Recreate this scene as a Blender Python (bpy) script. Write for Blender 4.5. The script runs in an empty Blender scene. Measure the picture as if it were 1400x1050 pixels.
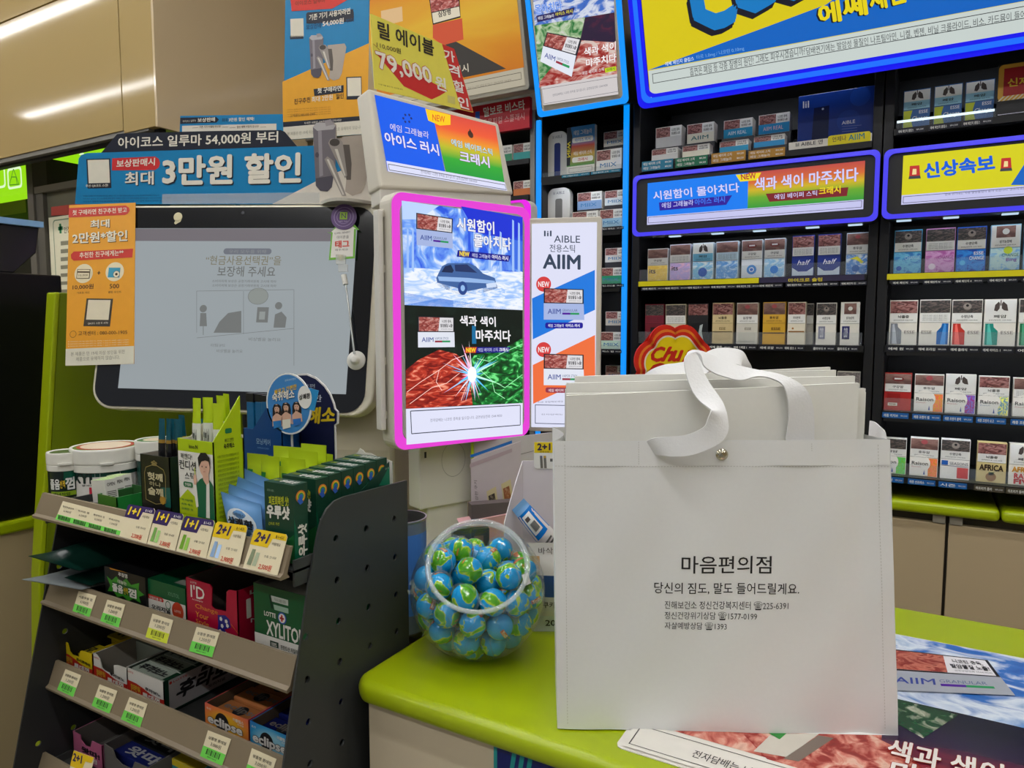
import bpy, bmesh, math, random
import numpy as np
from mathutils import Vector
random.seed(7); rng = np.random.default_rng(7)
SC = bpy.context.scene
COL = SC.collection
# ------------------------------------------------------------------ camera
YAW, PITCH, FPX, CAMZ = math.radians(29.93), math.radians(4.71), 971.0, 1.40
cam_d = bpy.data.cameras.new('camera'); cam_d.sensor_fit = 'HORIZONTAL'; cam_d.sensor_width = 36.0
cam_d.lens = FPX * 36.0 / 1400.0; cam_d.clip_start = 0.02
cam = bpy.data.objects.new('camera', cam_d); COL.objects.link(cam)
cam.location = (0, 0, CAMZ); cam.rotation_euler = (math.pi / 2 - PITCH, 0, YAW)
SC.camera = cam
# ------------------------------------------------------------------ view, world
SC.view_settings.view_transform = 'Standard'; SC.view_settings.look = 'None'
SC.view_settings.exposure = 0.0; SC.view_settings.gamma = 1.0; SC.view_settings.use_curve_mapping = False
W = bpy.data.worlds.new('store_ambient'); SC.world = W; W.use_nodes = True
W.node_tree.nodes['Background'].inputs[0].default_value = (0.97, 0.99, 1.0, 1)
W.node_tree.nodes['Background'].inputs[1].default_value = 0.24
LAMP_STRENGTH = 38.0
LAMP_ROWS = [(-0.06, -7.4, 3.0), (1.03, -6.6, 2.2), (-1.5, -5.5, 3.0)]   # y, x0, x1 of the ceiling's linear lamps
CEIL = 3.4
# ------------------------------------------------------------------ photo geometry helpers (planning a point on a known real plane)
_f0 = np.array([-math.sin(YAW), math.cos(YAW), 0]); _r = np.array([math.cos(YAW), math.sin(YAW), 0]); _u0 = np.array([0, 0, 1.0])
_f = _f0 * math.cos(PITCH) - _u0 * math.sin(PITCH); _u = _u0 * math.cos(PITCH) + _f0 * math.sin(PITCH)
CP = np.array([0, 0, CAMZ])
def ray(x, y): return _f + _r * (x - 700) / FPX - _u * (y - 525) / FPX
def hit(o, n, x, y):
    d = ray(x, y); return CP + d * (np.dot(np.asarray(o) - CP, n) / np.dot(d, n))
def aX(v, x, y): return hit((v, 0, 0), np.array([1., 0, 0]), x, y)
def aY(v, x, y): return hit((0, v, 0), np.array([0, 1., 0]), x, y)
def aZ(v, x, y): return hit((0, 0, v), np.array([0, 0, 1.]), x, y)
def aD(d, x, y): return CP + ray(x, y) * d
def nrm(v): v = np.asarray(v, float); return v / np.linalg.norm(v)
# ------------------------------------------------------------------ materials
def lin(c): return tuple(((v / 255) / 12.92 if v / 255 <= .04045 else ((v / 255 + .055) / 1.055) ** 2.4) for v in c[:3]) + (1.0,)
_m = {}
def _new(name):
    m = bpy.data.materials.new(name); m.use_nodes = True; nt = m.node_tree
    return m, nt, nt.nodes['Principled BSDF']
def M(c, rough=.55, metal=0, spec=.4, name='paint', bump=0, scale=60, var=.05):
    k = ('M', tuple(c), rough, metal, spec, bump, var)
    if k in _m: return _m[k]
    m, nt, b = _new(name)
    tc = nt.nodes.new('ShaderNodeTexCoord'); nz = nt.nodes.new('ShaderNodeTexNoise'); nz.inputs['Scale'].default_value = scale
    nt.links.new(tc.outputs['Object'], nz.inputs['Vector'])
    mx = nt.nodes.new('ShaderNodeMix'); mx.data_type = 'RGBA'
    L = lin(c); mx.inputs['A'].default_value = tuple(max(0, v * (1 - var)) for v in L[:3]) + (1,); mx.inputs['B'].default_value = tuple(min(1, v * (1 + var)) for v in L[:3]) + (1,)
    nt.links.new(nz.outputs['Fac'], mx.inputs['Factor']); nt.links.new(mx.outputs['Result'], b.inputs['Base Color'])
    b.inputs['Roughness'].default_value = rough; b.inputs['Metallic'].default_value = metal; b.inputs['Specular IOR Level'].default_value = spec
    if bump:
        bp = nt.nodes.new('ShaderNodeBump'); bp.inputs['Strength'].default_value = bump; bp.inputs['Distance'].default_value = .002
        nt.links.new(nz.outputs['Fac'], bp.inputs['Height']); nt.links.new(bp.outputs['Normal'], b.inputs['Normal'])
    _m[k] = m; return m
def E(c, s=1.0, rough=.3):
    k = ('E', tuple(c), s)
    if k in _m: return _m[k]
    m, nt, b = _new('lit_panel'); L = lin(c)
    b.inputs['Base Color'].default_value = (.02, .02, .02, 1); b.inputs['Roughness'].default_value = rough; b.inputs['Specular IOR Level'].default_value = .15
    tc = nt.nodes.new('ShaderNodeTexCoord'); nz = nt.nodes.new('ShaderNodeTexNoise'); nz.inputs['Scale'].default_value = 9
    mp = nt.nodes.new('ShaderNodeMapRange'); mp.inputs['To Min'].default_value = s * .97; mp.inputs['To Max'].default_value = s * 1.03
    nt.links.new(tc.outputs['Object'], nz.inputs['Vector']); nt.links.new(nz.outputs['Fac'], mp.inputs['Value'])
    b.inputs['Emission Color'].default_value = L; nt.links.new(mp.outputs['Result'], b.inputs['Emission Strength'])
    _m[k] = m; return m
def glass(c=(255, 255, 255), op=.06, rough=.05, name='clear_plastic'):
    k = ('G', tuple(c), op, rough)
    if k in _m: return _m[k]
    m = bpy.data.materials.new(name); m.use_nodes = True; nt = m.node_tree; nt.nodes.clear()
    out = nt.nodes.new('ShaderNodeOutputMaterial'); tr = nt.nodes.new('ShaderNodeBsdfTransparent'); gl = nt.nodes.new('ShaderNodeBsdfGlossy'); df = nt.nodes.new('ShaderNodeBsdfDiffuse')
    gl.inputs['Roughness'].default_value = rough; df.inputs['Color'].default_value = lin(c); tr.inputs['Color'].default_value = (.97, .98, .98, 1)
    lw = nt.nodes.new('ShaderNodeLayerWeight'); lw.inputs['Blend'].default_value = .5; pw = nt.nodes.new('ShaderNodeMath'); pw.operation = 'POWER'; pw.inputs[1].default_value = 3.2; nt.links.new(lw.outputs['Facing'], pw.inputs[0])
    fr = nt.nodes.new('ShaderNodeMath'); fr.operation = 'MULTIPLY_ADD'; fr.inputs[1].default_value = .55; fr.inputs[2].default_value = .04; nt.links.new(pw.outputs[0], fr.inputs[0])
    m1 = nt.nodes.new('ShaderNodeMixShader'); m1.inputs[0].default_value = op; nt.links.new(tr.outputs[0], m1.inputs[1]); nt.links.new(df.outputs[0], m1.inputs[2])
    m2 = nt.nodes.new('ShaderNodeMixShader'); nt.links.new(fr.outputs[0], m2.inputs[0]); nt.links.new(m1.outputs[0], m2.inputs[1]); nt.links.new(gl.outputs[0], m2.inputs[2])
    nt.links.new(m2.outputs[0], out.inputs[0]); _m[k] = m; return m
def PIC(name, stops, scale=5, detail=6, dist=1.0, emit=0, grad=None, rough=.4, stretch=(1, 1), seed=0.0, kind='noise'):
    """printed picture: noise (or gradient along v / u / radius mixed with noise) through a colour ramp on the UVs"""
    k = ('P', name, emit)
    if k in _m: return _m[k]
    m, nt, b = _new(name); N = nt.nodes; Lk = nt.links
    uv = N.new('ShaderNodeUVMap'); mp = N.new('ShaderNodeMapping'); mp.inputs['Scale'].default_value = (stretch[0], stretch[1], 1); mp.inputs['Location'].default_value = (seed, seed * .7, seed)
    Lk.new(uv.outputs[0], mp.inputs[0])
    if kind == 'voronoi':
        nz = N.new('ShaderNodeTexVoronoi'); nz.inputs['Scale'].default_value = scale; fac = nz.outputs['Distance']
    elif kind == 'wave':
        nz = N.new('ShaderNodeTexWave'); nz.inputs['Scale'].default_value = scale; nz.inputs['Distortion'].default_value = dist * 4; nz.inputs['Detail'].default_value = 3; fac = nz.outputs['Fac']
    else:
        nz = N.new('ShaderNodeTexNoise'); nz.inputs['Scale'].default_value = scale; nz.inputs['Detail'].default_value = detail; nz.inputs['Distortion'].default_value = dist; fac = nz.outputs['Fac']
    Lk.new(mp.outputs[0], nz.inputs['Vector'])
    if grad:
        sp = N.new('ShaderNodeSeparateXYZ'); Lk.new(uv.outputs[0], sp.inputs[0])
        axis, wgt = grad
        if axis == 'r':
            sb = N.new('ShaderNodeVectorMath'); sb.operation = 'DISTANCE'; sb.inputs[1].default_value = (.5, .45, 0); Lk.new(uv.outputs[0], sb.inputs[0]); g = sb.outputs['Value']
        else: g = sp.outputs['X' if axis == 'u' else 'Y']
        a = N.new('ShaderNodeMath'); a.operation = 'MULTIPLY'; a.inputs[1].default_value = wgt; Lk.new(g, a.inputs[0])
        c = N.new('ShaderNodeMath'); c.operation = 'MULTIPLY_ADD'; c.inputs[1].default_value = 1 - wgt; Lk.new(fac, c.inputs[0]); Lk.new(a.outputs[0], c.inputs[2]); fac = c.outputs[0]
    rp = N.new('ShaderNodeValToRGB'); el = rp.color_ramp.elements
    while len(el) < len(stops): el.new(.5)
    for e, (p, c) in zip(el, stops): e.position = p; e.color = lin(c)
    Lk.new(fac, rp.inputs[0])
    if emit:
        b.inputs['Base Color'].default_value = (.02, .02, .02, 1); b.inputs['Specular IOR Level'].default_value = .15
        Lk.new(rp.outputs[0], b.inputs['Emission Color']); b.inputs['Emission Strength'].default_value = emit
    else: Lk.new(rp.outputs[0], b.inputs['Base Color'])
    b.inputs['Roughness'].default_value = rough
    _m[k] = m; return m
# ------------------------------------------------------------------ text as mesh
_t = {}; _tb = {}
def text_mesh(s, bold=0.0, slant=0.0, spacing=1.0):
    k = (s, bold, slant, spacing)
    if k in _t: return _t[k]
    if bold > 0:
        co, fs = text_mesh(s, 0.0, slant, spacing); wd = _tb[(s, slant, spacing)] if len(co) else None
        if not len(co): _t[k] = (co, fs); return _t[k]
        w = np.maximum(wd[1] - wd[0], .2); n = len(co); C2 = []; F2 = []
        st = [(1, .3), (-1, -.3), (-.3, 1), (.3, -1)] if bold < .028 else [(math.cos(a), math.sin(a)) for a in np.linspace(0, 2 * math.pi, 9)[:-1]]
        for i, q in enumerate(st): C2.append(np.c_[co[:, :2] + np.array(q) * bold * .8 / w, np.full(n, .09 * i)]); F2 += [tuple(j + n * i for j in f) for f in fs]
        _t[k] = (np.concatenate(C2), F2); return _t[k]
    cu = bpy.data.curves.new('t', 'FONT'); cu.body = s; cu.size = 1; cu.resolution_u = 2; cu.shear = slant; cu.space_character = spacing
    o = bpy.data.objects.new('t', cu); me = bpy.data.meshes.new_from_object(o)
    n = len(me.vertices); co = np.zeros(n * 3); me.vertices.foreach_get('co', co); co = co.reshape(-1, 3)[:, :2] if n else np.zeros((0, 2))
    fs = [tuple(p.vertices) for p in me.polygons]
    bpy.data.objects.remove(o); bpy.data.curves.remove(cu); bpy.data.meshes.remove(me)
    if n:
        lo, hi = co.min(0), co.max(0)
        _tb[(s, slant, spacing)] = (lo, hi)
        co = np.c_[(co - lo) / np.maximum(hi - lo, 1e-6), np.zeros(n)]
    _t[k] = (co, fs); return _t[k]
# ------------------------------------------------------------------ mesh builder (world coordinates)
EPS = .00025
class MB:
    def __init__(s): s.v = []; s.f = []; s.m = []; s.uv = []; s.mats = []
    def mi(s, m):
        if m not in s.mats: s.mats.append(m)
        return s.mats.index(m)
    def add(s, vs, fs, m, uvs=None):
        b = len(s.v); s.v += [tuple(float(c) for c in v) for v in vs]; i = s.mi(m)
        for k, f in enumerate(fs):
            s.f.append(tuple(b + j for j in f)); s.m.append(i); s.uv.append(uvs[k] if uvs else None)
        return s
    def face(s, pts, m, uv=None): return s.add(pts, [tuple(range(len(pts)))], m, [uv] if uv else None)
    def obox(s, o, a, b, c, m):
        o, a, b, c = (np.asarray(q, float) for q in (o, a, b, c))
        if np.dot(np.cross(a, b), c) < 0: a, b = b, a
        P = [o, o + a, o + a + b, o + b, o + c, o + a + c, o + a + b + c, o + b + c]
        return s.add(P, [(3, 2, 1, 0), (4, 5, 6, 7), (0, 1, 5, 4), (1, 2, 6, 5), (2, 3, 7, 6), (3, 0, 4, 7)], m)
    def box(s, x0, x1, y0, y1, z0, z1, m): return s.obox((x0, y0, z0), (x1 - x0, 0, 0), (0, y1 - y0, 0), (0, 0, z1 - z0), m)
    def prism(s, poly, vec, m, cap=True):
        n = len(poly); poly = [np.asarray(p, float) for p in poly]; vec = np.asarray(vec, float)
        nn = sum((np.cross(poly[i] - poly[0], poly[(i + 1) % n] - poly[0]) for i in range(1, n - 1)), np.zeros(3))
        if np.dot(nn, vec) < 0: poly = poly[::-1]
        vs = poly + [p + vec for p in poly]
        fs = [(i, (i + 1) % n, n + (i + 1) % n, n + i) for i in range(n)]
        if cap: fs += [tuple(range(n - 1, -1, -1)), tuple(range(n, 2 * n))]
        return s.add(vs, fs, m)
    def cyl(s, p0, p1, r0, m, r1=None, n=24, caps=True):
        p0, p1 = np.asarray(p0, float), np.asarray(p1, float); r1 = r0 if r1 is None else r1
        d = nrm(p1 - p0); a = nrm(np.cross(d, (0, 0, 1) if abs(d[2]) < .9 else (1, 0, 0))); b = np.cross(d, a)
        ang = [2 * math.pi * i / n for i in range(n)]
        vs = [p0 + (a * math.cos(t) + b * math.sin(t)) * r0 for t in ang] + [p1 + (a * math.cos(t) + b * math.sin(t)) * r1 for t in ang]
        fs = [(i, (i + 1) % n, n + (i + 1) % n, n + i) for i in range(n)]
        if caps: fs += [tuple(range(n - 1, -1, -1)), tuple(range(n, 2 * n))]
        return s.add(vs, fs, m)
    def lathe(s, c, prof, m, axis=(0, 0, 1), n=40, m_of=None):
        c = np.asarray(c, float); d = nrm(axis); a = nrm(np.cross(d, (0, 0, 1) if abs(d[2]) < .9 else (1, 0, 0))); b = np.cross(d, a)
        for k in range(len(prof) - 1):
            (r0, h0), (r1, h1) = prof[k], prof[k + 1]; vs = []
            for r, h in ((r0, h0), (r1, h1)):
                vs += [c + d * h + (a * math.cos(2 * math.pi * i / n) + b * math.sin(2 * math.pi * i / n)) * r for i in range(n)]
            s.add(vs, [(i, (i + 1) % n, n + (i + 1) % n, n + i) for i in range(n)], m_of(k) if m_of else m)
        return s
    def sphere(s, c, r, m, nu=24, nv=14):
        pr = [(r * math.sin(math.pi * j / nv), -r * math.cos(math.pi * j / nv)) for j in range(nv + 1)]; pr[0] = (1e-5, -r); pr[-1] = (1e-5, r)
        return s.lathe(c, pr, m, n=nu)
    def tube(s, pts, r, m, n=10, closed=False):
        pts = [np.asarray(p, float) for p in pts]; N = len(pts); rings = []
        up = None
        for i in range(N):
            d = nrm(pts[(i + 1) % N] - pts[i - 1]) if closed or 0 < i < N - 1 else nrm(pts[min(i + 1, N - 1)] - pts[max(i - 1, 0)])
            if up is None: up = nrm(np.cross(d, (0, 0, 1) if abs(d[2]) < .9 else (1, 0, 0)))
            up = nrm(up - d * np.dot(up, d)); w = np.cross(d, up)
            rings.append([pts[i] + (up * math.cos(2 * math.pi * k / n) + w * math.sin(2 * math.pi * k / n)) * r for k in range(n)])
        vs = [p for R_ in rings for p in R_]; fs = []
        for i in range(N if closed else N - 1):
            j = (i + 1) % N
            fs += [(i * n + k, i * n + (k + 1) % n, j * n + (k + 1) % n, j * n + k) for k in range(n)]
        if not closed: fs += [tuple(range(n - 1, -1, -1)), tuple((N - 1) * n + k for k in range(n))]
        return s.add(vs, fs, m)
    def grid(s, fn, nu, nv, m, uv=True):
        vs = [fn(i / nu, j / nv) for j in range(nv + 1) for i in range(nu + 1)]; fs = []; uvs = []
        for j in range(nv):
            for i in range(nu):
                fs.append((j * (nu + 1) + i, j * (nu + 1) + i + 1, (j + 1) * (nu + 1) + i + 1, (j + 1) * (nu + 1) + i))
                uvs.append([(i / nu, j / nv), ((i + 1) / nu, j / nv), ((i + 1) / nu, (j + 1) / nv), (i / nu, (j + 1) / nv)])
        return s.add(vs, fs, m, uvs if uv else None)
    def build(s, name, parent=None, bevel=0, smooth=0, solid=0, seg=2, **props):
        org = np.array(ORG[parent.name]) if parent is not None else np.array(props.pop('origin', base_of(s.v)))
        me = bpy.data.meshes.new(name)
        me.from_pydata([tuple(np.asarray(v) - org) for v in s.v], [], s.f)
        for m in s.mats: me.materials.append(m)
        me.polygons.foreach_set('material_index', s.m)
        if any(u for u in s.uv):
            L = me.uv_layers.new(name='UVMap'); li = 0
            for f, u in zip(s.f, s.uv):
                for k in range(len(f)):
                    L.data[li].uv = u[k] if u else (0, 0)
                    li += 1
        if smooth: me.shade_smooth(); me.set_sharp_from_angle(angle=math.radians(smooth))
        me.update()
        o = bpy.data.objects.new(name, me); COL.objects.link(o)
        if parent is not None: o.parent = parent; ORG[o.name] = tuple(org)
        else: o.location = tuple(org); ORG[o.name] = tuple(org)
        if solid: md = o.modifiers.new('thickness', 'SOLIDIFY'); md.thickness = solid; md.offset = -1
        if bevel: md = o.modifiers.new('edge', 'BEVEL'); md.width = bevel; md.segments = seg; md.limit_method = 'ANGLE'; md.angle_limit = math.radians(40)
        for k, v in props.items(): o[k] = v
        return o
ORG = {}
def base_of(vs):
    a = np.array(vs); lo, hi = a.min(0), a.max(0); return ((lo[0] + hi[0]) / 2, (lo[1] + hi[1]) / 2, lo[2])
def thing(name, label, cat, loc, group=None):
    o = bpy.data.objects.new(name, None); COL.objects.link(o); o.location = tuple(float(c) for c in loc); o.empty_display_size = .05
    o['label'] = label; o['category'] = cat
    if group: o['group'] = group
    ORG[o.name] = tuple(float(c) for c in loc); return o
def T_(o, label, cat, group=None):
    o['label'] = label; o['category'] = cat
    if group: o['group'] = group
    return o
def S_(o): o['kind'] = 'structure'; return o
# ------------------------------------------------------------------ printed surfaces: a real plane, drawn on in its own u / v
class Surf:
    def __init__(s, o, u, v=(0, 0, 1)):
        s.o = np.asarray(o, float); s.u = nrm(u); v = np.asarray(v, float); s.v = nrm(v - s.u * np.dot(v, s.u)); s.n = nrm(np.cross(s.u, s.v))
    def P(s, x, y, l=0): return hit(s.o, s.n, x, y) + s.n * l * EPS
    def uv(s, x, y): d = hit(s.o, s.n, x, y) - s.o; return np.array([d @ s.u, d @ s.v])
    def W(s, q, l=0): return s.o + s.u * q[0] + s.v * q[1] + s.n * l * EPS
    def up(s, l): return Surf(s.o + s.n * l, s.u, s.v)
def Rpts(S, p0, p1, r=0, n=5, corners=(1, 1, 1, 1)):
    a, b = S.uv(*p0), S.uv(*p1); x0, x1 = sorted((a[0], b[0])); y0, y1 = sorted((a[1], b[1]))
    if r <= 0: return [(x0, y0), (x1, y0), (x1, y1), (x0, y1)]
    r = min(r, (x1 - x0) / 2 * .99, (y1 - y0) / 2 * .99); out = []
    for (cx, cy, t0), on in zip(((x0 + r, y0 + r, 180), (x1 - r, y0 + r, 270), (x1 - r, y1 - r, 0), (x0 + r, y1 - r, 90)), corners):
        if on: out += [(cx + r * math.cos(math.radians(t0 + 90 * i / n)), cy + r * math.sin(math.radians(t0 + 90 * i / n))) for i in range(n + 1)]
        else: out.append((x0 if t0 in (180, 90) else x1, y0 if t0 in (180, 270) else y1))
    return out
def R(mb, S, p0, p1, m, l=1, r=0, corners=(1, 1, 1, 1)):
    q = Rpts(S, p0, p1, r, corners=corners); xs = [p[0] for p in q]; ys = [p[1] for p in q]
    uv = [((p[0] - min(xs)) / max(1e-6, max(xs) - min(xs)), (p[1] - min(ys)) / max(1e-6, max(ys) - min(ys))) for p in q]
    mb.face([S.W(p, l) for p in q], m, uv)
def RB(mb, S, p0, p1, w, m, l=1, r=0):
    """outline of a rectangle, w metres wide"""
    q = Rpts(S, p0, p1, r); c = np.mean(np.array(q), 0); n = len(q); q = np.array(q)
    lo, hi = q.min(0), q.max(0); inn = c + (q - c) * (1 - 2 * w / (hi - lo))
    for i in range(n):
        j = (i + 1) % n; mb.face([S.W(q[i], l), S.W(q[j], l), S.W(inn[j], l), S.W(inn[i], l)], m)
def PG(mb, S, pts, m, l=1):
    q = [S.uv(*p) for p in pts]; A = sum(q[i][0] * q[(i + 1) % len(q)][1] - q[(i + 1) % len(q)][0] * q[i][1] for i in range(len(q)))
    if A < 0: q = q[::-1]
    a = np.array(q); lo, hi = a.min(0), a.max(0); uv = [tuple((p - lo) / np.maximum(hi - lo, 1e-6)) for p in a]
    mb.face([S.W(p, l) for p in q], m, uv)
def DC(mb, S, c, e, m, l=1, n=28, ry=1.0, a0=0, a1=360):
    c = S.uv(*c); r = np.linalg.norm(S.uv(*e) - c); k = n if a1 - a0 >= 360 else n + 1
    q = [(c[0] + r * math.cos(math.radians(a0 + (a1 - a0) * i / n)), c[1] + r * ry * math.sin(math.radians(a0 + (a1 - a0) * i / n))) for i in range(k)]
    uv = [(.5 + .5 * (p[0] - c[0]) / r, .5 + .5 * (p[1] - c[1]) / r) for p in q]
    mb.face([S.W(p, l) for p in q], m, uv)
def RG(mb, S, c, e, w, m, l=1, n=32, ry=1.0):
    c = S.uv(*c); r = np.linalg.norm(S.uv(*e) - c)
    for i in range(n):
        a, b = 2 * math.pi * i / n, 2 * math.pi * (i + 1) / n
        f = lambda t, rr: S.W((c[0] + rr * math.cos(t), c[1] + rr * ry * math.sin(t)), l)
        mb.face([f(a, r - w), f(a, r), f(b, r), f(b, r - w)], m)
def TX(mb, S, s, bl, tr, m, l=2, bold=.015, slant=0, rot=False):
    """lettering fitted between its bottom-left and top-right corners"""
    co, fs = text_mesh(s, bold, slant)
    if not len(co): return
    a, b = S.uv(*bl), S.uv(*tr)
    if rot: P = [S.W((b[0] - (b[0] - a[0]) * (1 - c[1]) if 0 else a[0] + (b[0] - a[0]) * (1 - c[1]), a[1] + (b[1] - a[1]) * c[0]), l) for c in co]
    else: P = [S.W((a[0] + (b[0] - a[0]) * c[0], a[1] + (b[1] - a[1]) * c[1]), l + c[2]) for c in co]
    mb.add(P, fs, m)
def T3(mb, S, s, bl, br, tl, m, l=2, bold=.015, slant=0):
    co, fs = text_mesh(s, bold, slant)
    if not len(co): return
    a, b, c = S.uv(*bl), S.uv(*br), S.uv(*tl)
    mb.add([S.W(a + (b - a) * p[0] + (c - a) * p[1], l + p[2]) for p in co], fs, m)
def TS(mb, S, s, bl, br, tl, m, mo, l=2, bold=.015, w=.03, slant=0):
    """lettering with a heavier outline behind it"""
    T3(mb, S, s, bl, br, tl, mo, l, bold + w, slant); T3(mb, S, s, bl, br, tl, m, l + 1, bold, slant)
def LN(mb, S, p, q, w, m, l=1):
    a, b = S.uv(*p), S.uv(*q); d = nrm(b - a); t = np.array([-d[1], d[0]]) * w / 2
    mb.face([S.W(a - t, l), S.W(b - t, l), S.W(b + t, l), S.W(a + t, l)], m)
def bars(mb, S, p0, p1, m, l=2, n=14, seed=1):
    """barcode stripes in a rectangle"""
    rr = random.Random(seed); a, b = S.uv(*p0), S.uv(*p1); x0, x1 = sorted((a[0], b[0])); y0, y1 = sorted((a[1], b[1])); w = (x1 - x0) / n
    for i in range(n):
        k = w * rr.choice((.3, .55, .75)); x = x0 + i * w
        mb.face([S.W((x, y0), l), S.W((x + k, y0), l), S.W((x + k, y1), l), S.W((x, y1), l)], m)
WHITE = (235, 233, 226); INK = (22, 24, 30)
# ================================================================== the room
C_WALL = M((158, 136, 92), .075, spec=.12, scale=2, var=.02, name='gloss_wall_panel'); C_WALL2 = M((190, 170, 138), .09, spec=.4, scale=2, var=.02)
C_DARK = M((26, 26, 28), .5); C_BLACK = M((12, 12, 14), .35); C_GREY = M((110, 106, 98), .5)
b = MB(); b.box(-8, 3.5, -4.5, 3, -.05, 0, M((150, 145, 135), .35, scale=3)); S_(b.build('floor'))
b = MB(); b.box(-8, 3.5, -4.5, 3, CEIL, CEIL + .05, M((225, 222, 214), .8, scale=3)); S_(b.build('ceiling'))
b = MB(); b.box(-8, 3.5, 2.62, 2.72, 0, CEIL, C_WALL2); S_(b.build('wall_back'))
b = MB(); b.box(-8, -7.9, -4.5, 2.62, 0, CEIL, C_WALL); S_(b.build('wall_left'))
b = MB(); b.box(3.4, 3.5, -4.5, 2.62, 0, CEIL, C_WALL2); S_(b.build('wall_right'))
xs = float(aY(1.8, 163.5, 60)[0]); zj = float(aY(1.8, 0, 32)[2])
b = MB()
for z_0, z_1 in ((0, zj - .003), (zj + .003, CEIL - .01)):
    b.box(-7.85, xs - .003, 1.8, 1.83, z_0 or 2.2, z_1, C_WALL); b.box(xs + .003, -2.668, 1.8, 1.83, z_0 or 2.188, z_1, C_WALL)
b.box(-7.85, -2.67, 1.815, 1.829, 2.2, CEIL - .012, C_DARK); b.box(-2.668, -2.655, 1.8, 2.6, 2.185, CEIL - .01, C_WALL2); b.box(-7.85, -2.67, 1.83, 2.6, 2.75, 2.77, C_BLACK)  # last box: black lid over the void, added to block light
S_(b.build('wall_soffit', bevel=.0015))
b = MB(); b.box(-7.85, -2.69, 1.83, 1.86, 2.17, 2.2, C_DARK); b.box(-7.85, -2.72, 1.805, 1.83, 2.18, 2.2, C_GREY); S_(b.build('trim_1'))
b = MB(); b.box(-2.655, -1.5, 2.585, 2.618, 2.3, 2.36, C_GREY); S_(b.build('trim_2'))
C_LAMP = E((252, 252, 252), LAMP_STRENGTH)
for y, x0, x1 in LAMP_ROWS:
    t = thing('ceiling_light', 'long linear ceiling lamp mirrored in the beige wall panels', 'ceiling light', ((x0 + x1) / 2, y, CEIL - .04), 'linear ceiling lamps')
    b = MB(); b.box(x0, x1, y - .06, y + .06, CEIL - .04, CEIL - .001, M((230, 230, 228), .5)); b.build('housing', t)
    b = MB(); b.box(x0 + .02, x1 - .02, y - .026, y + .026, CEIL - .052, CEIL - .04, C_LAMP); b.build('diffuser', t)
# ------------------------------------------------------------------ open coolers under the soffit, far left
LIME = (150, 222, 22)
t = thing('open_cooler', 'grey open cooler with glowing lime header at far left', 'cooler', (-4.6, 2.1, 0))
x_e = float(aY(2.0, 41, 214)[0])
b = MB(); b.box(-6.2, x_e, 2.06, 2.4, 0, 1.0, C_GREY); b.box(-6.2, x_e, 2.38, 2.4, 1.0, 2.1, C_DARK); b.box(-6.2, x_e, 2.06, 2.38, 1.4, 1.42, C_GREY); b.build('body', t)
S = Surf((0, 2.0, 0), (1, 0, 0))
zt, zb = float(S.P(40, 216)[2]), float(S.P(43, 262)[2])
b = MB(); b.box(-6.2, x_e - .006, 2.0, 2.1, zb, zt, E(LIME, 1.0)); Sg = S.up(.0005)
for cx in (18.5, -4):
    RB(b, Sg, (cx - 9, 231), (cx + 12, 256), .012, E((225, 250, 205)), 1, .02)
for p, q in (((18.5, 231), (13, 253)), ((18.5, 231), (26, 252)), ((13, 253), (26, 252)), ((15, 246), (16, 242)), ((16, 242), (22, 242)), ((22, 242), (23.5, 252))): LN(b, Sg, p, q, .005, E((70, 130, 40)), 2)
b.build('lit_header', t)
b = MB(); b.box(x_e - .006, x_e + .05, 1.98, 2.05, 0, zt + .03, M((96, 92, 84), .45)); b.build('corner_post', t)
b = MB(); b.box(x_e + .002, x_e + .02, 2.05, 2.41, 1.7, zt + .01, M((72, 68, 62), .6)); b.build('side_panel', t)
b = MB(); b.cyl(aX(x_e + .02, 62, 238), aX(x_e + .02, 62, 238) + np.array((.01, 0, 0)), .012, M((70, 66, 60), .4)); b.build('bolt', t)
t = thing('cooler_header', 'second lime lit cooler header set further back under the soffit', 'lit sign', (-3.6, 2.4, 0))
b = MB(); b.box(float(aY(2.42, 20, 215)[0]), float(aY(2.42, 185, 190)[0]), 2.42, 2.6, float(aY(2.42, 100, 232)[2]), float(aY(2.42, 100, 203)[2]), E(LIME, 1.0)); S = Surf((0, 2.42, 0), (1, 0, 0)).up(.0005); PG(b, S, [(108, 212), (116, 212), (112, 206)], E((225, 250, 205))); b.build('lit_header', t)
b = MB(); b.box(float(aY(2.42, 20, 215)[0]), float(aY(2.42, 185, 190)[0]), 2.47, 2.615, 0, float(aY(2.42, 100, 233)[2]), C_DARK); b.build('body', t)
# framed door panel with the medicine notice
t = thing('framed_partition', 'grey framed panel beside the lime lit cooler, notice taped inside', 'door panel', (-3.4, 2.0, 0))
Sp = Surf((0, 2.0, 0), (1, 0, 0)); C_FR = M((118, 112, 100), .45)
zr0, zr1 = float(Sp.P(60, 264)[2]), float(Sp.P(60, 255)[2]); xp = x_e + .052; x_r = float(Sp.P(140, 300)[0])
b = MB(); b.box(xp, x_r, 1.985, 2.03, zr0, zr1, C_FR); b.box(xp, float(Sp.P(64, 320)[0]), 1.99, 2.03, 0, zr0, M((84, 80, 72), .5)); b.build('frame', t)
b = MB(); b.box(float(Sp.P(64, 320)[0]), x_r, 2.01, 2.02, 0, zr0, M((92, 92, 78), .3)); b.build('infill', t)
b = MB(); Sn = Surf((0, 2.005, 0), (1, 0, 0)); CR = M((222, 216, 188), .5)
b.box(float(Sn.P(68, 320)[0]), float(Sn.P(125, 320)[0]), 2.003, 2.008, float(Sn.P(80, 440)[2]), float(Sn.P(80, 296)[2]), CR); Sn = Surf((0, 2.003, 0), (1, 0, 0))
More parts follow.
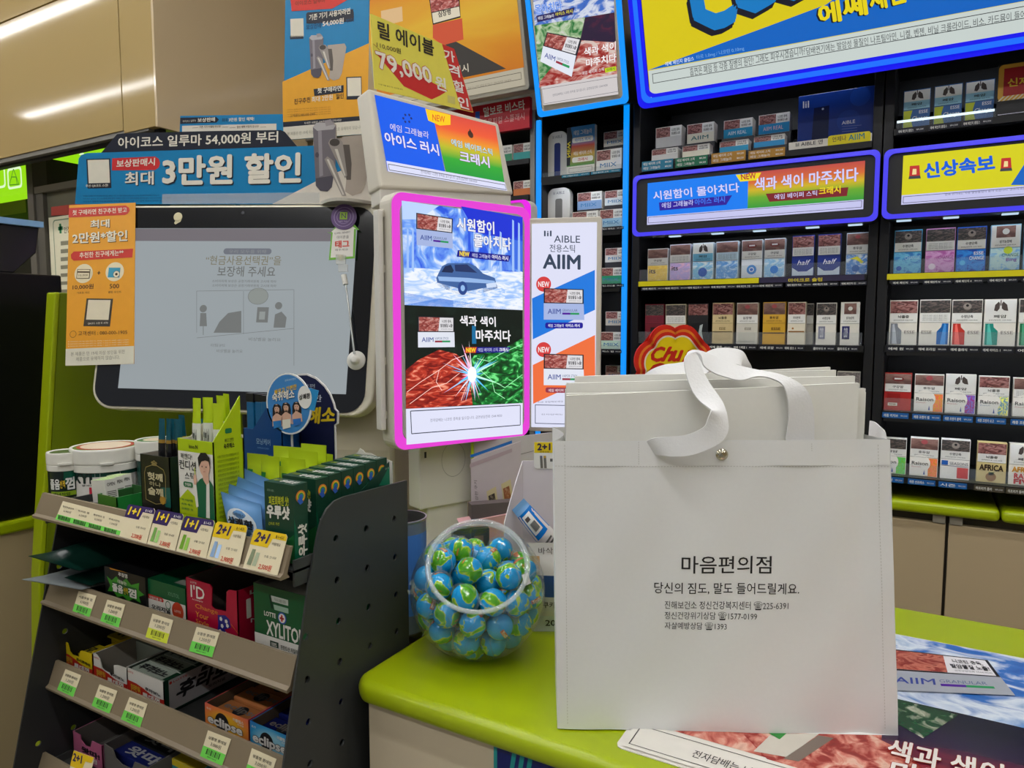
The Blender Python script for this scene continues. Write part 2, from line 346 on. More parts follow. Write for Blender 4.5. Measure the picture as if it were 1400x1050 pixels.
RB(b, Sn, (72, 301), (124, 436), .006, M((120, 140, 110), .5), 1, .02); G_ = M((30, 120, 70), .5)
R(b, Sn, (81, 306), (84.4, 319), G_, 2); R(b, Sn, (79.5, 310.2), (86, 314.5), G_, 2); TX(b, Sn, '안전상비의약품', (87.5, 319), (122, 306), M((70, 70, 60)), 2)
for i in range(9):
    yy = 330 + i * 11; R(b, Sn, (83, yy), (105, yy + 3.5), M((130, 126, 105)), 2)
b.face([Sn.P(70, 283), Sn.P(118, 277), Sn.P(118, 292), Sn.P(70, 295)], M((170, 60, 50))); b.build('notice', t)
# ------------------------------------------------------------------ return counter and black appliance, far left
C_LIMEP = M((158, 176, 8), .3, spec=.5, scale=3, var=.02, name='lime_laminate'); C_CREAM = M((190, 170, 132), .4, scale=3, var=.02)
t = thing('return_counter', 'cream side counter with lime green top edge at far left', 'counter', (-2.3, .4, 0))
b = MB(); b.box(-2.75, -1.812, -.8, 1.35, 0, .922, C_CREAM); b.build('body', t)
b = MB(); b.box(-2.78, -1.80, -.83, 1.38, .922, .95, C_LIMEP); b.build('top', t, bevel=.006)
t = thing('black_appliance', 'big black machine standing on the lime edged side counter', 'appliance', (-2.2, 1.0, .951))
zl = float(aX(-1.815, 40, 374)[2]); zh = float(aX(-1.815, 30, 308)[2]); y_e = float(aX(-1.815, 84, 376)[1]); y_h = float(aX(-1.815, 57, 310)[1])
b = MB(); b.box(-2.6, -1.815, .3, y_e, .951, zl, M((9, 9, 11), .3)); b.build('lower_cabinet', t, bevel=.004)
b = MB(); b.prism([(-1.825, .3, zl), (-1.825, y_h - .06, zl), (-1.825, y_h - .01, zl + .05), (-1.825, y_h, zh), (-1.825, .3, zh)], (-.6, 0, 0), M((30, 30, 32), .18, spec=.6)); b.build('hood', t, bevel=.003)
b = MB(); b.box(-2.5, -1.8155, .3, y_h + .005, zh, zh + .014, M((130, 170, 215), .3)); b.build('lid', t)
# ------------------------------------------------------------------ cigarette wall
C_CAB = M((20, 20, 23), .4); C_SHELF = M((14, 14, 16), .45); YF = 1.80
BLUEL = E((20, 110, 255), 1.0); CYANL = E((0, 148, 255), 1.0); VIOL = E((70, 62, 238), 1.0); DEEPB = E((12, 10, 238), 1.0)
SH_ = {}
def cabinet(label, x0, x1, shelves, z1=2.0, col=C_CAB, stile=.02):
    t = thing('cigarette_cabinet', label, 'cabinet', ((x0 + x1) / 2, 2.0, 1.0125))
    b = MB(); b.box(x0, x1, 2.02, 2.04, 1.0125, z1, C_SHELF); b.build('back_panel', t)
    for xx in (x0, x1 - stile): b = MB(); b.box(xx, xx + stile, YF - .005, 2.02, 1.0125, z1, col); b.build('side_panel', t, bevel=.002)
    b = MB(); b.box(x0 + stile, x1 - stile, YF - .005, 2.02, z1 - .02, z1, col); b.build('top_panel', t)
    for z in shelves: b = MB(); b.box(x0 + stile, x1 - stile, YF - .012, 2.02, z - .014, z, C_SHELF); SH_.setdefault(t.name, []).append((z, b.build('shelf', t)))
    return t
def zat(x, y, Y=YF): return float(aY(Y, x, y)[2])
z3 = [zat(1300, 169), zat(1300, 372), zat(1300, 473), zat(1300, 566), zat(1300, 656.5)]
z2 = [zat(1000, 216), zat(1000, 381), zat(1000, 470.5), zat(1160, 563)]
z1 = [zat(800, 237), zat(825, 311.5), zat(840, 388), zat(840, 477.5), zat(840, 553)]
z0 = [zat(712, 219), zat(712, 268), zat(712, 340)]
XC = [float(aY(YF, x, 300)[0]) for x in (862, 1201)]; xa, xb_ = XC[0], float(aY(YF, 1203.5, 280)[0])
x1a = float(aY(YF, 734, 240)[0])
cab2 = cabinet('black cigarette cabinet behind the white tote bag, left of two wide ones', xa + .006, xb_ - .001, z2)
cab3 = cabinet('black cigarette cabinet at right edge with white and red packs', xb_ + .001, xb_ + .62, z3)
cab1 = cabinet('narrow black cigarette cabinet between two bright blue light strips', x1a, xa - .002, z1)
cab0 = cabinet('grey cigarette cabinet under the orange lightbox, left of the blue strips', x1a - .36, x1a - .004, z0, col=M((128, 126, 120), .4), stile=.016)
for par, px, y0, y1 in ((cab1, 737.5, 165, 700), (cab1, 857.5, 142, 700)):
    p, q = aY(YF - .006, px, y0), aY(YF - .006, px, y1); b = MB(); b.box(p[0] - .007, p[0] + .007, YF - .014, YF - .005, 1.0125, p[2], CYANL); b.build('light_strip', par, bevel=.002)
# under-cabinets and ledge
t = thing('back_counter', 'beige back counter with rounded lime front edge under the cigarettes', 'counter', (-.2, 1.9, 0))
xj = float(aY(1.80, 1295, 720)[0])
xq = float(aY(1.785, 1369, 700)[0])
b = MB(); b.box(-1.4, xq - .0015, 1.785, 2.3, .985, 1.0115, C_LIMEP); b.box(xq + .0015, .75, 1.785, 2.3, .985, 1.0115, C_LIMEP); b.build('ledge', t, bevel=.010, seg=4)
b = MB(); b.box(-1.4, .75, 1.82, 2.3, 0, .984, M((70, 64, 54), .6)); b.build('carcass', t)
for q0, q1 in ((-.62, xj - .003), (xj + .003, .72), (-1.3, -.625)):
    b = MB(); b.box(q0, q1, 1.80, 1.82, .08, .965, M((176, 158, 126), .45, scale=3, var=.02)); b.build('door', t, bevel=.0015)
for d in (-.028, .004): b = MB(); b.box(xj + d, xj + d + .024, 1.797, 1.82, .967, .984, M((140, 134, 120), .5)); b.build('hinge', t)
# ------------------------------------------------------------------ header lightboxes
def tilted(y_b, pl, ptop, X=None):
    """plane of a header that leans forward: through bottom-left pixel pl at Y=y_b, its left edge passes ptop"""
    p = aY(y_b, *pl); q = aX(p[0], *ptop); return Surf(p, (1, 0, 0), q - p)
def lightbox(name, label, S, tl, br, depth, frame, ring=None, ring_in=0, r=.015, cat='lightbox'):
    t = thing(name, label, cat, S.P((tl[0] + br[0]) / 2, br[1]) - S.n * depth)
    q = Rpts(S, tl, br, r, n=6); b = MB(); b.prism([S.W(p) - S.n * depth for p in q], S.n * depth, frame); b.build('housing', t, bevel=.002)
    if ring:
        c = np.mean(np.array(q), 0); Q = np.array(q); lo, hi = Q.min(0), Q.max(0); b = MB(); n = len(q)
        i0 = c + (Q - c) * (1 - 2 * ring_in / (hi - lo)); i1 = c + (Q - c) * (1 - 2 * (ring_in + ring[1]) / (hi - lo))
        for i in range(n):
            j = (i + 1) % n; A, B, C, D = S.W(i0[i], 1), S.W(i0[j], 1), S.W(i1[j], 1), S.W(i1[i], 1); h = S.n * .005
            b.add([A, B, C, D, A + h * .6, B + h * .6, C + h, D + h], [(4, 5, 6, 7), (0, 1, 5, 4), (2, 3, 7, 6)], ring[0])
        b.build('light_strip', t)
    return t
# big yellow header over the two wide cabinets
S = tilted(1.70, (873, 150), (858.5, 0)); pr = S.P(873, 150)
def SX(S, px, py, dx, dy): q = S.uv(px, py); return S.W((q[0] + dx, q[1] + dy))
TL = np.array(S.uv(859, 0)) + np.array([0, .28]); BR_ = np.array(S.uv(873, 150)) + np.array([1.22, 0])
def pj(p): d = np.asarray(p) - CP; z = d @ _f; return (700 + FPX * (d @ _r) / z, 525 - FPX * (d @ _u) / z)
tlp, brp = pj(S.W(TL)), pj(S.W(BR_))
t = lightbox('header_lightbox', 'wide yellow and blue lightbox with glowing blue rim over the cigarettes', S, tlp, brp, .10, C_BLACK, (DEEPB, .030), 0, .02)
b = MB(); b.box(pr[0] - .006, .75, 1.98, 2.02, pr[2] - .025, pr[2] + .3, C_BLACK); b.build('bracket', t)
S1 = S.up(.002); b = MB(); q = Rpts(S1, tlp, brp, .02, n=6); Q = np.array(q); c = Q.mean(0); lo, hi = Q.min(0), Q.max(0); n_ = len(q)
i0 = c + (Q - c) * (1 - .022 / (hi - lo)); i1 = c + (Q - c) * (1 - .044 / (hi - lo))
for i in range(n_): j = (i + 1) % n_; b.face([S1.W(i0[i], 20), S1.W(i0[j], 20), S1.W(i1[j], 20), S1.W(i1[i], 20)], BLUEL)
b.build('light_line', t)
b = MB(); S2 = S.up(.004); tl2 = pj(S2.W(np.array(S2.uv(889, 133.5)) + np.array([0, .45]))); brx = S2.uv(889, 133.5) + np.array([1.10, 0]); br2 = pj(S2.W(brx))
YEL = E((214, 196, 10)); SKY = E((0, 96, 190))
R(b, S2, tl2, br2, YEL, 1)
u0 = S2.uv(889, 133.5); u1 = S2.uv(886, 97)
PG(b, S2, [(886, 96), (1050, 36), (1130, 6), pj(S2.W((u0[0] + 1.1, u1[1] + .45))), pj(S2.W((u0[0] + 1.1, u1[1])))], SKY, 2)
hh = u1[1] - u0[1]
R(b, S2, (886.5, 97), br2, E((198, 208, 204)), 3)
qa, qb = pj(S2.W((u0[0] + .01, u1[1] - .008))), pj(S2.W((u0[0] + 1.09, u0[1] + .03))); RB(b, S2, qa, qb, .0013, E((30, 34, 40)), 4)
T3(b, S2, '흡연은 폐암 등 각종 질병의 원인! 그래도 피우시겠습니까?', (944, 104), (1101, 75), (943, 93), E((50, 54, 60)), 5, .0)
T3(b, S2, '담배연기에는 발암성 물질인 나프틸아민, 니켈, 벤젠, 비닐 크롤라이드, 비소, 카드뮴이 들어', (1103, 75.5), (1402, 25.5), (1102, 65), E((50, 54, 60)), 5, .0)
T3(b, S2, '에쎄 체인지 클립스', (910, 90.5), (949, 82.5), (909.5, 85), E((225, 235, 245)), 5, .01)
T3(b, S2, '타르 1.0mg / 니코틴 0.10mg', (953, 82), (1018, 69.5), (952, 75.5), E((120, 170, 225)), 5, 0)
T3(b, S2, '에쎄', (1120, 36), (1184, 20), (1116, 10), E((15, 18, 26)), 5, .06); T3(b, S2, '에쎄', (1122, 35), (1186, 19), (1118, 8), E((228, 208, 10)), 6, .045)
T3(b, S2, '체인지', (1190, 16), (1262, -3), (1184, -14), E((15, 18, 26)), 5, .06); T3(b, S2, '체인지', (1192, 15), (1264, -4), (1186, -16), E((228, 208, 10)), 6, .045)
for dx, dy, mt, l in ((-2, 8, E((14, 12, 30)), 5), (0, 4, E((14, 12, 30)), 6), (2, 0, E((4, 118, 190)), 7)):
    T3(b, S2, 'C', (948 + dx, 38 + dy), (1014 + dx, 32 + dy), (942 + dx, -50 + dy), mt, l, .06, .25); T3(b, S2, 'o', (1008 + dx, 14 + dy), (1066 + dx, 5 + dy), (1004 + dx, -52 + dy), mt, l, .07, .2); T3(b, S2, 'o', (1060 + dx, -2 + dy), (1120 + dx, -12 + dy), (1056 + dx, -64 + dy), mt, l, .07, .2)
b.build('lit_poster', t)
# bright cyan framed header, ice and meat poster
S = tilted(1.71, (736, 161), (718.5, 0)); TL = S.uv(718.5, 0) + np.array([0, .25]); Bq = S.uv(736, 161); wq = S.uv(860, 139)[0] - Bq[0]
tlp, brp = pj(S.W(TL)), pj(S.W((Bq[0] + wq, Bq[1])))
WARMF = M((196, 186, 166), .4)
t = lightbox('header_lightbox', 'tall poster lightbox with cyan glowing rim left of the yellow header', S, tlp, brp, .09, C_BLACK, (CYANL, .013), 0, .012)
b = MB(); b.box(x1a, xa - .002, 1.98, 2.02, pr[2] - .03, pr[2] + .25, C_BLACK); b.build('bracket', t)
S2 = S.up(.003); b = MB(); R(b, S2, (727, -10), (851, 135), WARMF, 0)
R(b, S2, pj(S.W(TL + np.array([.014, -.014]))), pj(S.W((Bq[0] + wq - .014, Bq[1] + .014))), WARMF, 0)
ICE = PIC('ice_art', [(0, (20, 60, 170)), (.42, (70, 120, 215)), (.55, (235, 240, 255)), (.75, (120, 170, 235)), (1, (240, 245, 255))], 5, 8, 1.5, emit=.8)
LEAF = PIC('leaf_art', [(0, (10, 60, 30)), (.4, (40, 130, 60)), (.55, (190, 220, 170)), (.68, (235, 235, 225)), (1, (60, 120, 70))], 6, 8, 1.2, emit=.75)
MEAT = PIC('spice_art', [(0, (110, 10, 12)), (.4, (170, 40, 35)), (.52, (225, 150, 140)), (.6, (245, 225, 215)), (1, (150, 30, 30))], 5, 9, 1.2, emit=.75)
NIGHT = PIC('night_art', [(0, (26, 18, 50)), (.5, (46, 22, 60)), (.75, (110, 30, 60)), (1, (190, 70, 60))], 3, 5, 1, emit=.75)
PG(b, S2, [(727, -40), (838, -40), (840, 17), (731, 35)], ICE, 1); PG(b, S2, [(731, 35), (800, 24), (793, 55), (752, 95), (738, 112)], LEAF, 2); PG(b, S2, [(800, 24), (840, 17), (842, 60), (792, 62)], NIGHT, 2)
PG(b, S2, [(737, 120), (738, 112), (752, 95), (793, 55), (842, 58), (844, 101), (740, 118.5)], MEAT, 3)
LITW = E((206, 200, 200)); PG(b, S2, [(740, 118.5), (844, 101), (845.5, 129), (743, 144)], LITW, 4)
for p, q in (((741, 122), (844, 105)), ((744, 142), (845.5, 125)), ((741, 122), (744, 142)), ((844, 105), (845.5, 125))): LN(b, S2, p, q, .0008, E((60, 60, 70)), 5)
T3(b, S2, '전자담배에는 니코틴 중독을 일으킵니다. 금연상담전화 1544-9030', (756, 132), (831, 118), (755.7, 128.5), E((110, 110, 120)), 5, 0)
TS(b, S2, '시원함이', (733, 2), (786, -6), (731, -12), E((240, 242, 250)), E((30, 60, 190)), 5, .03); TS(b, S2, '몰아치다', (733, 20), (769.5, 14), (731, 7), E((90, 140, 230)), E((235, 240, 255)), 5, .03)
PG(b, S2, [(733.5, 22), (786, 10), (783, 20), (735, 30.5)], E((40, 30, 90)), 5); T3(b, S2, '에임 그래뉼라', (736, 27.5), (758, 23.5), (735.7, 23), E((225, 225, 235)), 6); T3(b, S2, '아이스 러시', (760, 22.5), (783, 17.5), (759.5, 17.5), E((235, 225, 30)), 6)
TS(b, S2, '색과 색이', (799, 77), (842, 68), (799, 66), E((245, 240, 240)), E((150, 30, 30)), 5, .03); TS(b, S2, '마주치다', (802, 92), (843, 84), (801.5, 81), E((245, 240, 240)), E((150, 30, 30)), 5, .03)
PG(b, S2, [(795, 99), (843, 90), (843.5, 96), (796, 104)], E((160, 40, 40)), 5); T3(b, S2, '에임 베이퍼 스틱', (796, 103), (826, 97), (796, 98), E((230, 220, 220)), 6); PG(b, S2, [(827, 93.5), (842.5, 90.5), (843, 96.5), (828, 99.5)], E((190, 210, 20)), 6); T3(b, S2, '크래시', (829, 98), (841, 95.5), (829, 94), E((30, 90, 40)), 7)
GORE = PIC('warning_photo', [(0, (60, 20, 22)), (.38, (130, 50, 48)), (.5, (190, 96, 88)), (.6, (226, 170, 160)), (.72, (120, 40, 44)), (1, (70, 30, 30))], 3.2, 5, 2.0, emit=.8)
def aiim_box(b, S2, c, l, L=None, lit=True, silver=False, logo='GRANULAR', gore=GORE):
    """warning photo over a pale pack front; c = tl, tr, ml, mr, bl, br"""
    tl, tr, ml, mr, bl, br = c; W_ = (E if lit else M); K = W_((24, 24, 34))
    PG(b, S2, [tl, tr, mr, ml], K, l); mix = lambda a, d, t: (a[0] + (d[0] - a[0]) * t, a[1] + (d[1] - a[1]) * t)
    f = lambda s, t: mix(mix(tl, tr, s), mix(ml, mr, s), t)
    PG(b, S2, [f(.03, .06), f(.97, .06), f(.97, .94), f(.03, .94)], W_((222, 220, 224)), l + 1); PG(b, S2, [f(.03, .06), f(.6, .06), f(.56, .94), f(.03, .94)], gore, l + 2)
    T3(b, S2, '니코틴 중독,', f(.66, .4), f(.92, .4), f(.66, .2), K, l + 2, .02); T3(b, S2, '발암물질 노출!', f(.62, .68), f(.95, .68), f(.62, .46), K, l + 2, .03)
    T3(b, S2, '금연상담전화 1544-9030', f(.63, .85), f(.95, .85), f(.63, .76), W_((110, 110, 120)), l + 2, 0)
    PG(b, S2, [ml, mr, br, bl], W_(((166, 182, 226) if lit else (158, 163, 172)) if silver else (226, 230, 242)), l + 1)
    g = lambda s, t: mix(mix(ml, mr, s), mix(bl, br, s), t)
    T3(b, S2, 'AIIM', g(.1, .64), g(.42, .64), g(.1, .34), W_((52, 70, 150)), l + 2, .01); T3(b, S2, logo, g(.46, .5), g(.84, .5), g(.46, .34), W_((90, 104, 140)), l + 2, 0)
    PG(b, S2, [g(.46, .56), g(.66, .56), g(.66, .68), g(.46, .68)], W_((80, 20, 150) if logo == 'GRANULAR' else (150, 40, 60)), l + 2); PG(b, S2, [g(.66, .56), g(.88, .56), g(.88, .68), g(.66, .68)], W_((40, 150, 90)), l + 2)
PG(b, S2, [(790, 51), (796, 53), (781, 104), (775, 100)], E((40, 36, 50)), 6)
aiim_box(b, S2, ((748, 44), (795, 53), (743, 63), (788, 76), (739, 84), (782, 105)), 7, logo='VAPOR STICK')
b.build('lit_poster', t)
# orange header far left
S = tilted(1.71, (724, 122), (712, 0)); TL = S.uv(712, 0) + np.array([-.52, .25]); Bq = S.uv(724, 122)
tlp, brp = pj(S.W((Bq[0] - .52, TL[1]))), pj(S.W(Bq))
t = lightbox('header_lightbox', 'orange and yellow poster lightbox partly hidden by the yellow price sign', S, tlp, brp, .09, M((170, 164, 150), .4), None, 0, .01)
b = MB(); b.box(x1a - .36, x1a - .004, 1.98, 2.02, zat(700, 130), zat(700, 130) + .3, M((128, 126, 120), .4)); b.build('bracket', t)
S2 = S.up(.001); b = MB(); u0 = S.uv(719, 90)
SWIRL = PIC('orange_swirl_art', [(0, (190, 80, 20)), (.28, (214, 140, 30)), (.42, (226, 178, 50)), (.55, (222, 150, 40)), (.66, (212, 96, 50)), (.8, (196, 56, 56)), (1, (190, 50, 50))], 1.6, 3, .8, emit=.85, stretch=(.6, 1.8), grad=('v', .6))
PG(b, S2, [pj(S.W((Bq[0] - .51, TL[1] - .01))), pj(S.W((Bq[0] - .012, TL[1] - .01))), (716.5, 92), (600, 116), pj(S.W((Bq[0] - .51, S.uv(716.5, 92)[1])))], SWIRL, 1)
R(b, S2, pj(S.W((Bq[0] - .51, S.uv(717, 92)[1]))), pj(S.W((Bq[0] - .012, Bq[1] + .012))), E((176, 168, 148)), 2)
RB(b, S2, pj(S.W((Bq[0] - .5, S.uv(717, 92)[1] - .01))), pj(S.W((Bq[0] - .02, Bq[1] + .028))), .0012, E((60, 56, 50)), 3)
T3(b, S2, '필리스는 니코틴 중독을 일으킵니다. 금연상담전화 1544-9030', (640, 123), (699, 111.5), (640, 119), E((120, 112, 96)), 3, 0)
PG(b, S2, [(611, 50), (692, 94), (634, 106), (608, 70)], E((58, 54, 50)), 3); T3(b, S2, '러시', (622, 102), (641, 98), (621, 91), E((200, 190, 170)), 4)
PG(b, S2, [(586, -8), (628, -12), (630, 24), (592, 34)], E((40, 34, 34)), 4); PG(b, S2, [(588, -6), (626, -10), (628, 8), (590, 17)], GORE, 5); PG(b, S2, [(591, 18), (628, 9), (629.5, 22), (593, 32)], E((214, 204, 180)), 5); T3(b, S2, '심장병', (600, 24), (617, 19.5), (599, 16), E((40, 40, 40)), 6, .03)
PG(b, S2, [(592, 34), (632, 25), (634, 54), (606, 62), (592, 52)], E((196, 80, 50)), 4)
PG(b, S2, [(521, 15), (550, 9), (551, 29), (522, 36)], E((214, 178, 130)), 4)
b.build('lit_poster', t)
# red brand strip under it
t = thing('shelf_sign', 'red sign with white lettering beneath the orange lightbox', 'sign', aY(1.775, 690, 178))
S = Surf((0, 1.775, 0), (1, 0, 0)); b = MB(); p, q = S.P(722.5, 132), S.P(724, 174)
b.box(x1a - .35, q[0], 1.775, 1.79, q[2], p[2], M((196, 24, 44), .35)); b.build('panel', t)
b = MB(); T3(b, S, '말보로 비스타', (662, 160), (718, 149.5), (661, 147.5), M(WHITE), 2, .03); T3(b, S, '트로피컬 스플래시', (660, 173), (717, 163.5), (660, 163.5), M((240, 190, 190)), 2, .0); PG(b, S, [(650, 153), (656, 152), (656, 163), (650, 164)], M((40, 90, 200)), 2); b.build('lettering', t)
# the two violet rimmed screens
def pxbox(S, tl, br): return S.P(*tl), S.P(*br)
SV = Surf((0, 1.745, 0), (1, 0, 0))
a0, a1 = SV.uv(866, 241), SV.uv(1200, 302); tlp, brp = pj(SV.W((a0[0], a0[1]))), pj(SV.W((a1[0], a1[1] + .0)))
t = lightbox('shelf_screen', 'blue and rainbow advert screen with violet glowing rim above blue packs', SV, tlp, brp, .05, C_DARK, (VIOL, .009), 0, .014, 'screen')
b = MB(); b.box(a0[0], a1[0], 1.806, 1.99, float(SV.W(a1)[2]) + .014, float(SV.W(a0)[2]) - .02, C_BLACK); b.build('bracket', t)
S2 = SV.up(.001); b = MB()
BL1 = E((0, 122, 240)); RAIN = PIC('rainbow_art', [(0, (40, 160, 60)), (.3, (110, 180, 40)), (.5, (220, 190, 30)), (.7, (225, 110, 50)), (1, (200, 70, 70))], 1.5, 0, 0, emit=.85, grad=('v', .96))
u_l, u_r = S2.uv(1023, 247)[0], S2.uv(1182, 240)[0]; vt, vb = S2.uv(885, 250.5)[1], S2.uv(885, 296)[1]
R(b, S2, (885.5, 250.5), pj(S2.W((u_l, vb))), BL1, 1); R(b, S2, pj(S2.W((u_l, vt))), pj(S2.W((u_r, vb))), RAIN, 1)
R(b, S2, pj(S2.W((S2.uv(885.5, 250)[0], vb))), pj(S2.W((u_r, vb - .021))), E((196, 196, 236)), 1.5)
RB(b, S2, pj(S2.W((S2.uv(885.5, 250)[0] + .003, vb - .002))), pj(S2.W((u_r - .003, vb - .017))), .001, E((40, 40, 70)), 2)
PU = E((206, 206, 250)); NV = E((40, 10, 150))
TS(b, S2, '시원함이 몰아치다', (894, 274), (1011, 262.5), (893, 262), PU, E((0, 80, 190)), 3, .03)
PG(b, S2, [(901, 277), (1001, 267), (993, 280), (902, 288)], NV, 3); T3(b, S2, '에임 그래뉼라', (905, 285), (948, 280.5), (905, 277.5), PU, 4, .01); T3(b, S2, '아이스 러시', (950, 280.5), (991, 276.5), (950, 272.5), E((60, 120, 240)), 4, .03)
TS(b, S2, '색과 색이 마주치다', (1032, 261), (1173, 247.5), (1032, 244), PU, E((190, 90, 70)), 3, .03)
PG(b, S2, [(1047, 265), (1160, 256), (1158, 268), (1052, 276)], E((120, 24, 34)), 3); T3(b, S2, '에임 베이퍼 스틱', (1059, 273), (1117, 267.5), (1059, 266), PU, 4, .01); T3(b, S2, '크래시', (1120, 266.5), (1149, 264), (1120, 256.5), E((236, 206, 20)), 4, .03)
PG(b, S2, [(1006, 239), (1041, 236), (1035, 246.5), (1012, 248.5)], E((236, 214, 20)), 4); T3(b, S2, 'NEW', (1014, 246), (1034, 244), (1013, 238.5), E((180, 40, 50)), 5, .03)
b.build('lit_poster', t)
c0, c1 = SV.uv(1209, 205.5), SV.uv(1209, 300)
t = lightbox('shelf_screen', 'yellow advert screen with siren lamps and violet rim at right edge', SV, pj(SV.W(c0)), pj(SV.W((c0[0] + .58, c1[1]))), .05, C_DARK, (VIOL, .009), 0, .014, 'screen')
b = MB(); b.box(c0[0] + .002, c0[0] + .58, 1.806, 1.99, float(SV.W(c1)[2]) + .014, float(SV.W(c0)[2]) - .02, C_BLACK); b.build('bracket', t)
b = MB(); vt, vb = S2.uv(1235, 213)[1], S2.uv(1233, 267)[1]; u_l = S2.uv(1235, 214)[0]
YE = E((212, 206, 8)); R(b, S2, pj(S2.W((u_l, vt))), pj(S2.W((u_l + .50, vb))), YE, 1)
R(b, S2, pj(S2.W((u_l, vb))), pj(S2.W((u_l + .50, vb - .020))), E((196, 196, 236)), 1); RB(b, S2, pj(S2.W((u_l + .003, vb - .003))), pj(S2.W((u_l + .497, vb - .017))), .001, E((40, 40, 70)), 2)
T3(b, S2, '담배 연기에는 각종 발암물질이 들어 있습니다. 금연하세요', (1292, 267.5), (1402, 259), (1292, 265), E((90, 90, 120)), 3, 0)
PG(b, S2, [(1382, 253), (1402, 222), (1402, 253)], SKY, 2)
T3(b, S2, '신상속보', (1265, 244), (1360, 232.5), (1263, 224), E((0, 90, 215)), 3, .05)
for sx, sy in ((1250, 236), (1375, 225.5)):
    PG(b, S2, [(sx - 7, sy + 5), (sx + 8, sy + 4), (sx + 7, sy - 10), (sx - 6, sy - 9)], E((190, 40, 40)), 3); PG(b, S2, [(sx - 3, sy + 3), (sx + 3, sy + 2.5), (sx + 3, sy - 5), (sx - 2, sy - 5)], E((240, 214, 150)), 4); PG(b, S2, [(sx - 8, sy + 9), (sx + 9, sy + 8), (sx + 8, sy + 4), (sx - 7, sy + 5)], E((60, 60, 70)), 3)
b.build('lit_poster', t)
# ================================================================== cigarette packs
YP = 1.812
LED = E((235, 242, 255), 17.0)
PH = {
 'gore': PIC('photo_gore', [(0, (40, 18, 20)), (.40, (96, 50, 48)), (.5, (150, 96, 92)), (.58, (176, 130, 124)), (.66, (80, 46, 46)), (1, (40, 24, 26))], 4, 4, 1),
 'skin': PIC('photo_skin', [(0, (60, 40, 38)), (.42, (110, 78, 72)), (.6, (150, 114, 106)), (1, (70, 48, 46))], 2.5, 3, .6, grad=('v', .2)),
 'dark': PIC('photo_dark', [(0, (20, 22, 24)), (.45, (56, 54, 54)), (.6, (110, 96, 90)), (1, (40, 36, 36))], 4, 4, 2),
 'grey': PIC('photo_grey', [(0, (60, 58, 60)), (.5, (120, 112, 110)), (.65, (170, 160, 156)), (1, (70, 64, 64))], 4, 4, 2),
}
LUNG = M((72, 62, 58), .5); LIPS = M((120, 50, 50), .5)
pale = M((226, 226, 222), .35, var=.02); BLK = M((24, 24, 28), .4)
def warn(b, S, P, photo, txt, band=None):
    """P(s,t): s right, t down 0..1 over the whole pack"""
    q = lambda s0, t0, s1, t1: [P(s0, t0), P(s1, t0), P(s1, t1), P(s0, t1)]
    base = band or pale
    PG(b, S, q(.02, .02, .98, .5), base, 1)
    if photo == 'lungs':
        PG(b, S, q(.02, .02, .98, .29), pale, 2)
        PG(b, S, [P(.3, .24), P(.33, .12), P(.44, .05), P(.48, .1), P(.47, .2), P(.4, .26)], LUNG, 3); PG(b, S, [P(.53, .1), P(.58, .05), P(.7, .12), P(.74, .25), P(.62, .24), P(.54, .2)], LUNG, 3); PG(b, S, [P(.49, .02), P(.52, .02), P(.52, .14), P(.49, .14)], LUNG, 3)
    elif photo == 'heart':
        PG(b, S, q(.18, .03, .82, .28), PH['skin'], 2); DC(b, S, P(.5, .15), P(.62, .15), pale, 3, 14)
    else:
        PG(b, S, q(.02, .02, .98, .29), PH[{'mouth': 'skin', 'eye': 'dark', 'throat': 'skin'}.get(photo, photo)], 2)
        if photo == 'mouth': DC(b, S, P(.5, .16), P(.72, .16), LIPS, 3, 14, .45); PG(b, S, q(.36, .13, .64, .17), pale, 4)
        if photo == 'throat': DC(b, S, P(.5, .1), P(.62, .1), M((170, 80, 84)), 3, 12, .8)
        if photo == 'eye': DC(b, S, P(.5, .15), P(.64, .15), M((150, 140, 132)), 3, 14, .9); DC(b, S, P(.5, .13), P(.55, .13), BLK, 4, 10)
    if txt:
        if txt == '...':
            for k in range(4): T3(b, S, '담배 연기에는 발암성 물질이 들어', P(.1, .355 + k * .035), P(.9, .355 + k * .035), P(.1, .335 + k * .035), BLK, 2, 0)
        else:
            T3(b, S, txt, P(.3, .4), P(.7, .4), P(.3, .335), BLK, 2, .02); T3(b, S, '금연상담전화 1544-9030', P(.15, .46), P(.85, .46), P(.15, .43), BLK, 2, 0)
def pack(lab, x0, x1, y0, y1, z, photo, txt, base, art=None, Y=YP, group='cigarette packs on the back wall', band=None, D=.022, side=None):
    S = Surf((0, Y, 0), (1, 0, 0)); ym = (y0 + y1) / 2
    a = aY(Y, x0, ym); c = aY(Y, x1, ym); zt = float(aY(Y, (x0 + x1) / 2, y0)[2]); zb = z + .0008
    b = MB(); bc = M(base, .35, spec=.5); b.box(a[0], c[0], Y, Y + D, zb, zt, M(side, .35) if side else bc)
    U0, U1 = a[0], c[0]
    P = lambda s, t: pj((U0 + (U1 - U0) * s, Y, zt + (zb - zt) * t))
    PG(b, S, [P(0, 0), P(1, 0), P(1, 1), P(0, 1)], bc, .4)
    warn(b, S, P, photo, txt, band)
    for t_ in (.5,): LN(b, S, P(.01, t_), P(.99, t_), .0006, BLK, 3)
    if art: art(b, S, P)
    o = b.build('cigarette_pack', origin=((U0 + U1) / 2, Y + D / 2, zb)); T_(o, lab, 'cigarette pack', group); return o
def q4(P, s0, t0, s1, t1): return [P(s0, t0), P(s1, t0), P(s1, t1), P(s0, t1)]
def a_text(s, c, s0, t0, s1, t1, bold=.02, slant=0):
    return lambda b, S, P: T3(b, S, s, P(s0, t1), P(s1, t1), P(s0, t0), M(c), 4, bold, slant)
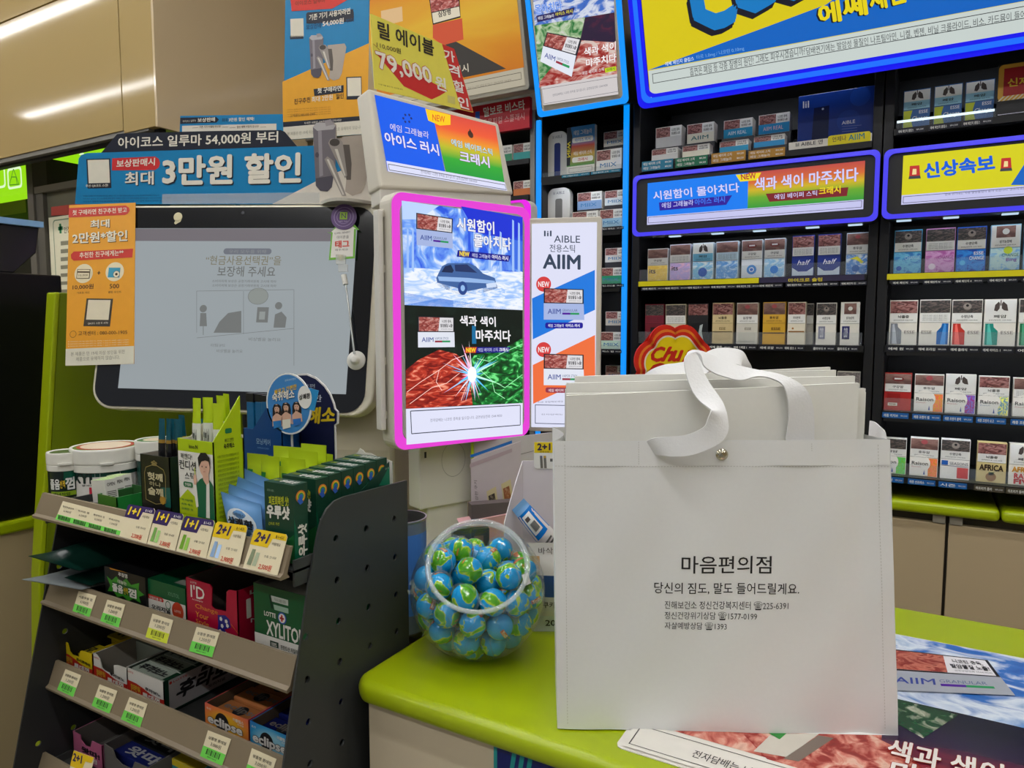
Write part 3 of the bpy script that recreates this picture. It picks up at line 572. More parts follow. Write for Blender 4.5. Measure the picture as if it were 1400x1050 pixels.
def a_pic(name, stops, scale=4, box=(.02, .52, .98, .99), **k):
    m = PIC(name, stops, scale, 4, 1.5, **k); return lambda b, S, P: PG(b, S, q4(P, *box), m, 2)
def a_rect(c, s0, t0, s1, t1, l=3): return lambda b, S, P: PG(b, S, q4(P, s0, t0, s1, t1), M(c, .35), l)
def a_poly(c, pts, l=3): return lambda b, S, P: PG(b, S, [P(*p) for p in pts], M(c, .35), l)
def a_disc(c, s, t, s2, l=3): return lambda b, S, P: DC(b, S, P(s, t), P(s2, t), M(c, .35), l, 18)
def A(*fs):
    def f(b, S, P):
        for g in fs: g(b, S, P)
    return f
CHG = lambda nm, c1, c2, c3: a_pic('pack_' + nm, [(0, c1), (.45, c2), (.62, c3), (1, c1)], 3, kind='noise')
def esse(c): return A(a_poly(c, [(.05, .52), (.3, .52), (.32, .6), (.45, .68), (.45, .98), (.05, .98)]), a_poly(tuple(min(255, v + 60) for v in c), [(.12, .55), (.18, .52), (.24, .7), (.3, .98), (.12, .98)], 4), a_text('ESSE', (110, 100, 100), .55, .68, .92, .75, .0))
def esse_r(c): return A(a_poly(c, [(.95, .52), (.75, .52), (.72, .6), (.58, .7), (.58, .98), (.95, .98)]), a_poly(tuple(min(255, v + 50) for v in c), [(.88, .55), (.82, .52), (.76, .7), (.7, .98), (.88, .98)], 4), a_text('ESSE', (110, 100, 100), .08, .68, .42, .75, .0))
def raison(c1, c2, sub=(180, 60, 60)):
    return A(a_pic('pack_splash_%d' % sum(c1), [(0, c1), (.45, c2), (.55, tuple(min(255, v + 60) for v in c1)), (1, c1)], 6, box=(.55, .52, .98, .99), kind='noise'), a_disc((236, 234, 228), .38, .66, .74, 3), a_rect((236, 234, 228), .02, .52, .38, .98, 3.2), a_rect((236, 234, 228), .3, .72, .66, .98, 3.4), a_text('Raison', (40, 40, 44), .08, .62, .66, .71, .02), a_text('French', sub, .08, .74, .4, .77, .0), a_poly((60, 90, 160), [(.5, .95), (.53, .82), (.56, .95)], 5))
R2 = [z2[0], z2[1], z2[2], z2[3]]
# second wide cabinet, bright row of blue and white packs
PK = [
 ('white pack with orange yellow swirl, first of the bright row above the yellow strip', 885.5, 913, 340, 384, 'skin', '구강암', (230, 230, 232), A(CHG('a1', (232, 232, 236), (230, 190, 70), (240, 210, 110)), a_text('its', (40, 40, 60), .1, .62, .4, .76))),
 ('white pack with pink violet bubbles, beside the orange swirl pack', 916, 944, 334, 383, 'skin', '...', (226, 226, 238), A(CHG('a2', (228, 228, 240), (190, 170, 226), (236, 190, 220)), a_text('its', (40, 40, 60), .1, .6, .4, .72))),
 ('lung picture pack with round blue water splash on white', 947, 975, 332, 382, 'lungs', '폐암', (220, 232, 240), A(CHG('a3', (220, 236, 244), (120, 190, 230), (230, 240, 246)), a_disc((30, 90, 180), .5, .8, .72)), M((110, 180, 214))),
 ('white pack with blue wave across its lower half, fourth of the bright row', 979, 1009, 330, 381, 'skin', '...', (216, 230, 242), CHG('a4', (226, 236, 244), (80, 150, 220), (200, 226, 244)), M((190, 215, 230))),
 ('white pack with spiky blue star burst, middle of the bright row', 1014, 1042, 328, 379.5, 'mouth', '구강암', (226, 232, 240), A(a_disc((60, 140, 220), .5, .78, .74), a_disc((226, 236, 246), .5, .78, .62, 4), a_disc((40, 110, 210), .5, .78, .58, 5))),
 ('white pack with blue cogwheel bloom, right of the star burst pack', 1045, 1073, 326, 378.5, 'mouth', '구강암', (224, 232, 242), A(CHG('a6', (228, 236, 246), (140, 196, 236), (220, 236, 246)), a_disc((40, 130, 220), .5, .8, .7))),
 ('navy blue pack with white curved base, left one of the twin pair', 1083, 1113, 322, 377, 'gore', '...', (24, 50, 140), A(a_poly((214, 226, 240), [(.02, .98), (.02, .78), (.3, .88), (.7, .88), (.98, .78), (.98, .98)]), a_text('half', (230, 230, 245), .25, .6, .85, .72, .01, .3))),
 ('navy blue pack with white curved base, right one of the twin pair', 1118, 1149, 320, 376, 'gore', '...', (24, 50, 140), A(a_poly((214, 226, 240), [(.02, .98), (.02, .78), (.3, .88), (.7, .88), (.98, .78), (.98, .98)]), a_text('half', (230, 230, 245), .25, .6, .85, .72, .01, .3))),
 ('light blue pack with yellow green eye swirl, last before the cabinet edge', 1157, 1187.5, 318, 374.5, 'throat', '후두암', (206, 226, 240), A(CHG('a9', (210, 230, 242), (60, 130, 210), (226, 236, 240)), a_disc((40, 100, 180), .45, .85, .62), a_poly((220, 214, 60), [(.15, .62), (.5, .56), (.8, .7), (.7, .74), (.45, .64)], 4))),
]
for p in PK: pack(p[0], p[1], p[2], p[3], p[4], z2[1], p[5], p[6], p[7], p[8], band=p[9] if len(p) > 9 else None, group='bright row of blue and white packs')
DK = [
 ('dark red pack above the red flower sign, first of its row', 882, 907.5, 416, 465, 'dark', '...', (110, 24, 40), a_rect((30, 28, 26), .3, .6, .8, .95), M((120, 30, 50))),
 ('cream pack second in the row just above the flower sign', 910, 937.5, 416, 466, 'dark', '...', (214, 200, 170), a_rect((190, 170, 130), .1, .7, .9, .9)),
 ('black pack with pale figure, partly behind the flower sign', 940.5, 968, 415, 467, 'gore', '...', (22, 24, 26), a_poly((170, 180, 180), [(.5, .95), (.6, .55), (.75, .52), (.7, .7), (.8, .95)]), M((30, 30, 32))),
 ('gold beige pack standing just right of the flower sign', 974, 1002, 414, 469, 'gore', '뇌졸중', (206, 184, 136), A(a_text('ESSE', (120, 100, 60), .35, .6, .65, .66), a_rect((80, 64, 40), .02, .70, .98, .72), a_rect((196, 174, 128), .08, .74, .92, .9)), M((208, 188, 140))),
 ('pale silver beige pack between the two gold packs', 1007, 1036, 414, 470, 'throat', '심장병', (208, 204, 192), A(a_text('ESSE', (120, 110, 100), .4, .6, .7, .66), a_rect((196, 192, 180), .1, .72, .9, .95))),
 ('mustard gold pack with dark line, fifth along its row', 1043, 1073.5, 413, 469, 'throat', '후두암', (206, 160, 44), A(a_text('ESSE', (90, 60, 20), .4, .6, .8, .66), a_rect((60, 44, 20), .02, .72, .98, .745)), M((206, 160, 50))),
 ('ivory pack with brown stripe right of the mustard gold pack', 1077, 1101, 413, 469, 'gore', '치아변색', (224, 216, 196), A(a_rect((150, 100, 50), .05, .68, .95, .71), a_disc((170, 120, 60), .3, .62, .36))),
 ('white pack with grey square panel, second from cabinet edge', 1116, 1143, 414, 469, 'eye', '수명단축', (226, 222, 212), A(a_rect((126, 128, 150), .12, .56, .46, .86), a_text('CLOUD', (220, 220, 226), .2, .6, .38, .82))),
 ('white pack with navy panel, last before the cabinet edge', 1149, 1175, 413, 470, 'heart', '성기능장애', (228, 224, 214), A(a_rect((32, 34, 96), .1, .56, .5, .86), a_text('CLOUD9', (220, 220, 226), .2, .6, .4, .82))),
]
for p in DK: pack(p[0], p[1], p[2], p[3], p[4], z2[2], p[5], p[6], p[7], p[8], band=p[9] if len(p) > 9 else None, group='row of gold and white packs')
pack('single pack peeking over the tote bags, right of their folded tops', 1144, 1175.5, 508, 563, z2[3], 'grey', '폐암', (214, 210, 200), None)
pack('narrow pack half hidden behind the ivory brown striped pack', 1099, 1112, 415, 466, z2[2], 'dark', None, (200, 196, 186), None, Y=1.842)
# right cabinet
for i, (x0, x1, y0, y1) in enumerate(((1235, 1271.5, 122.5, 176), (1277, 1315, 116, 172.5), (1319.5, 1359, 110, 168))):
    pack(['green and blue lemon pack with lungs, nearest the cabinet stile', 'green and blue lemon pack with lungs, middle of three', 'green and blue lemon pack with lungs, beside the red striped card'][i], x0, x1, y0, y1, z3[0], 'lungs', '폐암', (40, 96, 160),
         A(a_poly((190, 200, 40), [(.02, .52), (.35, .52), (.28, .7), (.4, .98), (.02, .98)]), a_text('ESSE', (226, 230, 236), .6, .54, .92, .62), a_text('Change', (232, 236, 240), .34, .68, .92, .82, .02, .3)), band=M((150, 200, 220)), group='lemon packs in the top row')
CH = [
 ('sky blue pack with small round swirl above the yellow strip', 1222.5, 1260, 314.5, 372, 'eye', '수명단축', (60, 160, 214), A(CHG('b1', (60, 150, 206), (110, 190, 226), (40, 120, 200)), a_text('CHANGE', (180, 210, 226), .4, .6, .95, .68, 0), a_disc((20, 90, 190), .2, .88, .3))),
 ('pink violet pack with pale round swirl, second of the right bright row', 1265.5, 1305.5, 312, 371.5, 'dark', '...', (196, 130, 190), A(CHG('b2', (190, 110, 180), (214, 160, 210), (180, 90, 170)), a_text('CHANGE', (150, 70, 140), .45, .62, .95, .7, 0), a_disc((236, 220, 236), .24, .86, .36))),
 ('deep blue pack with sparkling centre, third of the right bright row', 1308, 1348, 310, 370.5, 'eye', '수명단축', (20, 90, 200), A(CHG('b3', (10, 80, 196), (40, 140, 226), (10, 60, 170)), a_text('ESSE', (225, 232, 240), .6, .56, .92, .63), a_text('CHANGE', (225, 232, 240), .45, .66, .95, .74), a_disc((90, 190, 240), .22, .8, .32))),
 ('pale blue pack with green dots, fourth of the right bright row', 1354, 1395, 307, 369.5, 'heart', '성기능장애', (150, 200, 226), A(CHG('b4', (150, 200, 230), (190, 220, 220), (120, 180, 226)), a_disc((200, 220, 60), .6, .56, .75), a_text('CHANGE', (40, 110, 90), .4, .63, .95, .7, 0), a_text('Bing', (120, 50, 160), .55, .73, .9, .82, .02))),
 ('pack cut by the picture edge in the right bright row', 1400, 1440, 305, 368.5, 'skin', '폐암', (140, 190, 230), None),
]
for p in CH: pack(p[0], p[1], p[2], p[3], p[4], z3[1], p[5], p[6], p[7], p[8], group='right bright row of packs')
ES = [
 ('white pack with grey crystal shape in the slim pack row', 1216, 1254, 410.5, 471, 'gore', '뇌졸중', (228, 224, 214), esse((130, 136, 146))),
 ('white pack with bright blue crystal shape on its right', 1257, 1299, 409.5, 472, 'dark', '...', (228, 224, 214), esse_r((20, 100, 176))),
 ('white pack with red crystal shape in the slim pack row', 1301, 1342.5, 409.5, 473, 'eye', '수명단축', (228, 224, 214), esse((190, 50, 40))),
 ('white pack with teal crystal shape and lung picture', 1345, 1389, 409, 474, 'lungs', '폐암', (228, 224, 214), esse((30, 140, 126))),
 ('white pack with dark green crystal cut by the picture edge', 1392.5, 1435, 408, 475, 'dark', '폐암', (228, 224, 214), esse((20, 110, 70))),
]
for p in ES: pack(p[0], p[1], p[2], p[3], p[4], z3[2], p[5], p[6], p[7], p[8], group='slim white packs with crystal shapes')
RS = [
 ('plain red pack with mouth picture, first of its row', 1209, 1246, 510, 561, 'mouth', '구강암', (176, 30, 28), A(a_rect((150, 20, 20), .12, .55, .6, .8), a_rect((226, 220, 210), .15, .8, .5, .88, 4), a_text('PREMIER', (120, 30, 30), .2, .82, .45, .86))),
 ('white pack with orange red splash right of the plain red pack', 1250, 1290, 512, 565, 'throat', '후두암', (232, 230, 222), raison((220, 60, 30), (236, 170, 30))),
 ('white pack with violet blue splash and lung picture', 1292.5, 1334, 512, 567, 'lungs', '폐암', (232, 230, 222), raison((60, 60, 160), (170, 40, 130))),
 ('white pack with yellow blue splash, fourth of its row', 1337.5, 1379.5, 514.5, 569, 'gore', '뇌졸중', (232, 230, 222), raison((230, 200, 50), (60, 150, 200), (70, 110, 170))),
 ('white splash pack cut by the picture edge beside the yellow blue one', 1385, 1427, 517, 571, 'skin', '...', (232, 230, 222), raison((120, 90, 60), (200, 160, 90))),
]
for p in RS: pack(p[0], p[1], p[2], p[3], p[4], z3[3], p[5], p[6], p[7], p[8], group='splash print packs')
AF = [
 ('white pack with green splash peeking beside the tote bag', 1200, 1239, 599, 648, 'dark', '폐암', (232, 230, 222), raison((40, 150, 50), (120, 200, 60))),
 ('white pack with orange brown swirl, bottom row', 1244, 1282.5, 599, 651, 'throat', '후두암', (232, 230, 222), raison((200, 70, 30), (230, 150, 50))),
 ('white pack with blue and red blocks, bottom row', 1286, 1326, 601, 654, 'eye', '수명단축', (234, 232, 228), A(a_rect((30, 90, 176), .04, .54, .26, .65), a_text('SEASONS', (50, 60, 80), .32, .57, .95, .64, 0), a_rect((200, 40, 36), .58, .7, .96, .97), a_rect((70, 90, 140), .04, .665, .96, .675))),
 ('sand coloured pack with bold brown lettering, bottom row', 1335.5, 1376, 605, 659, 'gore', '뇌졸중', (206, 188, 130), A(a_text('AFRICA', (50, 34, 24), .1, .56, .9, .7, .05), a_disc((150, 110, 60), .5, .86, .68), a_rect((90, 120, 50), .42, .74, .6, .82)), M((222, 200, 140))),
 ('white pack with red and yellow lettering cut by the picture edge', 1379.5, 1420, 607.5, 661, 'lungs', '폐암', (230, 226, 214), A(a_text('AFRICA', (200, 140, 30), .12, .56, .95, .68, .05), a_text('RAW', (200, 40, 40), .2, .72, .8, .84, .05), a_text('FIVE', (200, 40, 40), .2, .86, .9, .97, .05))),
]
for p in AF: pack(p[0], p[1], p[2], p[3], p[4], z3[4], p[5], p[6], p[7], p[8], group='bottom row packs')
# stepped pairs of flat heated stick packs
def flat(lab, x0, x1, y0, y1, Y, zb, low, name=None, D=.03, tint=None, grp='flat heated stick packs'):
    S = Surf((0, Y, 0), (1, 0, 0)); ym = (y0 + y1) / 2; a = aY(Y, x0, ym); c = aY(Y, x1, ym); zt = float(aY(Y, (x0 + x1) / 2, y0)[2])
    b = MB(); b.box(a[0], c[0], Y, Y + D, zb, zt, M((226, 222, 216), .35)); P = lambda s, t: pj((a[0] + (c[0] - a[0]) * s, Y, zt + (zb - zt) * t))
    PG(b, S, q4(P, .02, .03, .98, .5), pale, 1); PG(b, S, q4(P, .02, .03, .56, .5), PH['gore'], 2)
    T3(b, S, '니코틴 중독', P(.62, .26), P(.92, .26), P(.62, .12), BLK, 2, .02); T3(b, S, '발암물질 노출!', P(.62, .42), P(.94, .42), P(.62, .3), BLK, 2, .02)
    PG(b, S, q4(P, .0, .5, 1, 1), M(low, .35), 1)
    if name: T3(b, S, name, P(.15, .84), P(.8, .84), P(.15, .64), M(tint or (60, 120, 170)), 2, .01)
    o = b.build('stick_pack', origin=((a[0] + c[0]) / 2, Y + D / 2, zb)); T_(o, lab, 'stick pack', grp); return o
FL = [(896.6, 931.7, 173, 202, 891, 926.5, 203, (206, 206, 204), None, None, 877.7, 919.8, 219, 232.6, (34, 120, 150)), (939.5, 976, 168.5, 196, 933, 970, 198, (226, 222, 204), 'AIIM', (60, 120, 120), 923.6, 967, 214, 228, (20, 110, 76)),
      (989.6, 1028.8, 163, 189, 984, 1023, 192, (40, 150, 196), 'AIIM REAL', (225, 235, 240), 972.8, 1019, 207.5, 223, (176, 128, 40)), (1037.4, 1079.3, 155.5, 183.4, 1030.7, 1072.7, 185, (40, 140, 196), 'AIIM REAL', (225, 190, 200), 1023.5, 1072.7, 203.7, 217, (176, 128, 40))]
NMS = ['plain white', 'cream white', 'sky blue banded', 'blue banded']
WH = ['above the blue green tag', 'above the dark green tag', 'above the left ochre tag', 'beside the blue device board']
for i, f in enumerate(FL):
    zs = z2[0] + .0008
    zl_ = float(aY(1.80, f[4], f[6] + 18)[2])
    zu = float(aY(1.835, f[0], f[3] + 1.0)[2])
    st = thing('pack_stand', 'clear stepped stand %s, top shelf' % ['under the plain white packs', 'under the cream packs', 'under the sky blue packs', 'under the blue packs nearest the device board'][i], 'stand', (float(aY(1.85, (f[0] + f[1]) / 2, 200)[0]), 1.86, zs), 'stepped pack stands')
    xl, xr = float(aY(1.835, f[0] - 3, 200)[0]), float(aY(1.835, f[1] + 1, 200)[0])
    gm = M((54, 54, 60), .3); b = MB(); b.box(xl, xr, 1.834, 1.875, zs, zu - .0005, gm); b.box(xl, xr, 1.793, 1.834, zs, zl_ - .0005, gm); b.build('step', st)
    flat('%s flat pack, upper one %s' % (NMS[i], WH[i]), f[0], f[1], f[2], f[3], 1.835, zu, f[7], f[8], D=.035, tint=f[9])
    flat('%s flat pack, lower one %s' % (NMS[i], WH[i]), f[4], f[5], f[6], f[6] + 18, 1.797, zl_, f[7], None, D=.035)
    S = Surf((0, 1.784, 0), (1, 0, 0)); b = MB(); p, q = S.P(f[10], f[12] + (1 if i else 0)), S.P(f[11], f[13]); zt_ = float(S.P((f[10] + f[11]) / 2, f[12] + (f[13] - f[12]) * .0)[2]); zb_ = zs - .013
    b.box(p[0], q[0], 1.784, 1.787, zb_, zt_, M(f[14], .4)); P = lambda s, t: pj((p[0] + (q[0] - p[0]) * s, 1.784, zt_ + (zb_ - zt_) * t))
    for k, s_ in enumerate(('에임 베이퍼 스틱', '에임 그래뉼라')): T3(b, S, s_, P(.05, .42 + k * .45), P(.6, .42 + k * .45), P(.05, .12 + k * .45), M(WHITE), 1, .01); T3(b, S, '₩4,500', P(.75, .4 + k * .45), P(.95, .4 + k * .45), P(.75, .18 + k * .45), M(WHITE), 1, .01)
    T_(b.build('price_tag'), ['blue green price tag under the plain white flat packs', 'dark green price tag under the cream flat packs', 'ochre price tag under the sky blue flat packs', 'ochre price tag left of the blue device board'][i], 'price tag', 'coloured tags of the top shelf')
# device board
S = Surf((0, 1.815, 0), (1, 0, 0)); t = thing('device_board', 'blue heated device board with white front label on top shelf', 'display board', aY(1.83, 1140, 205)); ORG[t.name] = tuple(t.location)
zb = z2[0] + .0008; p, q = S.P(1092, 128), S.P(1197, 150); b = MB(); b.box(p[0], q[0], 1.815, 1.85, zb, float(S.P(1145, 124)[2]), M((20, 50, 130), .2))
for ln in ((1110, 152, 'lil'),): T3(b, S, 'lil', (1098, 148), (1106, 147), (1098, 139), M((200, 205, 220)), 2)
PG(b, S, [(1113, 148), (1134, 144), (1132, 196), (1109, 198)], M((14, 26, 66), .2), 1); DC(b, S, (1125, 149), (1126.5, 149), M((160, 170, 190)), 2, 10)
DC(b, S, (1176, 132), (1190, 131), M((26, 62, 150), .2), 1, 24); DC(b, S, (1160, 165), (1176, 164), M((24, 58, 142), .2), 1, 24)
T3(b, S, 'AIBLE', (1151, 170.5), (1169, 168), (1151, 166), M((200, 205, 220)), 2, .01)
for k in range(3): LN(b, S, (1151, 173 + k * 3.6), (1172 + 6 * (k == 0), 171 + k * 3.6), .001, M((90, 110, 170)), 2)
b.build('board', t, bevel=.001)
S = Surf((0, 1.789, 0), (1, 0, 0)); b = MB(); p, q = S.P(1078, 210), S.P(1191.5, 200); zt_ = float(S.P(1135, 188.5)[2]); b.box(p[0], q[0], 1.789, 1.812, zb - .004, zt_, M((214, 210, 198), .3))
T3(b, S, 'lil AIBLE 앤', (1088, 201), (1125, 196.5), (1088, 195), M((40, 40, 50)), 2, .01); R(b, S, (1132, 186), (1190, 196), M((214, 200, 20), .3), 1, .006); T3(b, S, '언제나', (1138, 194.5), (1157, 192), (1138, 187.5), M((40, 40, 60)), 2, .01); T3(b, S, 'AIIM', (1160, 192.5), (1182, 189.5), (1160, 184.5), M((20, 120, 140)), 2, .01)
LN(b, S, (1083, 210), (1187, 199), .0014, M((40, 40, 40)), 1); b.build('front_label', t, bevel=.0008)
# red striped card at far right
S = Surf((0, 1.79, 0), (1, 0, 0)); t = thing('promo_card', 'red card with yellow lettering in orange striped border, right edge', 'card', aY(1.795, 1400, 167)); b = MB(); p, q = S.P(1365.5, 88), S.P(1460, 160)
b.box(p[0], q[0], 1.79, 1.795, z3[0] + .001, float(S.P(1400, 84)[2]), M((28, 28, 30), .4)); zt_ = float(S.P(1400, 84)[2]); zm = float(S.P(1380, 137)[2])
P = lambda x, z: pj((x, 1.79, z)); xx0, xx1 = p[0] + .001, q[0]
R(b, S, P(xx0, zt_ - .001), P(xx1, zm), M((224, 170, 60), .4), 1, .008)
for k in range(22):
    xk = xx0 + .008 * k; b.face([S.W((xk, zm - 0), 2) * 0 + np.array((xk, 1.7893, zm)), np.array((xk + .0035, 1.7893, zm)), np.array((min(xk + .0035 + .07, xx1), 1.7893, zm + .07)), np.array((min(xk + .07, xx1), 1.7893, zm + .07))], M((236, 226, 200), .4))
R(b, S, P(xx0 + .009, zt_ - .009), P(xx1, zm + .009), M((170, 26, 28), .4), 3); T3(b, S, '신제품', (1378, 119), (1424, 114), (1378, 108), M((236, 206, 60)), 5, .03)
R(b, S, (1364, 157), P(xx1, z3[0] + .003), M((216, 214, 232), .4), 1); b.build('card', t)
# white device cartons and booklets in the narrow cabinet
def rounded_device(lab, x0, x1, y0, y1, Y, zb, body, win):
    S = Surf((0, Y, 0), (1, 0, 0)); a, c = aY(Y, x0, y1), aY(Y, x1, y1); zt = float(aY(Y, (x0 + x1) / 2, y0)[2]); b = MB()
    q = Rpts(S, pj((a[0], Y, zt)), pj((c[0], Y, zb)), .02, corners=(0, 0, 1, 1)); b.prism([S.W(p_) - S.n * .02 for p_ in q], S.n * .02, M(body, .3))
    P = lambda s, t_: pj((a[0] + (c[0] - a[0]) * s, Y, zt + (zb - zt) * t_)); R(b, S, P(.34, .24), P(.66, .98), M(win, .25), 1, .006); T3(b, S, 'lil AIBLE', P(.25, .14), P(.75, .14), P(.25, .08), M((90, 90, 100)), 1, 0)
    return T_(b.build('device_stand', origin=((a[0] + c[0]) / 2, Y + .01, zb)), lab, 'device stand', 'device stands in the narrow cabinet')
rounded_device('white rounded stand with dark blue device, upper shelf of narrow cabinet', 749, 775, 180, 237, 1.83, z1[0] + .001, (208, 206, 200), (40, 50, 110))
rounded_device('white rounded stand with grey device, second shelf of narrow cabinet', 749, 779, 257, 312, 1.83, z1[1] + .001, (208, 206, 200), (120, 118, 114))
S = Surf((0, 1.805, 0), (1, 0, 0)); b = MB(); p, q = S.P(775, 200), S.P(813, 200); zt_ = float(S.P(795, 172)[2]); zb = z1[0] + .001; P = lambda s, t_: pj((p[0] + (q[0] - p[0]) * s, 1.805, zt_ + (zb - zt_) * t_))
b.box(p[0], q[0], 1.805, 1.82, zb, zt_, M((220, 218, 210), .4)); m_ = PIC('booklet_art', [(0, (60, 140, 70)), (.3, (190, 150, 60)), (.5, (196, 70, 50)), (.62, (70, 130, 190)), (1, (50, 130, 200))], 1, 0, 0, grad=('v', .97))
PG(b, S, q4(P, .0, .0, 1, .82), m_, 1); PG(b, S, [P(0, 0), P(.14, 0), P(.2, .2), P(.12, .8), P(0, .8)], M((24, 30, 40)), 2); T3(b, S, 'NEW', P(.02, .62), P(.02, .3), P(.13, .62), M((226, 210, 40)), 3, .03)
T3(b, S, '에임 그래뉼라', P(.25, .18), P(.9, .18), P(.25, .08), M(WHITE), 2, .01); R(b, S, P(.2, .23), P(.95, .34), M(WHITE), 2, .005); T3(b, S, '아이스 러시', P(.3, .32), P(.85, .32), P(.3, .25), M((40, 110, 190)), 3, .02); T3(b, S, '에임 베이퍼 스틱', P(.25, .6), P(.9, .6), P(.25, .52), M(WHITE), 2, .01); R(b, S, P(.2, .64), P(.95, .75), M(WHITE), 2, .005); T3(b, S, '크래시', P(.4, .73), P(.75, .73), P(.4, .66), M((190, 40, 40)), 3, .02); RB(b, S, P(.08, .86), P(.92, .95), .0008, M((60, 60, 60)), 1)
T_(b.build('booklet_card', origin=((p[0] + q[0]) / 2, 1.812, zb)), 'blue red green promo card marked NEW in the narrow cabinet', 'card')
NC = [(825.5, 858, 179, 199, 1.835, 0, (226, 220, 206), 'upper cream stick pack at right end, top of narrow cabinet', 1), (815.5, 850, 204, 234, 1.80, 0, (226, 226, 224), 'lower white stick pack at right end, top of narrow cabinet', 0),
      (789.5, 822.5, 262.5, 286, 1.835, 1, (120, 150, 190), 'grey blue stick pack, upper left pair in narrow cabinet', 1), (827, 857, 260, 280, 1.835, 1, (200, 210, 214), 'pale stick pack, upper right pair in narrow cabinet', 1), (782.5, 817.5, 289, 311, 1.80, 1, (214, 204, 190), 'stick pack partly above the white advert panel, second shelf', 0), (820, 853, 286, 311, 1.80, 1, (150, 190, 214), 'stick pack with pale blue honeycomb, second shelf of narrow cabinet', 0),
      (827.5, 857, 339, 358, 1.835, 2, (200, 200, 196), 'white stick pack behind the green crossed one', 1), (820.5, 852, 366, 388, 1.80, 2, (40, 150, 110), 'stick pack with green cross band', 0), (828, 857, 426, 445, 1.835, 3, (196, 190, 180), 'grey stick pack behind the pale green crossed one', 1), (821, 852, 454, 477, 1.80, 3, (196, 222, 204), 'stick pack with pale green cross band', 0), (828, 857, 500, 518, 1.835, 4, (190, 150, 140), 'stick pack just above the tote bag corner', 1)]
for x0, x1, y0, y1, Y, k, low, lab, up in NC:
    zs = z1[k] + .0008
    if up:
        zz = float(aY(Y, (x0 + x1) / 2, y1)[2]); zz = max(zz, zs + .002); a, c = aY(Y, x0, y1), aY(Y, x1, y1); b = MB(); b.box(a[0], c[0], Y - .001, Y + .035, zs, zz - .0004, M((54, 54, 60), .3)); T_(b.build('pack_riser'), 'dark riser block under the ' + lab[:60].split(',')[0], 'riser', 'risers in the narrow cabinet')
        flat(lab, x0, x1, y0, y1, Y, zz, low, 'MIIX', D=.035, grp='stick packs in the narrow cabinet')
    else: flat(lab, x0, x1, y0, y1, Y, zs, low, 'MIIX', D=.034, grp='stick packs in the narrow cabinet')
GC = [(672, 700, 199.6, 219, 0, (60, 150, 110), 'stick pack with green band at left, grey cabinet'), (702, 726, 196, 219, 0, (60, 160, 160), 'stick pack with teal band, upper row of grey cabinet'), (702, 726, 247, 268, 1, (190, 110, 60), 'stick pack with orange band, lower row of grey cabinet')]
for x0, x1, y0, y1, k, low, lab in GC: flat(lab, x0, x1, y0, y1, 1.81, z0[k] + .0008, low, None, D=.034, grp='stick packs in the grey cabinet')
# price tags, clear lips and light bars
def tagrow(xs_, y, h, z, lit, cols, labs, Y=1.786, txts=None):
    for i, (x0, x1) in enumerate(xs_):
        S = Surf((0, Y, 0), (1, 0, 0)); a, c = aY(Y, x0, y), aY(Y, x1, y); zt_ = z - .0015; zb_ = zt_ - h
        b = MB(); b.box(a[0], c[0], Y, Y + .0018, zb_, zt_, M(cols[i % len(cols)], .4)); P = lambda s, t_: pj((a[0] + (c[0] - a[0]) * s, Y, zt_ + (zb_ - zt_) * t_))
        T3(b, S, (txts[i] if txts else '에쎄 체인지'), P(.06, .8), P(.6, .8), P(.06, .25), M((226, 226, 220)), 1, .02); T3(b, S, '₩4,500', P(.7, .7), P(.95, .7), P(.7, .35), M((200, 200, 200)), 1, .01)
        T_(b.build('price_tag'), 'small price tag under the ' + labs[i], 'price tag', 'shelf edge price tags')
DARKT = [(26, 28, 40)]; BLUET = [(20, 90, 160)]; OLIV = [(70, 64, 50)]
def short(l): return ' '.join(l.split(',')[0].split()[:11])
tagrow([(p[1] - 9, p[2] - 3) for p in PK], 396, .009, z2[1] - .014, 0, DARKT, [short(p[0]) + ('' if 'navy' not in p[0] else (', left twin' if 'left' in p[0] else ', right twin')) for p in PK], txts=['에쎄 체인지', '에쎄 체인지', '에쎄 체인지 1', '에쎄 체인지업', '에쎄 체인지 그램', '에쎄 체인지', '에쎄 체인지 하프', '에쎄 체인지 하프', '에쎄 체인지 린'])
tagrow([(p[1] - 6, p[2] - 2) for p in DK[3:]], 480, .011, z2[2], 0, DARKT, [short(p[0]) for p in DK[3:]], txts=['에쎄 골든', '에쎄 스페셜 1', '에쎄 로얄', '에쎄 센스 1', '클라우드 9', '클라우드 9'])
tagrow([(1226, 1264), (1269, 1311), (1314, 1356)], 184, .011, z3[0], 0, DARKT, ['lemon pack nearest the cabinet stile', 'middle lemon pack', 'lemon pack beside the red striped card'], txts=['에쎄 체인지 클립스'] * 3)
tagrow([(p[1] - 4, p[2] - 4) for p in CH], 392, .009, z3[1] - .0145, 0, DARKT, [short(p[0]) for p in CH], txts=['에쎄 체인지', '에쎄 체인지 IV', '에쎄 체인지 4', '에쎄 체인지 빙', '에쎄 체인지'])
tagrow([(p[1] - 4, p[2] - 4) for p in ES], 484, .011, z3[2], 0, DARKT, [short(p[0]) for p in ES], txts=['에쎄 원', '에쎄 프라임', '에쎄 클래식', '에쎄 아이스 1', '에쎄'])
tagrow([(p[1] - 3, p[2] - 4) for p in RS], 573, .012, z3[3] - .001, 0, BLUET, [short(p[0]) for p in RS], txts=['레종 리저브', '레종 프렌치 썸', '레종 프렌치 블랙', '레종 프렌치 요고', '레종 프렌치'])
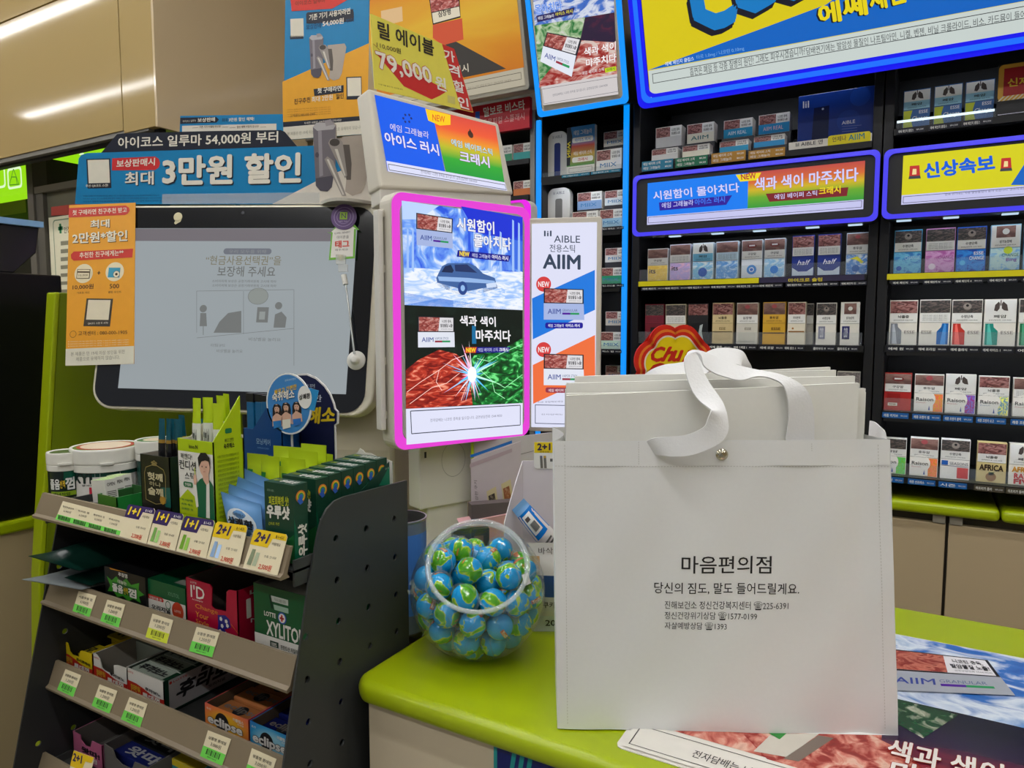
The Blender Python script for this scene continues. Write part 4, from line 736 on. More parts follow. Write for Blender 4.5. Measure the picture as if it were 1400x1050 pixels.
tagrow([(p[1] - 3, p[2] - 4) for p in AF[:3]], 665, .012, z3[4] - .001, 0, BLUET, [short(p[0]) for p in AF[:3]], txts=['레종 그린', '레종 선프레소', '시즌']); tagrow([(p[1] - 4, p[2] - 3) for p in AF[3:]], 671, .012, z3[4] - .001, 0, OLIV, [short(p[0]) for p in AF[3:]], txts=['아프리카 룰라', '아프리카 몰라'])
tagrow([(768, 806), (808, 848)], 240, .007, z1[0], 0, [(40, 130, 160)], ['promo card marked NEW', 'lower white stick pack, narrow cabinet'], txts=['에임 그래뉼라 아이스', '에임 베이퍼 스틱'])
tagrow([(822, 853)], 316, .008, z1[1], 0, DARKT, ['honeycomb stick pack'], txts=['믹스 아이스']); tagrow([(822, 853)], 393, .008, z1[2], 0, DARKT, ['green crossed stick pack'], txts=['믹스 아이스볼']); tagrow([(822, 850)], 484, .008, z1[3], 0, DARKT, ['pale green crossed stick pack'], txts=['믹스 업'])
CL = glass((230, 240, 250), .035)
def row_fit(par, x0, x1, z, lip, led_z=None, z0_=False):
    par = min(SH_[par.name], key=lambda q: abs(q[0] - z))[1]
    if lip: b = MB(); b.box(x0, x1, 1.7905, 1.792, z + .0005, z + lip, CL); b.build('clear_lip', par)
    if led_z: b = MB(); yb = (1.797, 1.803) if z0_ else (1.7895, 1.797); zz = led_z + (.009 if z0_ else 0); b.box(x0 + .02, x1 - .02, yb[0], yb[1], zz - .003, zz, LED); b.build('light_bar', par)
    if led_z and not z0_: b = MB(); b.box(x0, x1, 1.7865, 1.7885, led_z - .007, led_z + .002, C_SHELF); b.build('lip', par)
X2a, X2b, X3b = xa + .03, xb_ - .025, xb_ + .58
row_fit(cab2, X2a, X2b, z2[1], .03, float(SV.W(a1)[2]), True); row_fit(cab2, X2a, X2b, z2[2], .03, None); row_fit(cab2, X2a, X2b, z2[0], 0, 1.968)
X3a = xb_ + .025
row_fit(cab3, X3a, X3b, z3[0], .018, 1.968); row_fit(cab3, X3a, X3b, z3[1], .03, float(SV.W(c1)[2]), True); row_fit(cab3, X3a, X3b, z3[2], .03, z3[1] - .015); row_fit(cab3, X3a, X3b, z3[3], .03, z3[2] - .015); row_fit(cab3, X3a, X3b, z3[4], .03, z3[3] - .015)
for k in range(4): row_fit(cab1, x1a + .022, xa - .024, z1[k], .012, None if k == 0 else z1[k - 1] - .015)
for par, x0, x1, z, col, txt in ((cab2, X2a, float(aY(1.785, 1037, 388)[0]), z2[1], (206, 196, 12), None), (cab2, float(aY(1.785, 1038, 388)[0]), X2b, z2[1], (44, 38, 66), '마이크로 슬림'), (cab3, X3a - .005, X3b, z3[1], (206, 196, 12), None)):
    b = MB(); b.box(x0, x1, 1.7845, 1.788, z - .0135, z - .001, M(col, .4)); S = Surf((0, 1.7845, 0), (1, 0, 0))
    if txt: T3(b, S, txt, (1078, 386), (1124, 384.5), (1078, 381), M((220, 200, 40)), 1, .02)
    b.build('edge_strip', min(SH_[par.name], key=lambda q: abs(q[0] - z))[1])
b = MB(); b.box(float(aY(1.79, 1226, 178)[0]), float(aY(1.79, 1359, 163)[0]), 1.788, 1.7905, z3[0] + .012, z3[0] + .0165, E((225, 245, 250), 1.2)); b.build('tray_glint', SH_[cab3.name][0][1])  # glowing bar imitates the bright glint on the clear tray front, no lamp

for scr_x, scr_y in ((925, 325), (983, 321), (1040, 317), (1112, 311), (1170, 307), (1236, 303), (1300, 298), (1380, 293)):
    p_ = aY(1.79, scr_x, scr_y); b = MB(); zz = (float(SV.W(a1)[2]) if scr_x < 1200 else float(SV.W(c1)[2])); b.box(p_[0] - .014, p_[0] + .014, 1.770, 1.782, zz - .003, zz - .0002, E((190, 215, 235), 1.0)); b.build('led_chip', bpy.data.objects['shelf_screen' if scr_x < 1200 else 'shelf_screen.001'])
# ================================================================== front counter
LIME_EDGE = C_LIMEP; Z0 = .95
t = thing('checkout_counter', 'lime topped checkout counter with cream front and navy striped panel', 'counter', (.2, .95, 0))
b = MB(); YC0, YC1 = .652, 1.273
poly = [(-.618 + .02, YC0), (1.3, YC0), (1.3, YC1), (-1.5, YC1), (-1.5, .83), (-.618, .83), (-.618, YC0 + .02)]
b.prism([(x, y, .921) for x, y in poly], (0, 0, .029), C_LIMEP); b.build('top', t, bevel=.0125, seg=5, smooth=50)
b = MB(); b.box(-.597, 1.25, .668, 1.25, .1, .921, M((208, 194, 166), .45, scale=3, var=.02)); b.box(-1.48, -.6, .85, 1.25, .1, .921, M((214, 202, 178), .45)); b.box(-.58, 1.2, .7, 1.22, 0, .1, C_DARK); b.build('body', t)
S = Surf((0, .668, 0), (1, 0, 0)); b = MB(); xg = float(S.P(676, 1010)[0]); b.box(xg, 1.25, .6665, .668, .12, .9205, M((14, 28, 104), .35)); S = Surf((0, .6665, 0), (1, 0, 0)); TEAL = M((24, 150, 150), .35)
b.face([np.array((xg, .6663, .12)), np.array((xg + .0045, .6663, .12)), np.array((xg + .0045, .6663, .92)), np.array((xg, .6663, .92))], TEAL)
for k in range(3):
    x0_ = 703 + 11.5 * k; q0, q1 = S.P(x0_, 1012), S.P(x0_ - 6, 1050); d = (q1 - q0) / (q0[2] - q1[2]); e = q0 + d * .5
    zt9 = .9203; tp = q0 - d * (zt9 - q0[2]); b.face([np.array((tp[0], .6663, zt9)), np.array((e[0], .6663, e[2])), np.array((e[0] + .0055, .6663, e[2])), np.array((tp[0] + .0055, .6663, zt9))], TEAL)
b.build('graphic_panel', t)
# flat advert poster lying on the counter
ZP = Z0 + .0012; S = Surf((0, 0, ZP), (1, 0, 0), (0, 1, 0)); t = thing('counter_poster', 'large ice and spice advert poster lying flat under the white tote bag', 'poster', (.05, .9, Z0 + .0002))
q0 = S.uv(841, 1019); q1 = S.uv(1300, 881); xl, yb = float(q0[0]), float(q0[1]) - .002; xr, yt = .46, float(S.uv(1300, 881)[1])
b = MB(); q = [(xl + .008, yb), (xr, yb), (xr, yt), (xl, yt), (xl, yb + .008), (xl + .003, yb + .002)]; b.prism([(x, y, Z0 + .0002) for x, y in q], (0, 0, .001), M((226, 222, 214), .25)); b.build('sheet', t)
b = MB(); V = lambda x, y: pj((x, y, ZP))
NZ = dict(rough=.2)
ICEP = PIC('ice_print', [(0, (14, 50, 130)), (.42, (50, 110, 190)), (.55, (220, 230, 240)), (.75, (90, 140, 200)), (1, (230, 236, 240))], 4, 9, .8, rough=.2, stretch=(2.6, 1.2))
MEATP = PIC('spice_print', [(0, (80, 14, 14)), (.42, (150, 40, 34)), (.55, (206, 120, 104)), (.66, (226, 180, 160)), (1, (110, 24, 24))], 6, 9, .8, rough=.2, stretch=(2, 1))
NIGHTP = PIC('night_print', [(0, (190, 80, 60)), (.3, (170, 50, 50)), (.42, (120, 40, 60)), (.55, (40, 28, 60)), (.7, (20, 20, 44)), (1, (16, 18, 40))], 2.2, 8, 1, rough=.2, grad=('v', .6))
ymid = float(S.uv(1228, 956)[1]); ybox = float(S.uv(905, 999)[1])
PG(b, S, [V(xl + .01, ymid), V(xr, ymid), V(xr, yt - .002), V(xl + .01, yt - .002)], ICEP, 1)
PG(b, S, [V(xl + .01, ybox + .006), V(-.02, ybox + .006), V(-.02, ymid), V(xl + .01, ymid)], MEATP, 1); PG(b, S, [V(-.02, ybox + .006), V(xr, ybox + .006), V(xr, ymid), V(-.02, ymid)], NIGHTP, 1)
PG(b, S, [(1228, 957), (1310, 978), (1262, 1010), (1218, 985)], PIC('leaf_print', [(0, (10, 50, 30)), (.5, (30, 80, 50)), (.7, (200, 200, 180)), (1, (20, 40, 30))], 4, 6, 1, rough=.2), 2)
PG(b, S, [(1010, 998), (1180, 1000), (1240, 1030), (1300, 1090), (1060, 1050)], MEATP, 2)
PG(b, S, [(1055, 1004), (1120, 1004), (1076, 1036), (1030, 1028)], M((206, 200, 188), .25), 3); PG(b, S, [(1050, 1003), (1076, 1003), (1066, 1012)], M((40, 130, 50), .25), 4); PG(b, S, [(1119, 1006), (1140, 1010), (1092, 1042), (1071, 1038)], M((120, 106, 96), .25), 3)
R(b, S, V(xl + .006, yb + .004), V(xr - .01, ybox + .002), M((226, 222, 214), .25), 5, .004); RB(b, S, V(xl + .012, yb + .010), V(xr - .02, ybox - .004), .0011, M((50, 44, 44), .3), 6)
T3(b, S, '전자담배는 니코틴 중독을 일으킵니다', (944, 1036), (1180, 1112), (951, 1027), M((50, 46, 44), .3), 6, .01)
TS(b, S, '색과 색이', (1211, 1038), (1372, 1078), (1218, 1012), M((236, 228, 222), .25), M((150, 30, 26), .25), 7, .03); TS(b, S, '마주치다', (1214, 1072), (1400, 1112), (1221, 1042), M((236, 228, 222), .25), M((150, 30, 26), .25), 7, .03)
aiim_box(b, S, ((1196, 886), (1350, 904), (1205, 917), (1368, 928), (1206, 945), (1388, 953)), 7, lit=False, silver=True, gore=PIC('warning_print', [(0, (60, 20, 20)), (.4, (140, 50, 44)), (.55, (196, 110, 90)), (.65, (120, 40, 36)), (1, (50, 20, 20))], 3, 5, 2, rough=.25))
b.build('print', t)
# ================================================================== white tote bag with folded bags in it
BAGM = M((232, 233, 232), .42, spec=.45, bump=.04, scale=220, var=.015, name='woven_bag'); BAGIN = M((230, 229, 222), .45, spec=.4, bump=.03, scale=160, var=.02); STR = M((230, 230, 230), .5, bump=.15, scale=400, var=.02)
zb_ = ZP + .0006
L0, L1 = aZ(zb_, 762, 995.5), aZ(zb_, 1228, 1005.5); ub = nrm(L1 - L0); SB = Surf(L0, ub)
class WSurf(Surf):
    def disp(s, q):
        x, y = q; w = .0016 * math.sin(9 * x + 3 * y) * math.sin(math.pi * min(1, max(0, y / .33))) + .0009 * math.sin(31 * x + 14 * y + 1) + .0006 * math.sin(60 * x - 40 * y)
        return w + .004 * math.exp(-((x - .335 + .04 * y) / .018) ** 2) * -1
    def W(s, q, l=0): return s.o + s.u * q[0] + s.v * q[1] + s.n * (l * EPS + s.disp(q))
    def P(s, x, y, l=0): return s.W(s.uv(x, y), l)
SW = WSurf(L0, ub)
t = thing('tote_bag', 'large white printed tote bag standing on the counter, packed with folded bags', 'bag', (L0 + L1) / 2 - SB.n * .05)
cTL, cTR, cBR, cBL = [SB.uv(*p) for p in ((757.5, 603), (1217, 601), (1228, 1005.5), (762, 995.5))]
cBL = np.array((cBL[0], 0.0)); cBR = np.array((cBR[0], 0.0)); HB = float(cTL[1])
def bag_q(s, v): return (cBL * (1 - s) + cBR * s) * (1 - v) + (cTL * (1 - s) + cTR * s) * v
b = MB(); b.grid(lambda s, v: SW.W(bag_q(s, v)), 60, 50, BAGM)
INKB = M((34, 33, 34), .5)
TX(b, SW, '마음편의점', (931, 782.5), (1055, 760.5), INKB, 1.2, .008); TX(b, SW, '당신의 짐도, 말도 들어드릴게요.', (894, 810.5), (1093, 797.5), INKB, 1.2, .004)
G5 = M((52, 52, 54), .5)
TX(b, SW, '진해보건소 정신건강복지센터 ☎225-6391', (908, 832), (1078, 822.3), G5, 1.2, 0); TX(b, SW, '정신건강위기상담 ☎1577-0199', (908, 846), (1034.5, 836.5), G5, 1.2, 0); TX(b, SW, '자살예방상담 ☎1393', (908.4, 859.8), (993, 850.3), G5, 1.2, 0)
b.build('front_panel', t, smooth=60)
b = MB()
def stitch(p, q, n=90):
    a, c = SB.uv(*p), SB.uv(*q)
    for k in range(n):
        s0, s1 = k / n, (k + .6) / n; A_, B_ = a + (c - a) * s0, a + (c - a) * s1; d = nrm(B_ - A_); w = np.array((-d[1], d[0])) * .0004
        b.face([SW.W(A_ - w, 3), SW.W(B_ - w, 3), SW.W(B_ + w, 3), SW.W(A_ + w, 3)], M((206, 206, 202), .5))
stitch((759, 637), (1217, 638), 110); stitch((873, 604), (873, 636), 10); stitch((1109, 606), (1110, 636), 10); stitch((772, 608), (776, 990), 90); stitch((1201, 608), (1210, 998), 90)
b.build('stitching', t)
b = MB(); b.grid(lambda s, v: SW.W(bag_q(s, 1 - .001 - .082 * v * .0) + np.array((0, .0)), 0) + SB.n * .0006 * 0 + np.array((0, 0, -.027 * v)) + SB.n * .0004, 60, 4, BAGM); b.build('hem', t, smooth=60)
DB = .105
b = MB(); f = lambda s, v, d: SB.W(bag_q(s, v)) - SB.n * d
b.grid(lambda s, v: f(1 - s, v * 1.0, DB), 10, 10, BAGIN); b.build('back_panel', t)
for s_ in (0, 1): b = MB(); b.grid(lambda a, v: f(s_, v, a * DB) + SB.u * (.012 * math.sin(math.pi * a) * (1 if s_ == 0 else -1) * (v ** .7)), 10, 16, BAGM); b.build('gusset', t, smooth=60)
b = MB(); b.grid(lambda a, v: f(a, 0, v * DB), 8, 4, BAGM); b.build('base', t)
SN = SW.P(987, 621.5); b = MB(); b.lathe(SN + SB.n * .001, [(.0001, .0048), (.003, .0044), (.0050, .0028), (.0064, .0012), (.0066, 0)], M((196, 190, 170), .18, metal=1), axis=SB.n, n=24); b.build('snap_button', t, smooth=40)
def ribbon(pairs, parent, nm='handle', mat=STR):
    A_ = []; B_ = []
    P0 = [(Surf(SB.o - SB.n * d, SB.u).P(*p), Surf(SB.o - SB.n * d2, SB.u).P(*q)) for p, q, d, d2 in pairs]
    n = len(P0); pts = []
    for i in range(n - 1):
        for k in range(6):
            w = k / 6; r = []
            for e in (0, 1):
                p0, p1, p2, p3 = (P0[max(i - 1, 0)][e], P0[i][e], P0[i + 1][e], P0[min(i + 2, n - 1)][e])
                r.append(.5 * ((2 * p1) + (p2 - p0) * w + (2 * p0 - 5 * p1 + 4 * p2 - p3) * w ** 2 + (3 * p1 - p0 - 3 * p2 + p3) * w ** 3))
            pts.append(r)
    pts.append(list(P0[-1])); b = MB(); m_ = len(pts); TH = .0009; nr = []
    for i in range(m_):
        tg = (pts[min(i + 1, m_ - 1)][0] + pts[min(i + 1, m_ - 1)][1]) - (pts[max(i - 1, 0)][0] + pts[max(i - 1, 0)][1]); w_ = np.cross(pts[i][1] - pts[i][0], tg); w_ = nrm(w_) if np.linalg.norm(w_) > 1e-9 else nr[-1]
        if nr and np.dot(w_, nr[-1]) < 0 and False: w_ = -w_
        nr.append(w_)
    for sg in (1, -1):
        V = [pts[i][0] * (1 - q / 4) + pts[i][1] * q / 4 + nr[i] * TH * sg for i in range(m_) for q in range(5)]
        fs = [(i * 5 + q, i * 5 + q + 1, (i + 1) * 5 + q + 1, (i + 1) * 5 + q) for i in range(m_ - 1) for q in range(4)]
        b.add(V, fs if sg > 0 else [f[::-1] for f in fs], mat)
    for e in (0, 1): b.add([pts[i][e] + nr[i] * TH * sg for i in range(m_) for sg in (1, -1)], [(2 * i, 2 * i + 1, 2 * i + 3, 2 * i + 2) for i in range(m_ - 1)], mat)
    return b.build(nm, parent, smooth=50)
ribbon([((876, 612), (888, 622), .010, .010), ((890, 600), (902, 622), -.004, -.006), ((915, 597), (922, 624), -.012, -.016), ((940, 594), (950, 621), -.018, -.022), ((962, 584), (982, 607), -.022, -.024), ((968, 572), (995, 590), -.024, -.022), ((972, 562), (994, 570), -.026, -.016), ((971, 560), (989, 553), -.018, -.006),
        ((956, 548), (982, 541), -.004, .0), ((945, 532), (970, 524), .004, .010), ((937, 508), (959, 503), .012, .018), ((936, 490), (953, 481), .018, .026), ((944, 480), (958, 486), .026, .022), ((958, 480), (962, 500), .03, .018), ((978, 488), (976, 510), .03, .018), ((998, 496), (993, 516), .028, .016), ((1018, 502), (1013, 520), .024, .014), ((1040, 507), (1037, 515), .02, .012), ((1062, 511), (1058, 519), .014, .008), ((1086, 520), (1071, 528), .008, .004), ((1103, 534), (1077, 546), .004, .002), ((1112, 560), (1078, 572), .004, .004), ((1113, 605), (1074, 605), .006, .006), ((1113, 625), (1074, 625), .006, .006)], t)
ribbon([((880, 540), (900, 540), .092, .092), ((878, 519), (896, 524), .09, .086), ((888, 507), (903, 522), .088, .08), ((908, 499), (918, 520), .086, .076), ((930, 496), (938, 520), .084, .072), ((952, 490), (958, 514), .082, .07), ((974, 478), (982, 502), .082, .07), ((996, 476), (1000, 498), .082, .07), ((1014, 480), (1012, 500), .082, .072), ((1022, 492), (1010, 506), .084, .078), ((1028, 505), (1006, 512), .09, .084), ((1032, 540), (1008, 540), .092, .092)], t)
ribbon([((1190, 575), (1188, 600), .095, .09), ((1196, 577), (1193, 600), .085, .08), ((1203, 583), (1198, 603), .07, .068), ((1210, 590), (1202, 606), .06, .06), ((1213, 604), (1204, 618), .055, .055)], t)
shl = [(.012, (768.5, 541), (1174, 523.6)), (.024, (757.5, 538), (1183, 531)), (.036, (774, 524), (1168.6, 514)), (.048, (761, 532), (1190.7, 536)), (.060, (786, 514.5), (1143, 506)), (.072, (790, 517), (1136, 502)), (.084, (778, 525), (1170, 519))]
for k, (d, p, q) in enumerate(shl):
    Sd = Surf(SB.o - SB.n * d, SB.u); a, c = Sd.uv(*p), Sd.uv(*q); b = MB(); x0, x1 = max(a[0], .008), min(c[0], .345)
    rr = random.Random(k)
    ph = rr.random() * 6
    def fn(s, v, off=0):
        top = a[1] + (c[1] - a[1]) * s; x = x0 + (x1 - x0) * s; y = .006 + (top - .006) * v
        return Sd.W((x, y)) + SB.n * (.0012 * math.sin(14 * s + ph) * v - off)
    nu, nv, TH = 24, 12, .0058
    F = [fn(i / nu, j / nv) for j in range(nv + 1) for i in range(nu + 1)]; Bk = [fn(i / nu, j / nv, TH) for j in range(nv + 1) for i in range(nu + 1)]
    b.add(F, [(j * (nu + 1) + i, j * (nu + 1) + i + 1, (j + 1) * (nu + 1) + i + 1, (j + 1) * (nu + 1) + i) for j in range(nv) for i in range(nu)], BAGIN)
    b.add(Bk, [(j * (nu + 1) + i, (j + 1) * (nu + 1) + i, (j + 1) * (nu + 1) + i + 1, j * (nu + 1) + i + 1) for j in range(nv) for i in range(nu)], BAGIN)
    N1 = nu + 1; ring = [j * N1 for j in range(nv + 1)]; rim = lambda ids: b.add([F[i] for i in ids] + [Bk[i] for i in ids], [(i, len(ids) + i, len(ids) + i + 1, i + 1) for i in range(len(ids) - 1)], BAGIN)
    rim([nv * N1 + i for i in range(N1)][::-1]); rim(ring[::-1]); rim([j * N1 + nu for j in range(nv + 1)]); rim(list(range(N1)))
    T_(b.build('folded_tote_bag', smooth=40), 'plain white folded tote bag standing inside the printed tote bag', 'bag', 'folded bags inside the printed tote bag')
# ================================================================== candy bowl with globe gummies
RB_ = .0925; zc = Z0 + RB_ * .955
d_ = 1.0
for _ in range(30): c_ = aD(d_, 653.5, 806.5); d_ *= 1 + (c_[2] - zc) * .8
CB = c_; ax_ = nrm(nrm(CP - CB) * math.cos(math.radians(27)) + nrm(np.array([0, 0, 1.]) - nrm(CP - CB) * nrm(CP - CB)[2]) * math.sin(math.radians(27)))
OPEN = math.asin(.69)
t = thing('candy_bowl', 'clear round tilted plastic bowl full of globe candies on the lime counter', 'bowl', (CB[0], CB[1], Z0 + .0005))
CLB = glass((226, 240, 240), .035, .03)
pr = [(RB_ * math.sin(a), RB_ * math.cos(a)) for a in np.linspace(OPEN, math.pi, 22)]; pr[-1] = (1e-5, pr[-1][1])
b = MB()
b.lathe(CB, pr, CLB, axis=ax_, n=56)
zlo = Z0 + .0008
b.v = [(v[0], v[1], max(v[2], zlo)) for v in b.v]
b.build('shell', t, smooth=60)
b = MB(); rr_, hh_ = RB_ * math.sin(OPEN), RB_ * math.cos(OPEN); a1_ = nrm(np.cross(ax_, (0, 0, 1))); b1_ = np.cross(ax_, a1_)
b.tube([CB + ax_ * (hh_ + .003) + (a1_ * math.cos(q) + b1_ * math.sin(q)) * (rr_ + .0015) for q in np.linspace(0, 2 * math.pi, 57)[:-1]], .0032, glass((236, 246, 246), .22, .05), 8, True)
b.tube([CB + ax_ * (hh_ - .001) + (a1_ * math.cos(q) + b1_ * math.sin(q)) * (rr_ - .001) for q in np.linspace(0, 2 * math.pi, 57)[:-1]], .0018, glass((236, 246, 246), .22, .05), 8, True); b.build('rim', t, smooth=60)
b = MB(); p_ = aD(float(np.dot(CB - CP, _f)) - RB_ * .80, 737, 788); n_ = nrm(p_ - CB); uu = nrm(np.cross((0, 0, 1), n_)); vv = np.cross(n_, uu); p_ = CB + n_ * (RB_ + .0008); b.obox(p_ - uu * .006 - vv * .007, uu * .012, vv * .014, n_ * .0004, M((226, 226, 222), .5)); b.build('sticker', t)
GLOBE = bpy.data.materials.new('globe_wrapper'); GLOBE.use_nodes = True; nt = GLOBE.node_tree; bs = nt.nodes['Principled BSDF']
tc = nt.nodes.new('ShaderNodeTexCoord'); nz = nt.nodes.new('ShaderNodeTexNoise'); nz.inputs['Scale'].default_value = 34; nz.inputs['Detail'].default_value = 4; nz.inputs['Distortion'].default_value = .8
rp = nt.nodes.new('ShaderNodeValToRGB'); e_ = rp.color_ramp.elements
for _ in range(4): e_.new(.5)
for el_, (p_, c_) in zip(e_, [(0, (0, 110, 190)), (.51, (10, 150, 210)), (.535, (180, 200, 50)), (.57, (90, 170, 30)), (.67, (60, 140, 24)), (.70, (190, 110, 40))]): el_.position = p_; el_.color = lin(c_)
oi = nt.nodes.new('ShaderNodeObjectInfo'); ad = nt.nodes.new('ShaderNodeVectorMath'); ad.operation = 'ADD'; nt.links.new(tc.outputs['Object'], ad.inputs[0]); nt.links.new(oi.outputs['Random'], ad.inputs[1]); nt.links.new(ad.outputs[0], nz.inputs['Vector'])
nt.links.new(nz.outputs['Fac'], rp.inputs[0]); nt.links.new(rp.outputs[0], bs.inputs['Base Color']); bs.inputs['Roughness'].default_value = .16; bs.inputs['Coat Weight'].default_value = .5; bs.inputs['Coat Roughness'].default_value = .08
RG_ = .0176; NG = 64; Rin = RB_ - RG_ - .0016
pos = CB + rng.normal(size=(NG, 3)) * .03
for it in range(900):
    pos[:, 2] -= .00025 if it < 750 else 0
    for _ in range(2):
        dd = pos[:, None] - pos[None]; ds = np.linalg.norm(dd, axis=2) + np.eye(NG); ov = np.maximum(0, 2 * RG_ + .0008 - ds); np.fill_diagonal(ov, 0)
        pos += .5 * (dd / ds[:, :, None] * ov[:, :, None]).sum(1)
        v_ = pos - CB; r_ = np.linalg.norm(v_, axis=1); k_ = r_ > Rin; pos[k_] = CB + v_[k_] * (Rin / r_[k_])[:, None]
        h_ = (pos - CB) @ ax_; o_ = h_ > hh_ - .004; pos[o_] -= ax_ * (h_[o_] - hh_ + .004)[:, None]; pos[:, 2] = np.maximum(pos[:, 2], Z0 + RG_ + .002)
gm = None; wm = None; CLW = glass((220, 240, 240), .10, .06)
for i in range(NG):
    if gm is None:
        b = MB(); b.sphere((0, 0, 0), RG_, GLOBE, 28, 18); 
        sph = lambda u_, v_, r: np.array((r * math.cos(v_) * math.cos(u_), r * math.cos(v_) * math.sin(u_), r * math.sin(v_))); b.add([sph(-.42 + .84 * i / 8, -.16 + .32 * j / 3, RG_ + .0001) for j in range(4) for i in range(9)], [(j * 9 + i, j * 9 + i + 1, j * 9 + i + 10, j * 9 + i + 9) for j in range(3) for i in range(8)], M((180, 84, 30), .3))
        co, fs = text_mesh('Trolli', .03); b.add([sph(-.32 + .64 * p[0], -.11 + .22 * p[1], RG_ + .0002 + .00004 * p[2]) for p in co], fs, M((236, 226, 200), .3)); g = b.build('globe_candy', smooth=60, origin=(0, 0, 0)); gm = g
        b = MB(); b.lathe((0, 0, 0), [(RG_ * .985, .0003), (RG_ * 1.16, .0003), (RG_ * 1.19, 0), (RG_ * 1.16, -.0003), (RG_ * .985, -.0003)], CLW, n=28); b.obox((RG_ * 1.1, -.004, -.0003), (.007, 0, 0), (0, .008, 0), (0, 0, .0006), CLW); w = b.build('wrapper_flange', g, smooth=40); wm = w
    else:
        g = gm.copy(); COL.objects.link(g); w = wm.copy(); w.parent = g; COL.objects.link(w)
    g.location = tuple(pos[i]); rr = random.Random(i * 3 + 1); g.rotation_euler = (rr.uniform(0, 6), rr.uniform(0, 6), rr.uniform(0, 6))
    T_(g, 'blue and green globe candy in clear wrap inside the round bowl', 'candy', 'globe candies in the bowl')
# ================================================================== things behind the bowl
C_WHT = M((206, 202, 194), .4, scale=6, var=.02); C_BEIGE = M((196, 186, 164), .45, scale=6, var=.02)
def facing(d, px, py, u=None): return Surf(aD(d, px, py), _r if u is None else u)
ct = aZ(Z0, 551, 858); t = thing('tin_can', 'open blue grey tin can between the dark shelf side and the bowl', 'can', (ct[0] + .0, ct[1] + .05, Z0 + .0005)); cc = np.array((ct[0], ct[1], Z0 + .0005))
ORG[t.name] = tuple(cc); t.location = tuple(cc)
dcan = float(np.dot(cc - CP, _f)); hcan = float(hit(cc, _f, 551, 703)[2] - Z0)
TINB = PIC('tin_print', [(0, (60, 70, 90)), (.5, (110, 120, 134)), (.6, (40, 110, 190)), (1, (70, 70, 80))], 3, 4, 1, rough=.3)
b = MB(); b.lathe(cc, [(.001, 0), (.034, 0), (.036, .003), (.036, hcan - .004), (.0373, hcan - .002), (.0373, hcan), (.035, hcan), (.0345, hcan - .006), (.034, .01), (.001, .01)], M((150, 150, 146), .3, metal=.8), n=36, m_of=lambda k: M((88, 98, 112), .3) if k == 2 else M((150, 150, 146), .3, metal=.8)); b.build('body', t, smooth=40)
b = MB(); pl_ = np.linspace(-1.2, .6, 12); b.add([cc + np.array((.0363 * math.cos(a), .0363 * math.sin(a), z)) for z in (.03, hcan - .02) for a in pl_], [(i, i + 1, 12 + i + 1, 12 + i) for i in range(11)], M((60, 110, 180), .35)); b.build('paper_label', t)
t = thing('snack_display', 'pale lilac cardboard display box with cut corners right of the bowl', 'display box', aZ(Z0, 735, 866)); LIL = M((208, 200, 206), .6, var=.02)
base_ = aZ(Z0 + .001, 735, 864); SD = Surf(base_ + _f0 * .06, _r); ORG[t.name] = tuple(base_); t.location = tuple(base_)
b = MB(); qz = lambda S_q, px, py: S_q.P(px, py)
zbt = Z0 + .001
p0, p1 = SD.P(715, 630), SD.P(800, 630); b.prism([p0, p1, np.array((p1[0], p1[1], zbt)), np.array((p0[0], p0[1], zbt))], SD.n * -.0015, LIL); b.build('back_flap', t)
b = MB(); SL = Surf(p0, nrm(_r * .5 + _f0 * .87)); fz = [SL.P(x, y) for x, y in ((715, 630), (707, 655), (698, 685), (690, 715))]; e = fz[-1] - (SL.u * 0.0); b.prism(fz + [np.array((fz[-1][0], fz[-1][1], zbt)), np.array((p0[0], p0[1], zbt))], SL.n * -.0015, LIL); b.build('side_flap', t)
b = MB(); b.prism([np.array((p0[0], p0[1], zbt)), np.array((p1[0], p1[1], zbt)), np.array((p1[0], p1[1], zbt)) - _f0 * .05, np.array((fz[-1][0], fz[-1][1], zbt))], (0, 0, .0015), LIL); b.build('floor_flap', t)
t2 = SD.up(.001); b = MB(); R(b, t2, (730, 604), (775, 641), M((226, 224, 220), .4), 1, .006); R(b, t2, (730.5, 604.5), (775, 619), M((222, 196, 20), .4), 2); T3(b, t2, '2+1', (735, 615), (752, 615), (735, 606.5), M((44, 30, 70)), 3, .05); T3(b, t2, '한정수량', (738, 618.7), (751, 618.7), (738, 616.6), M((90, 60, 20)), 3, 0)
for k, c in enumerate(((100, 104, 130), (196, 160, 60))): PG(b, t2, [(738 + 5 * k, 623), (741.5 + 5 * k, 623), (742.5 + 5 * k, 640), (739 + 5 * k, 640)], M((110, 106, 100)), 3); PG(b, t2, [(738.3 + 5 * k, 623), (741.3 + 5 * k, 623), (741.5 + 5 * k, 626), (738.5 + 5 * k, 626)], M(c), 4)
R(b, t2, (752, 627), (760, 631), M((90, 90, 90)), 3)
T_(b.build('promo_tag', solid=.0006), 'yellow 2+1 promo tag at the top of the lilac cardboard display', 'promo tag')
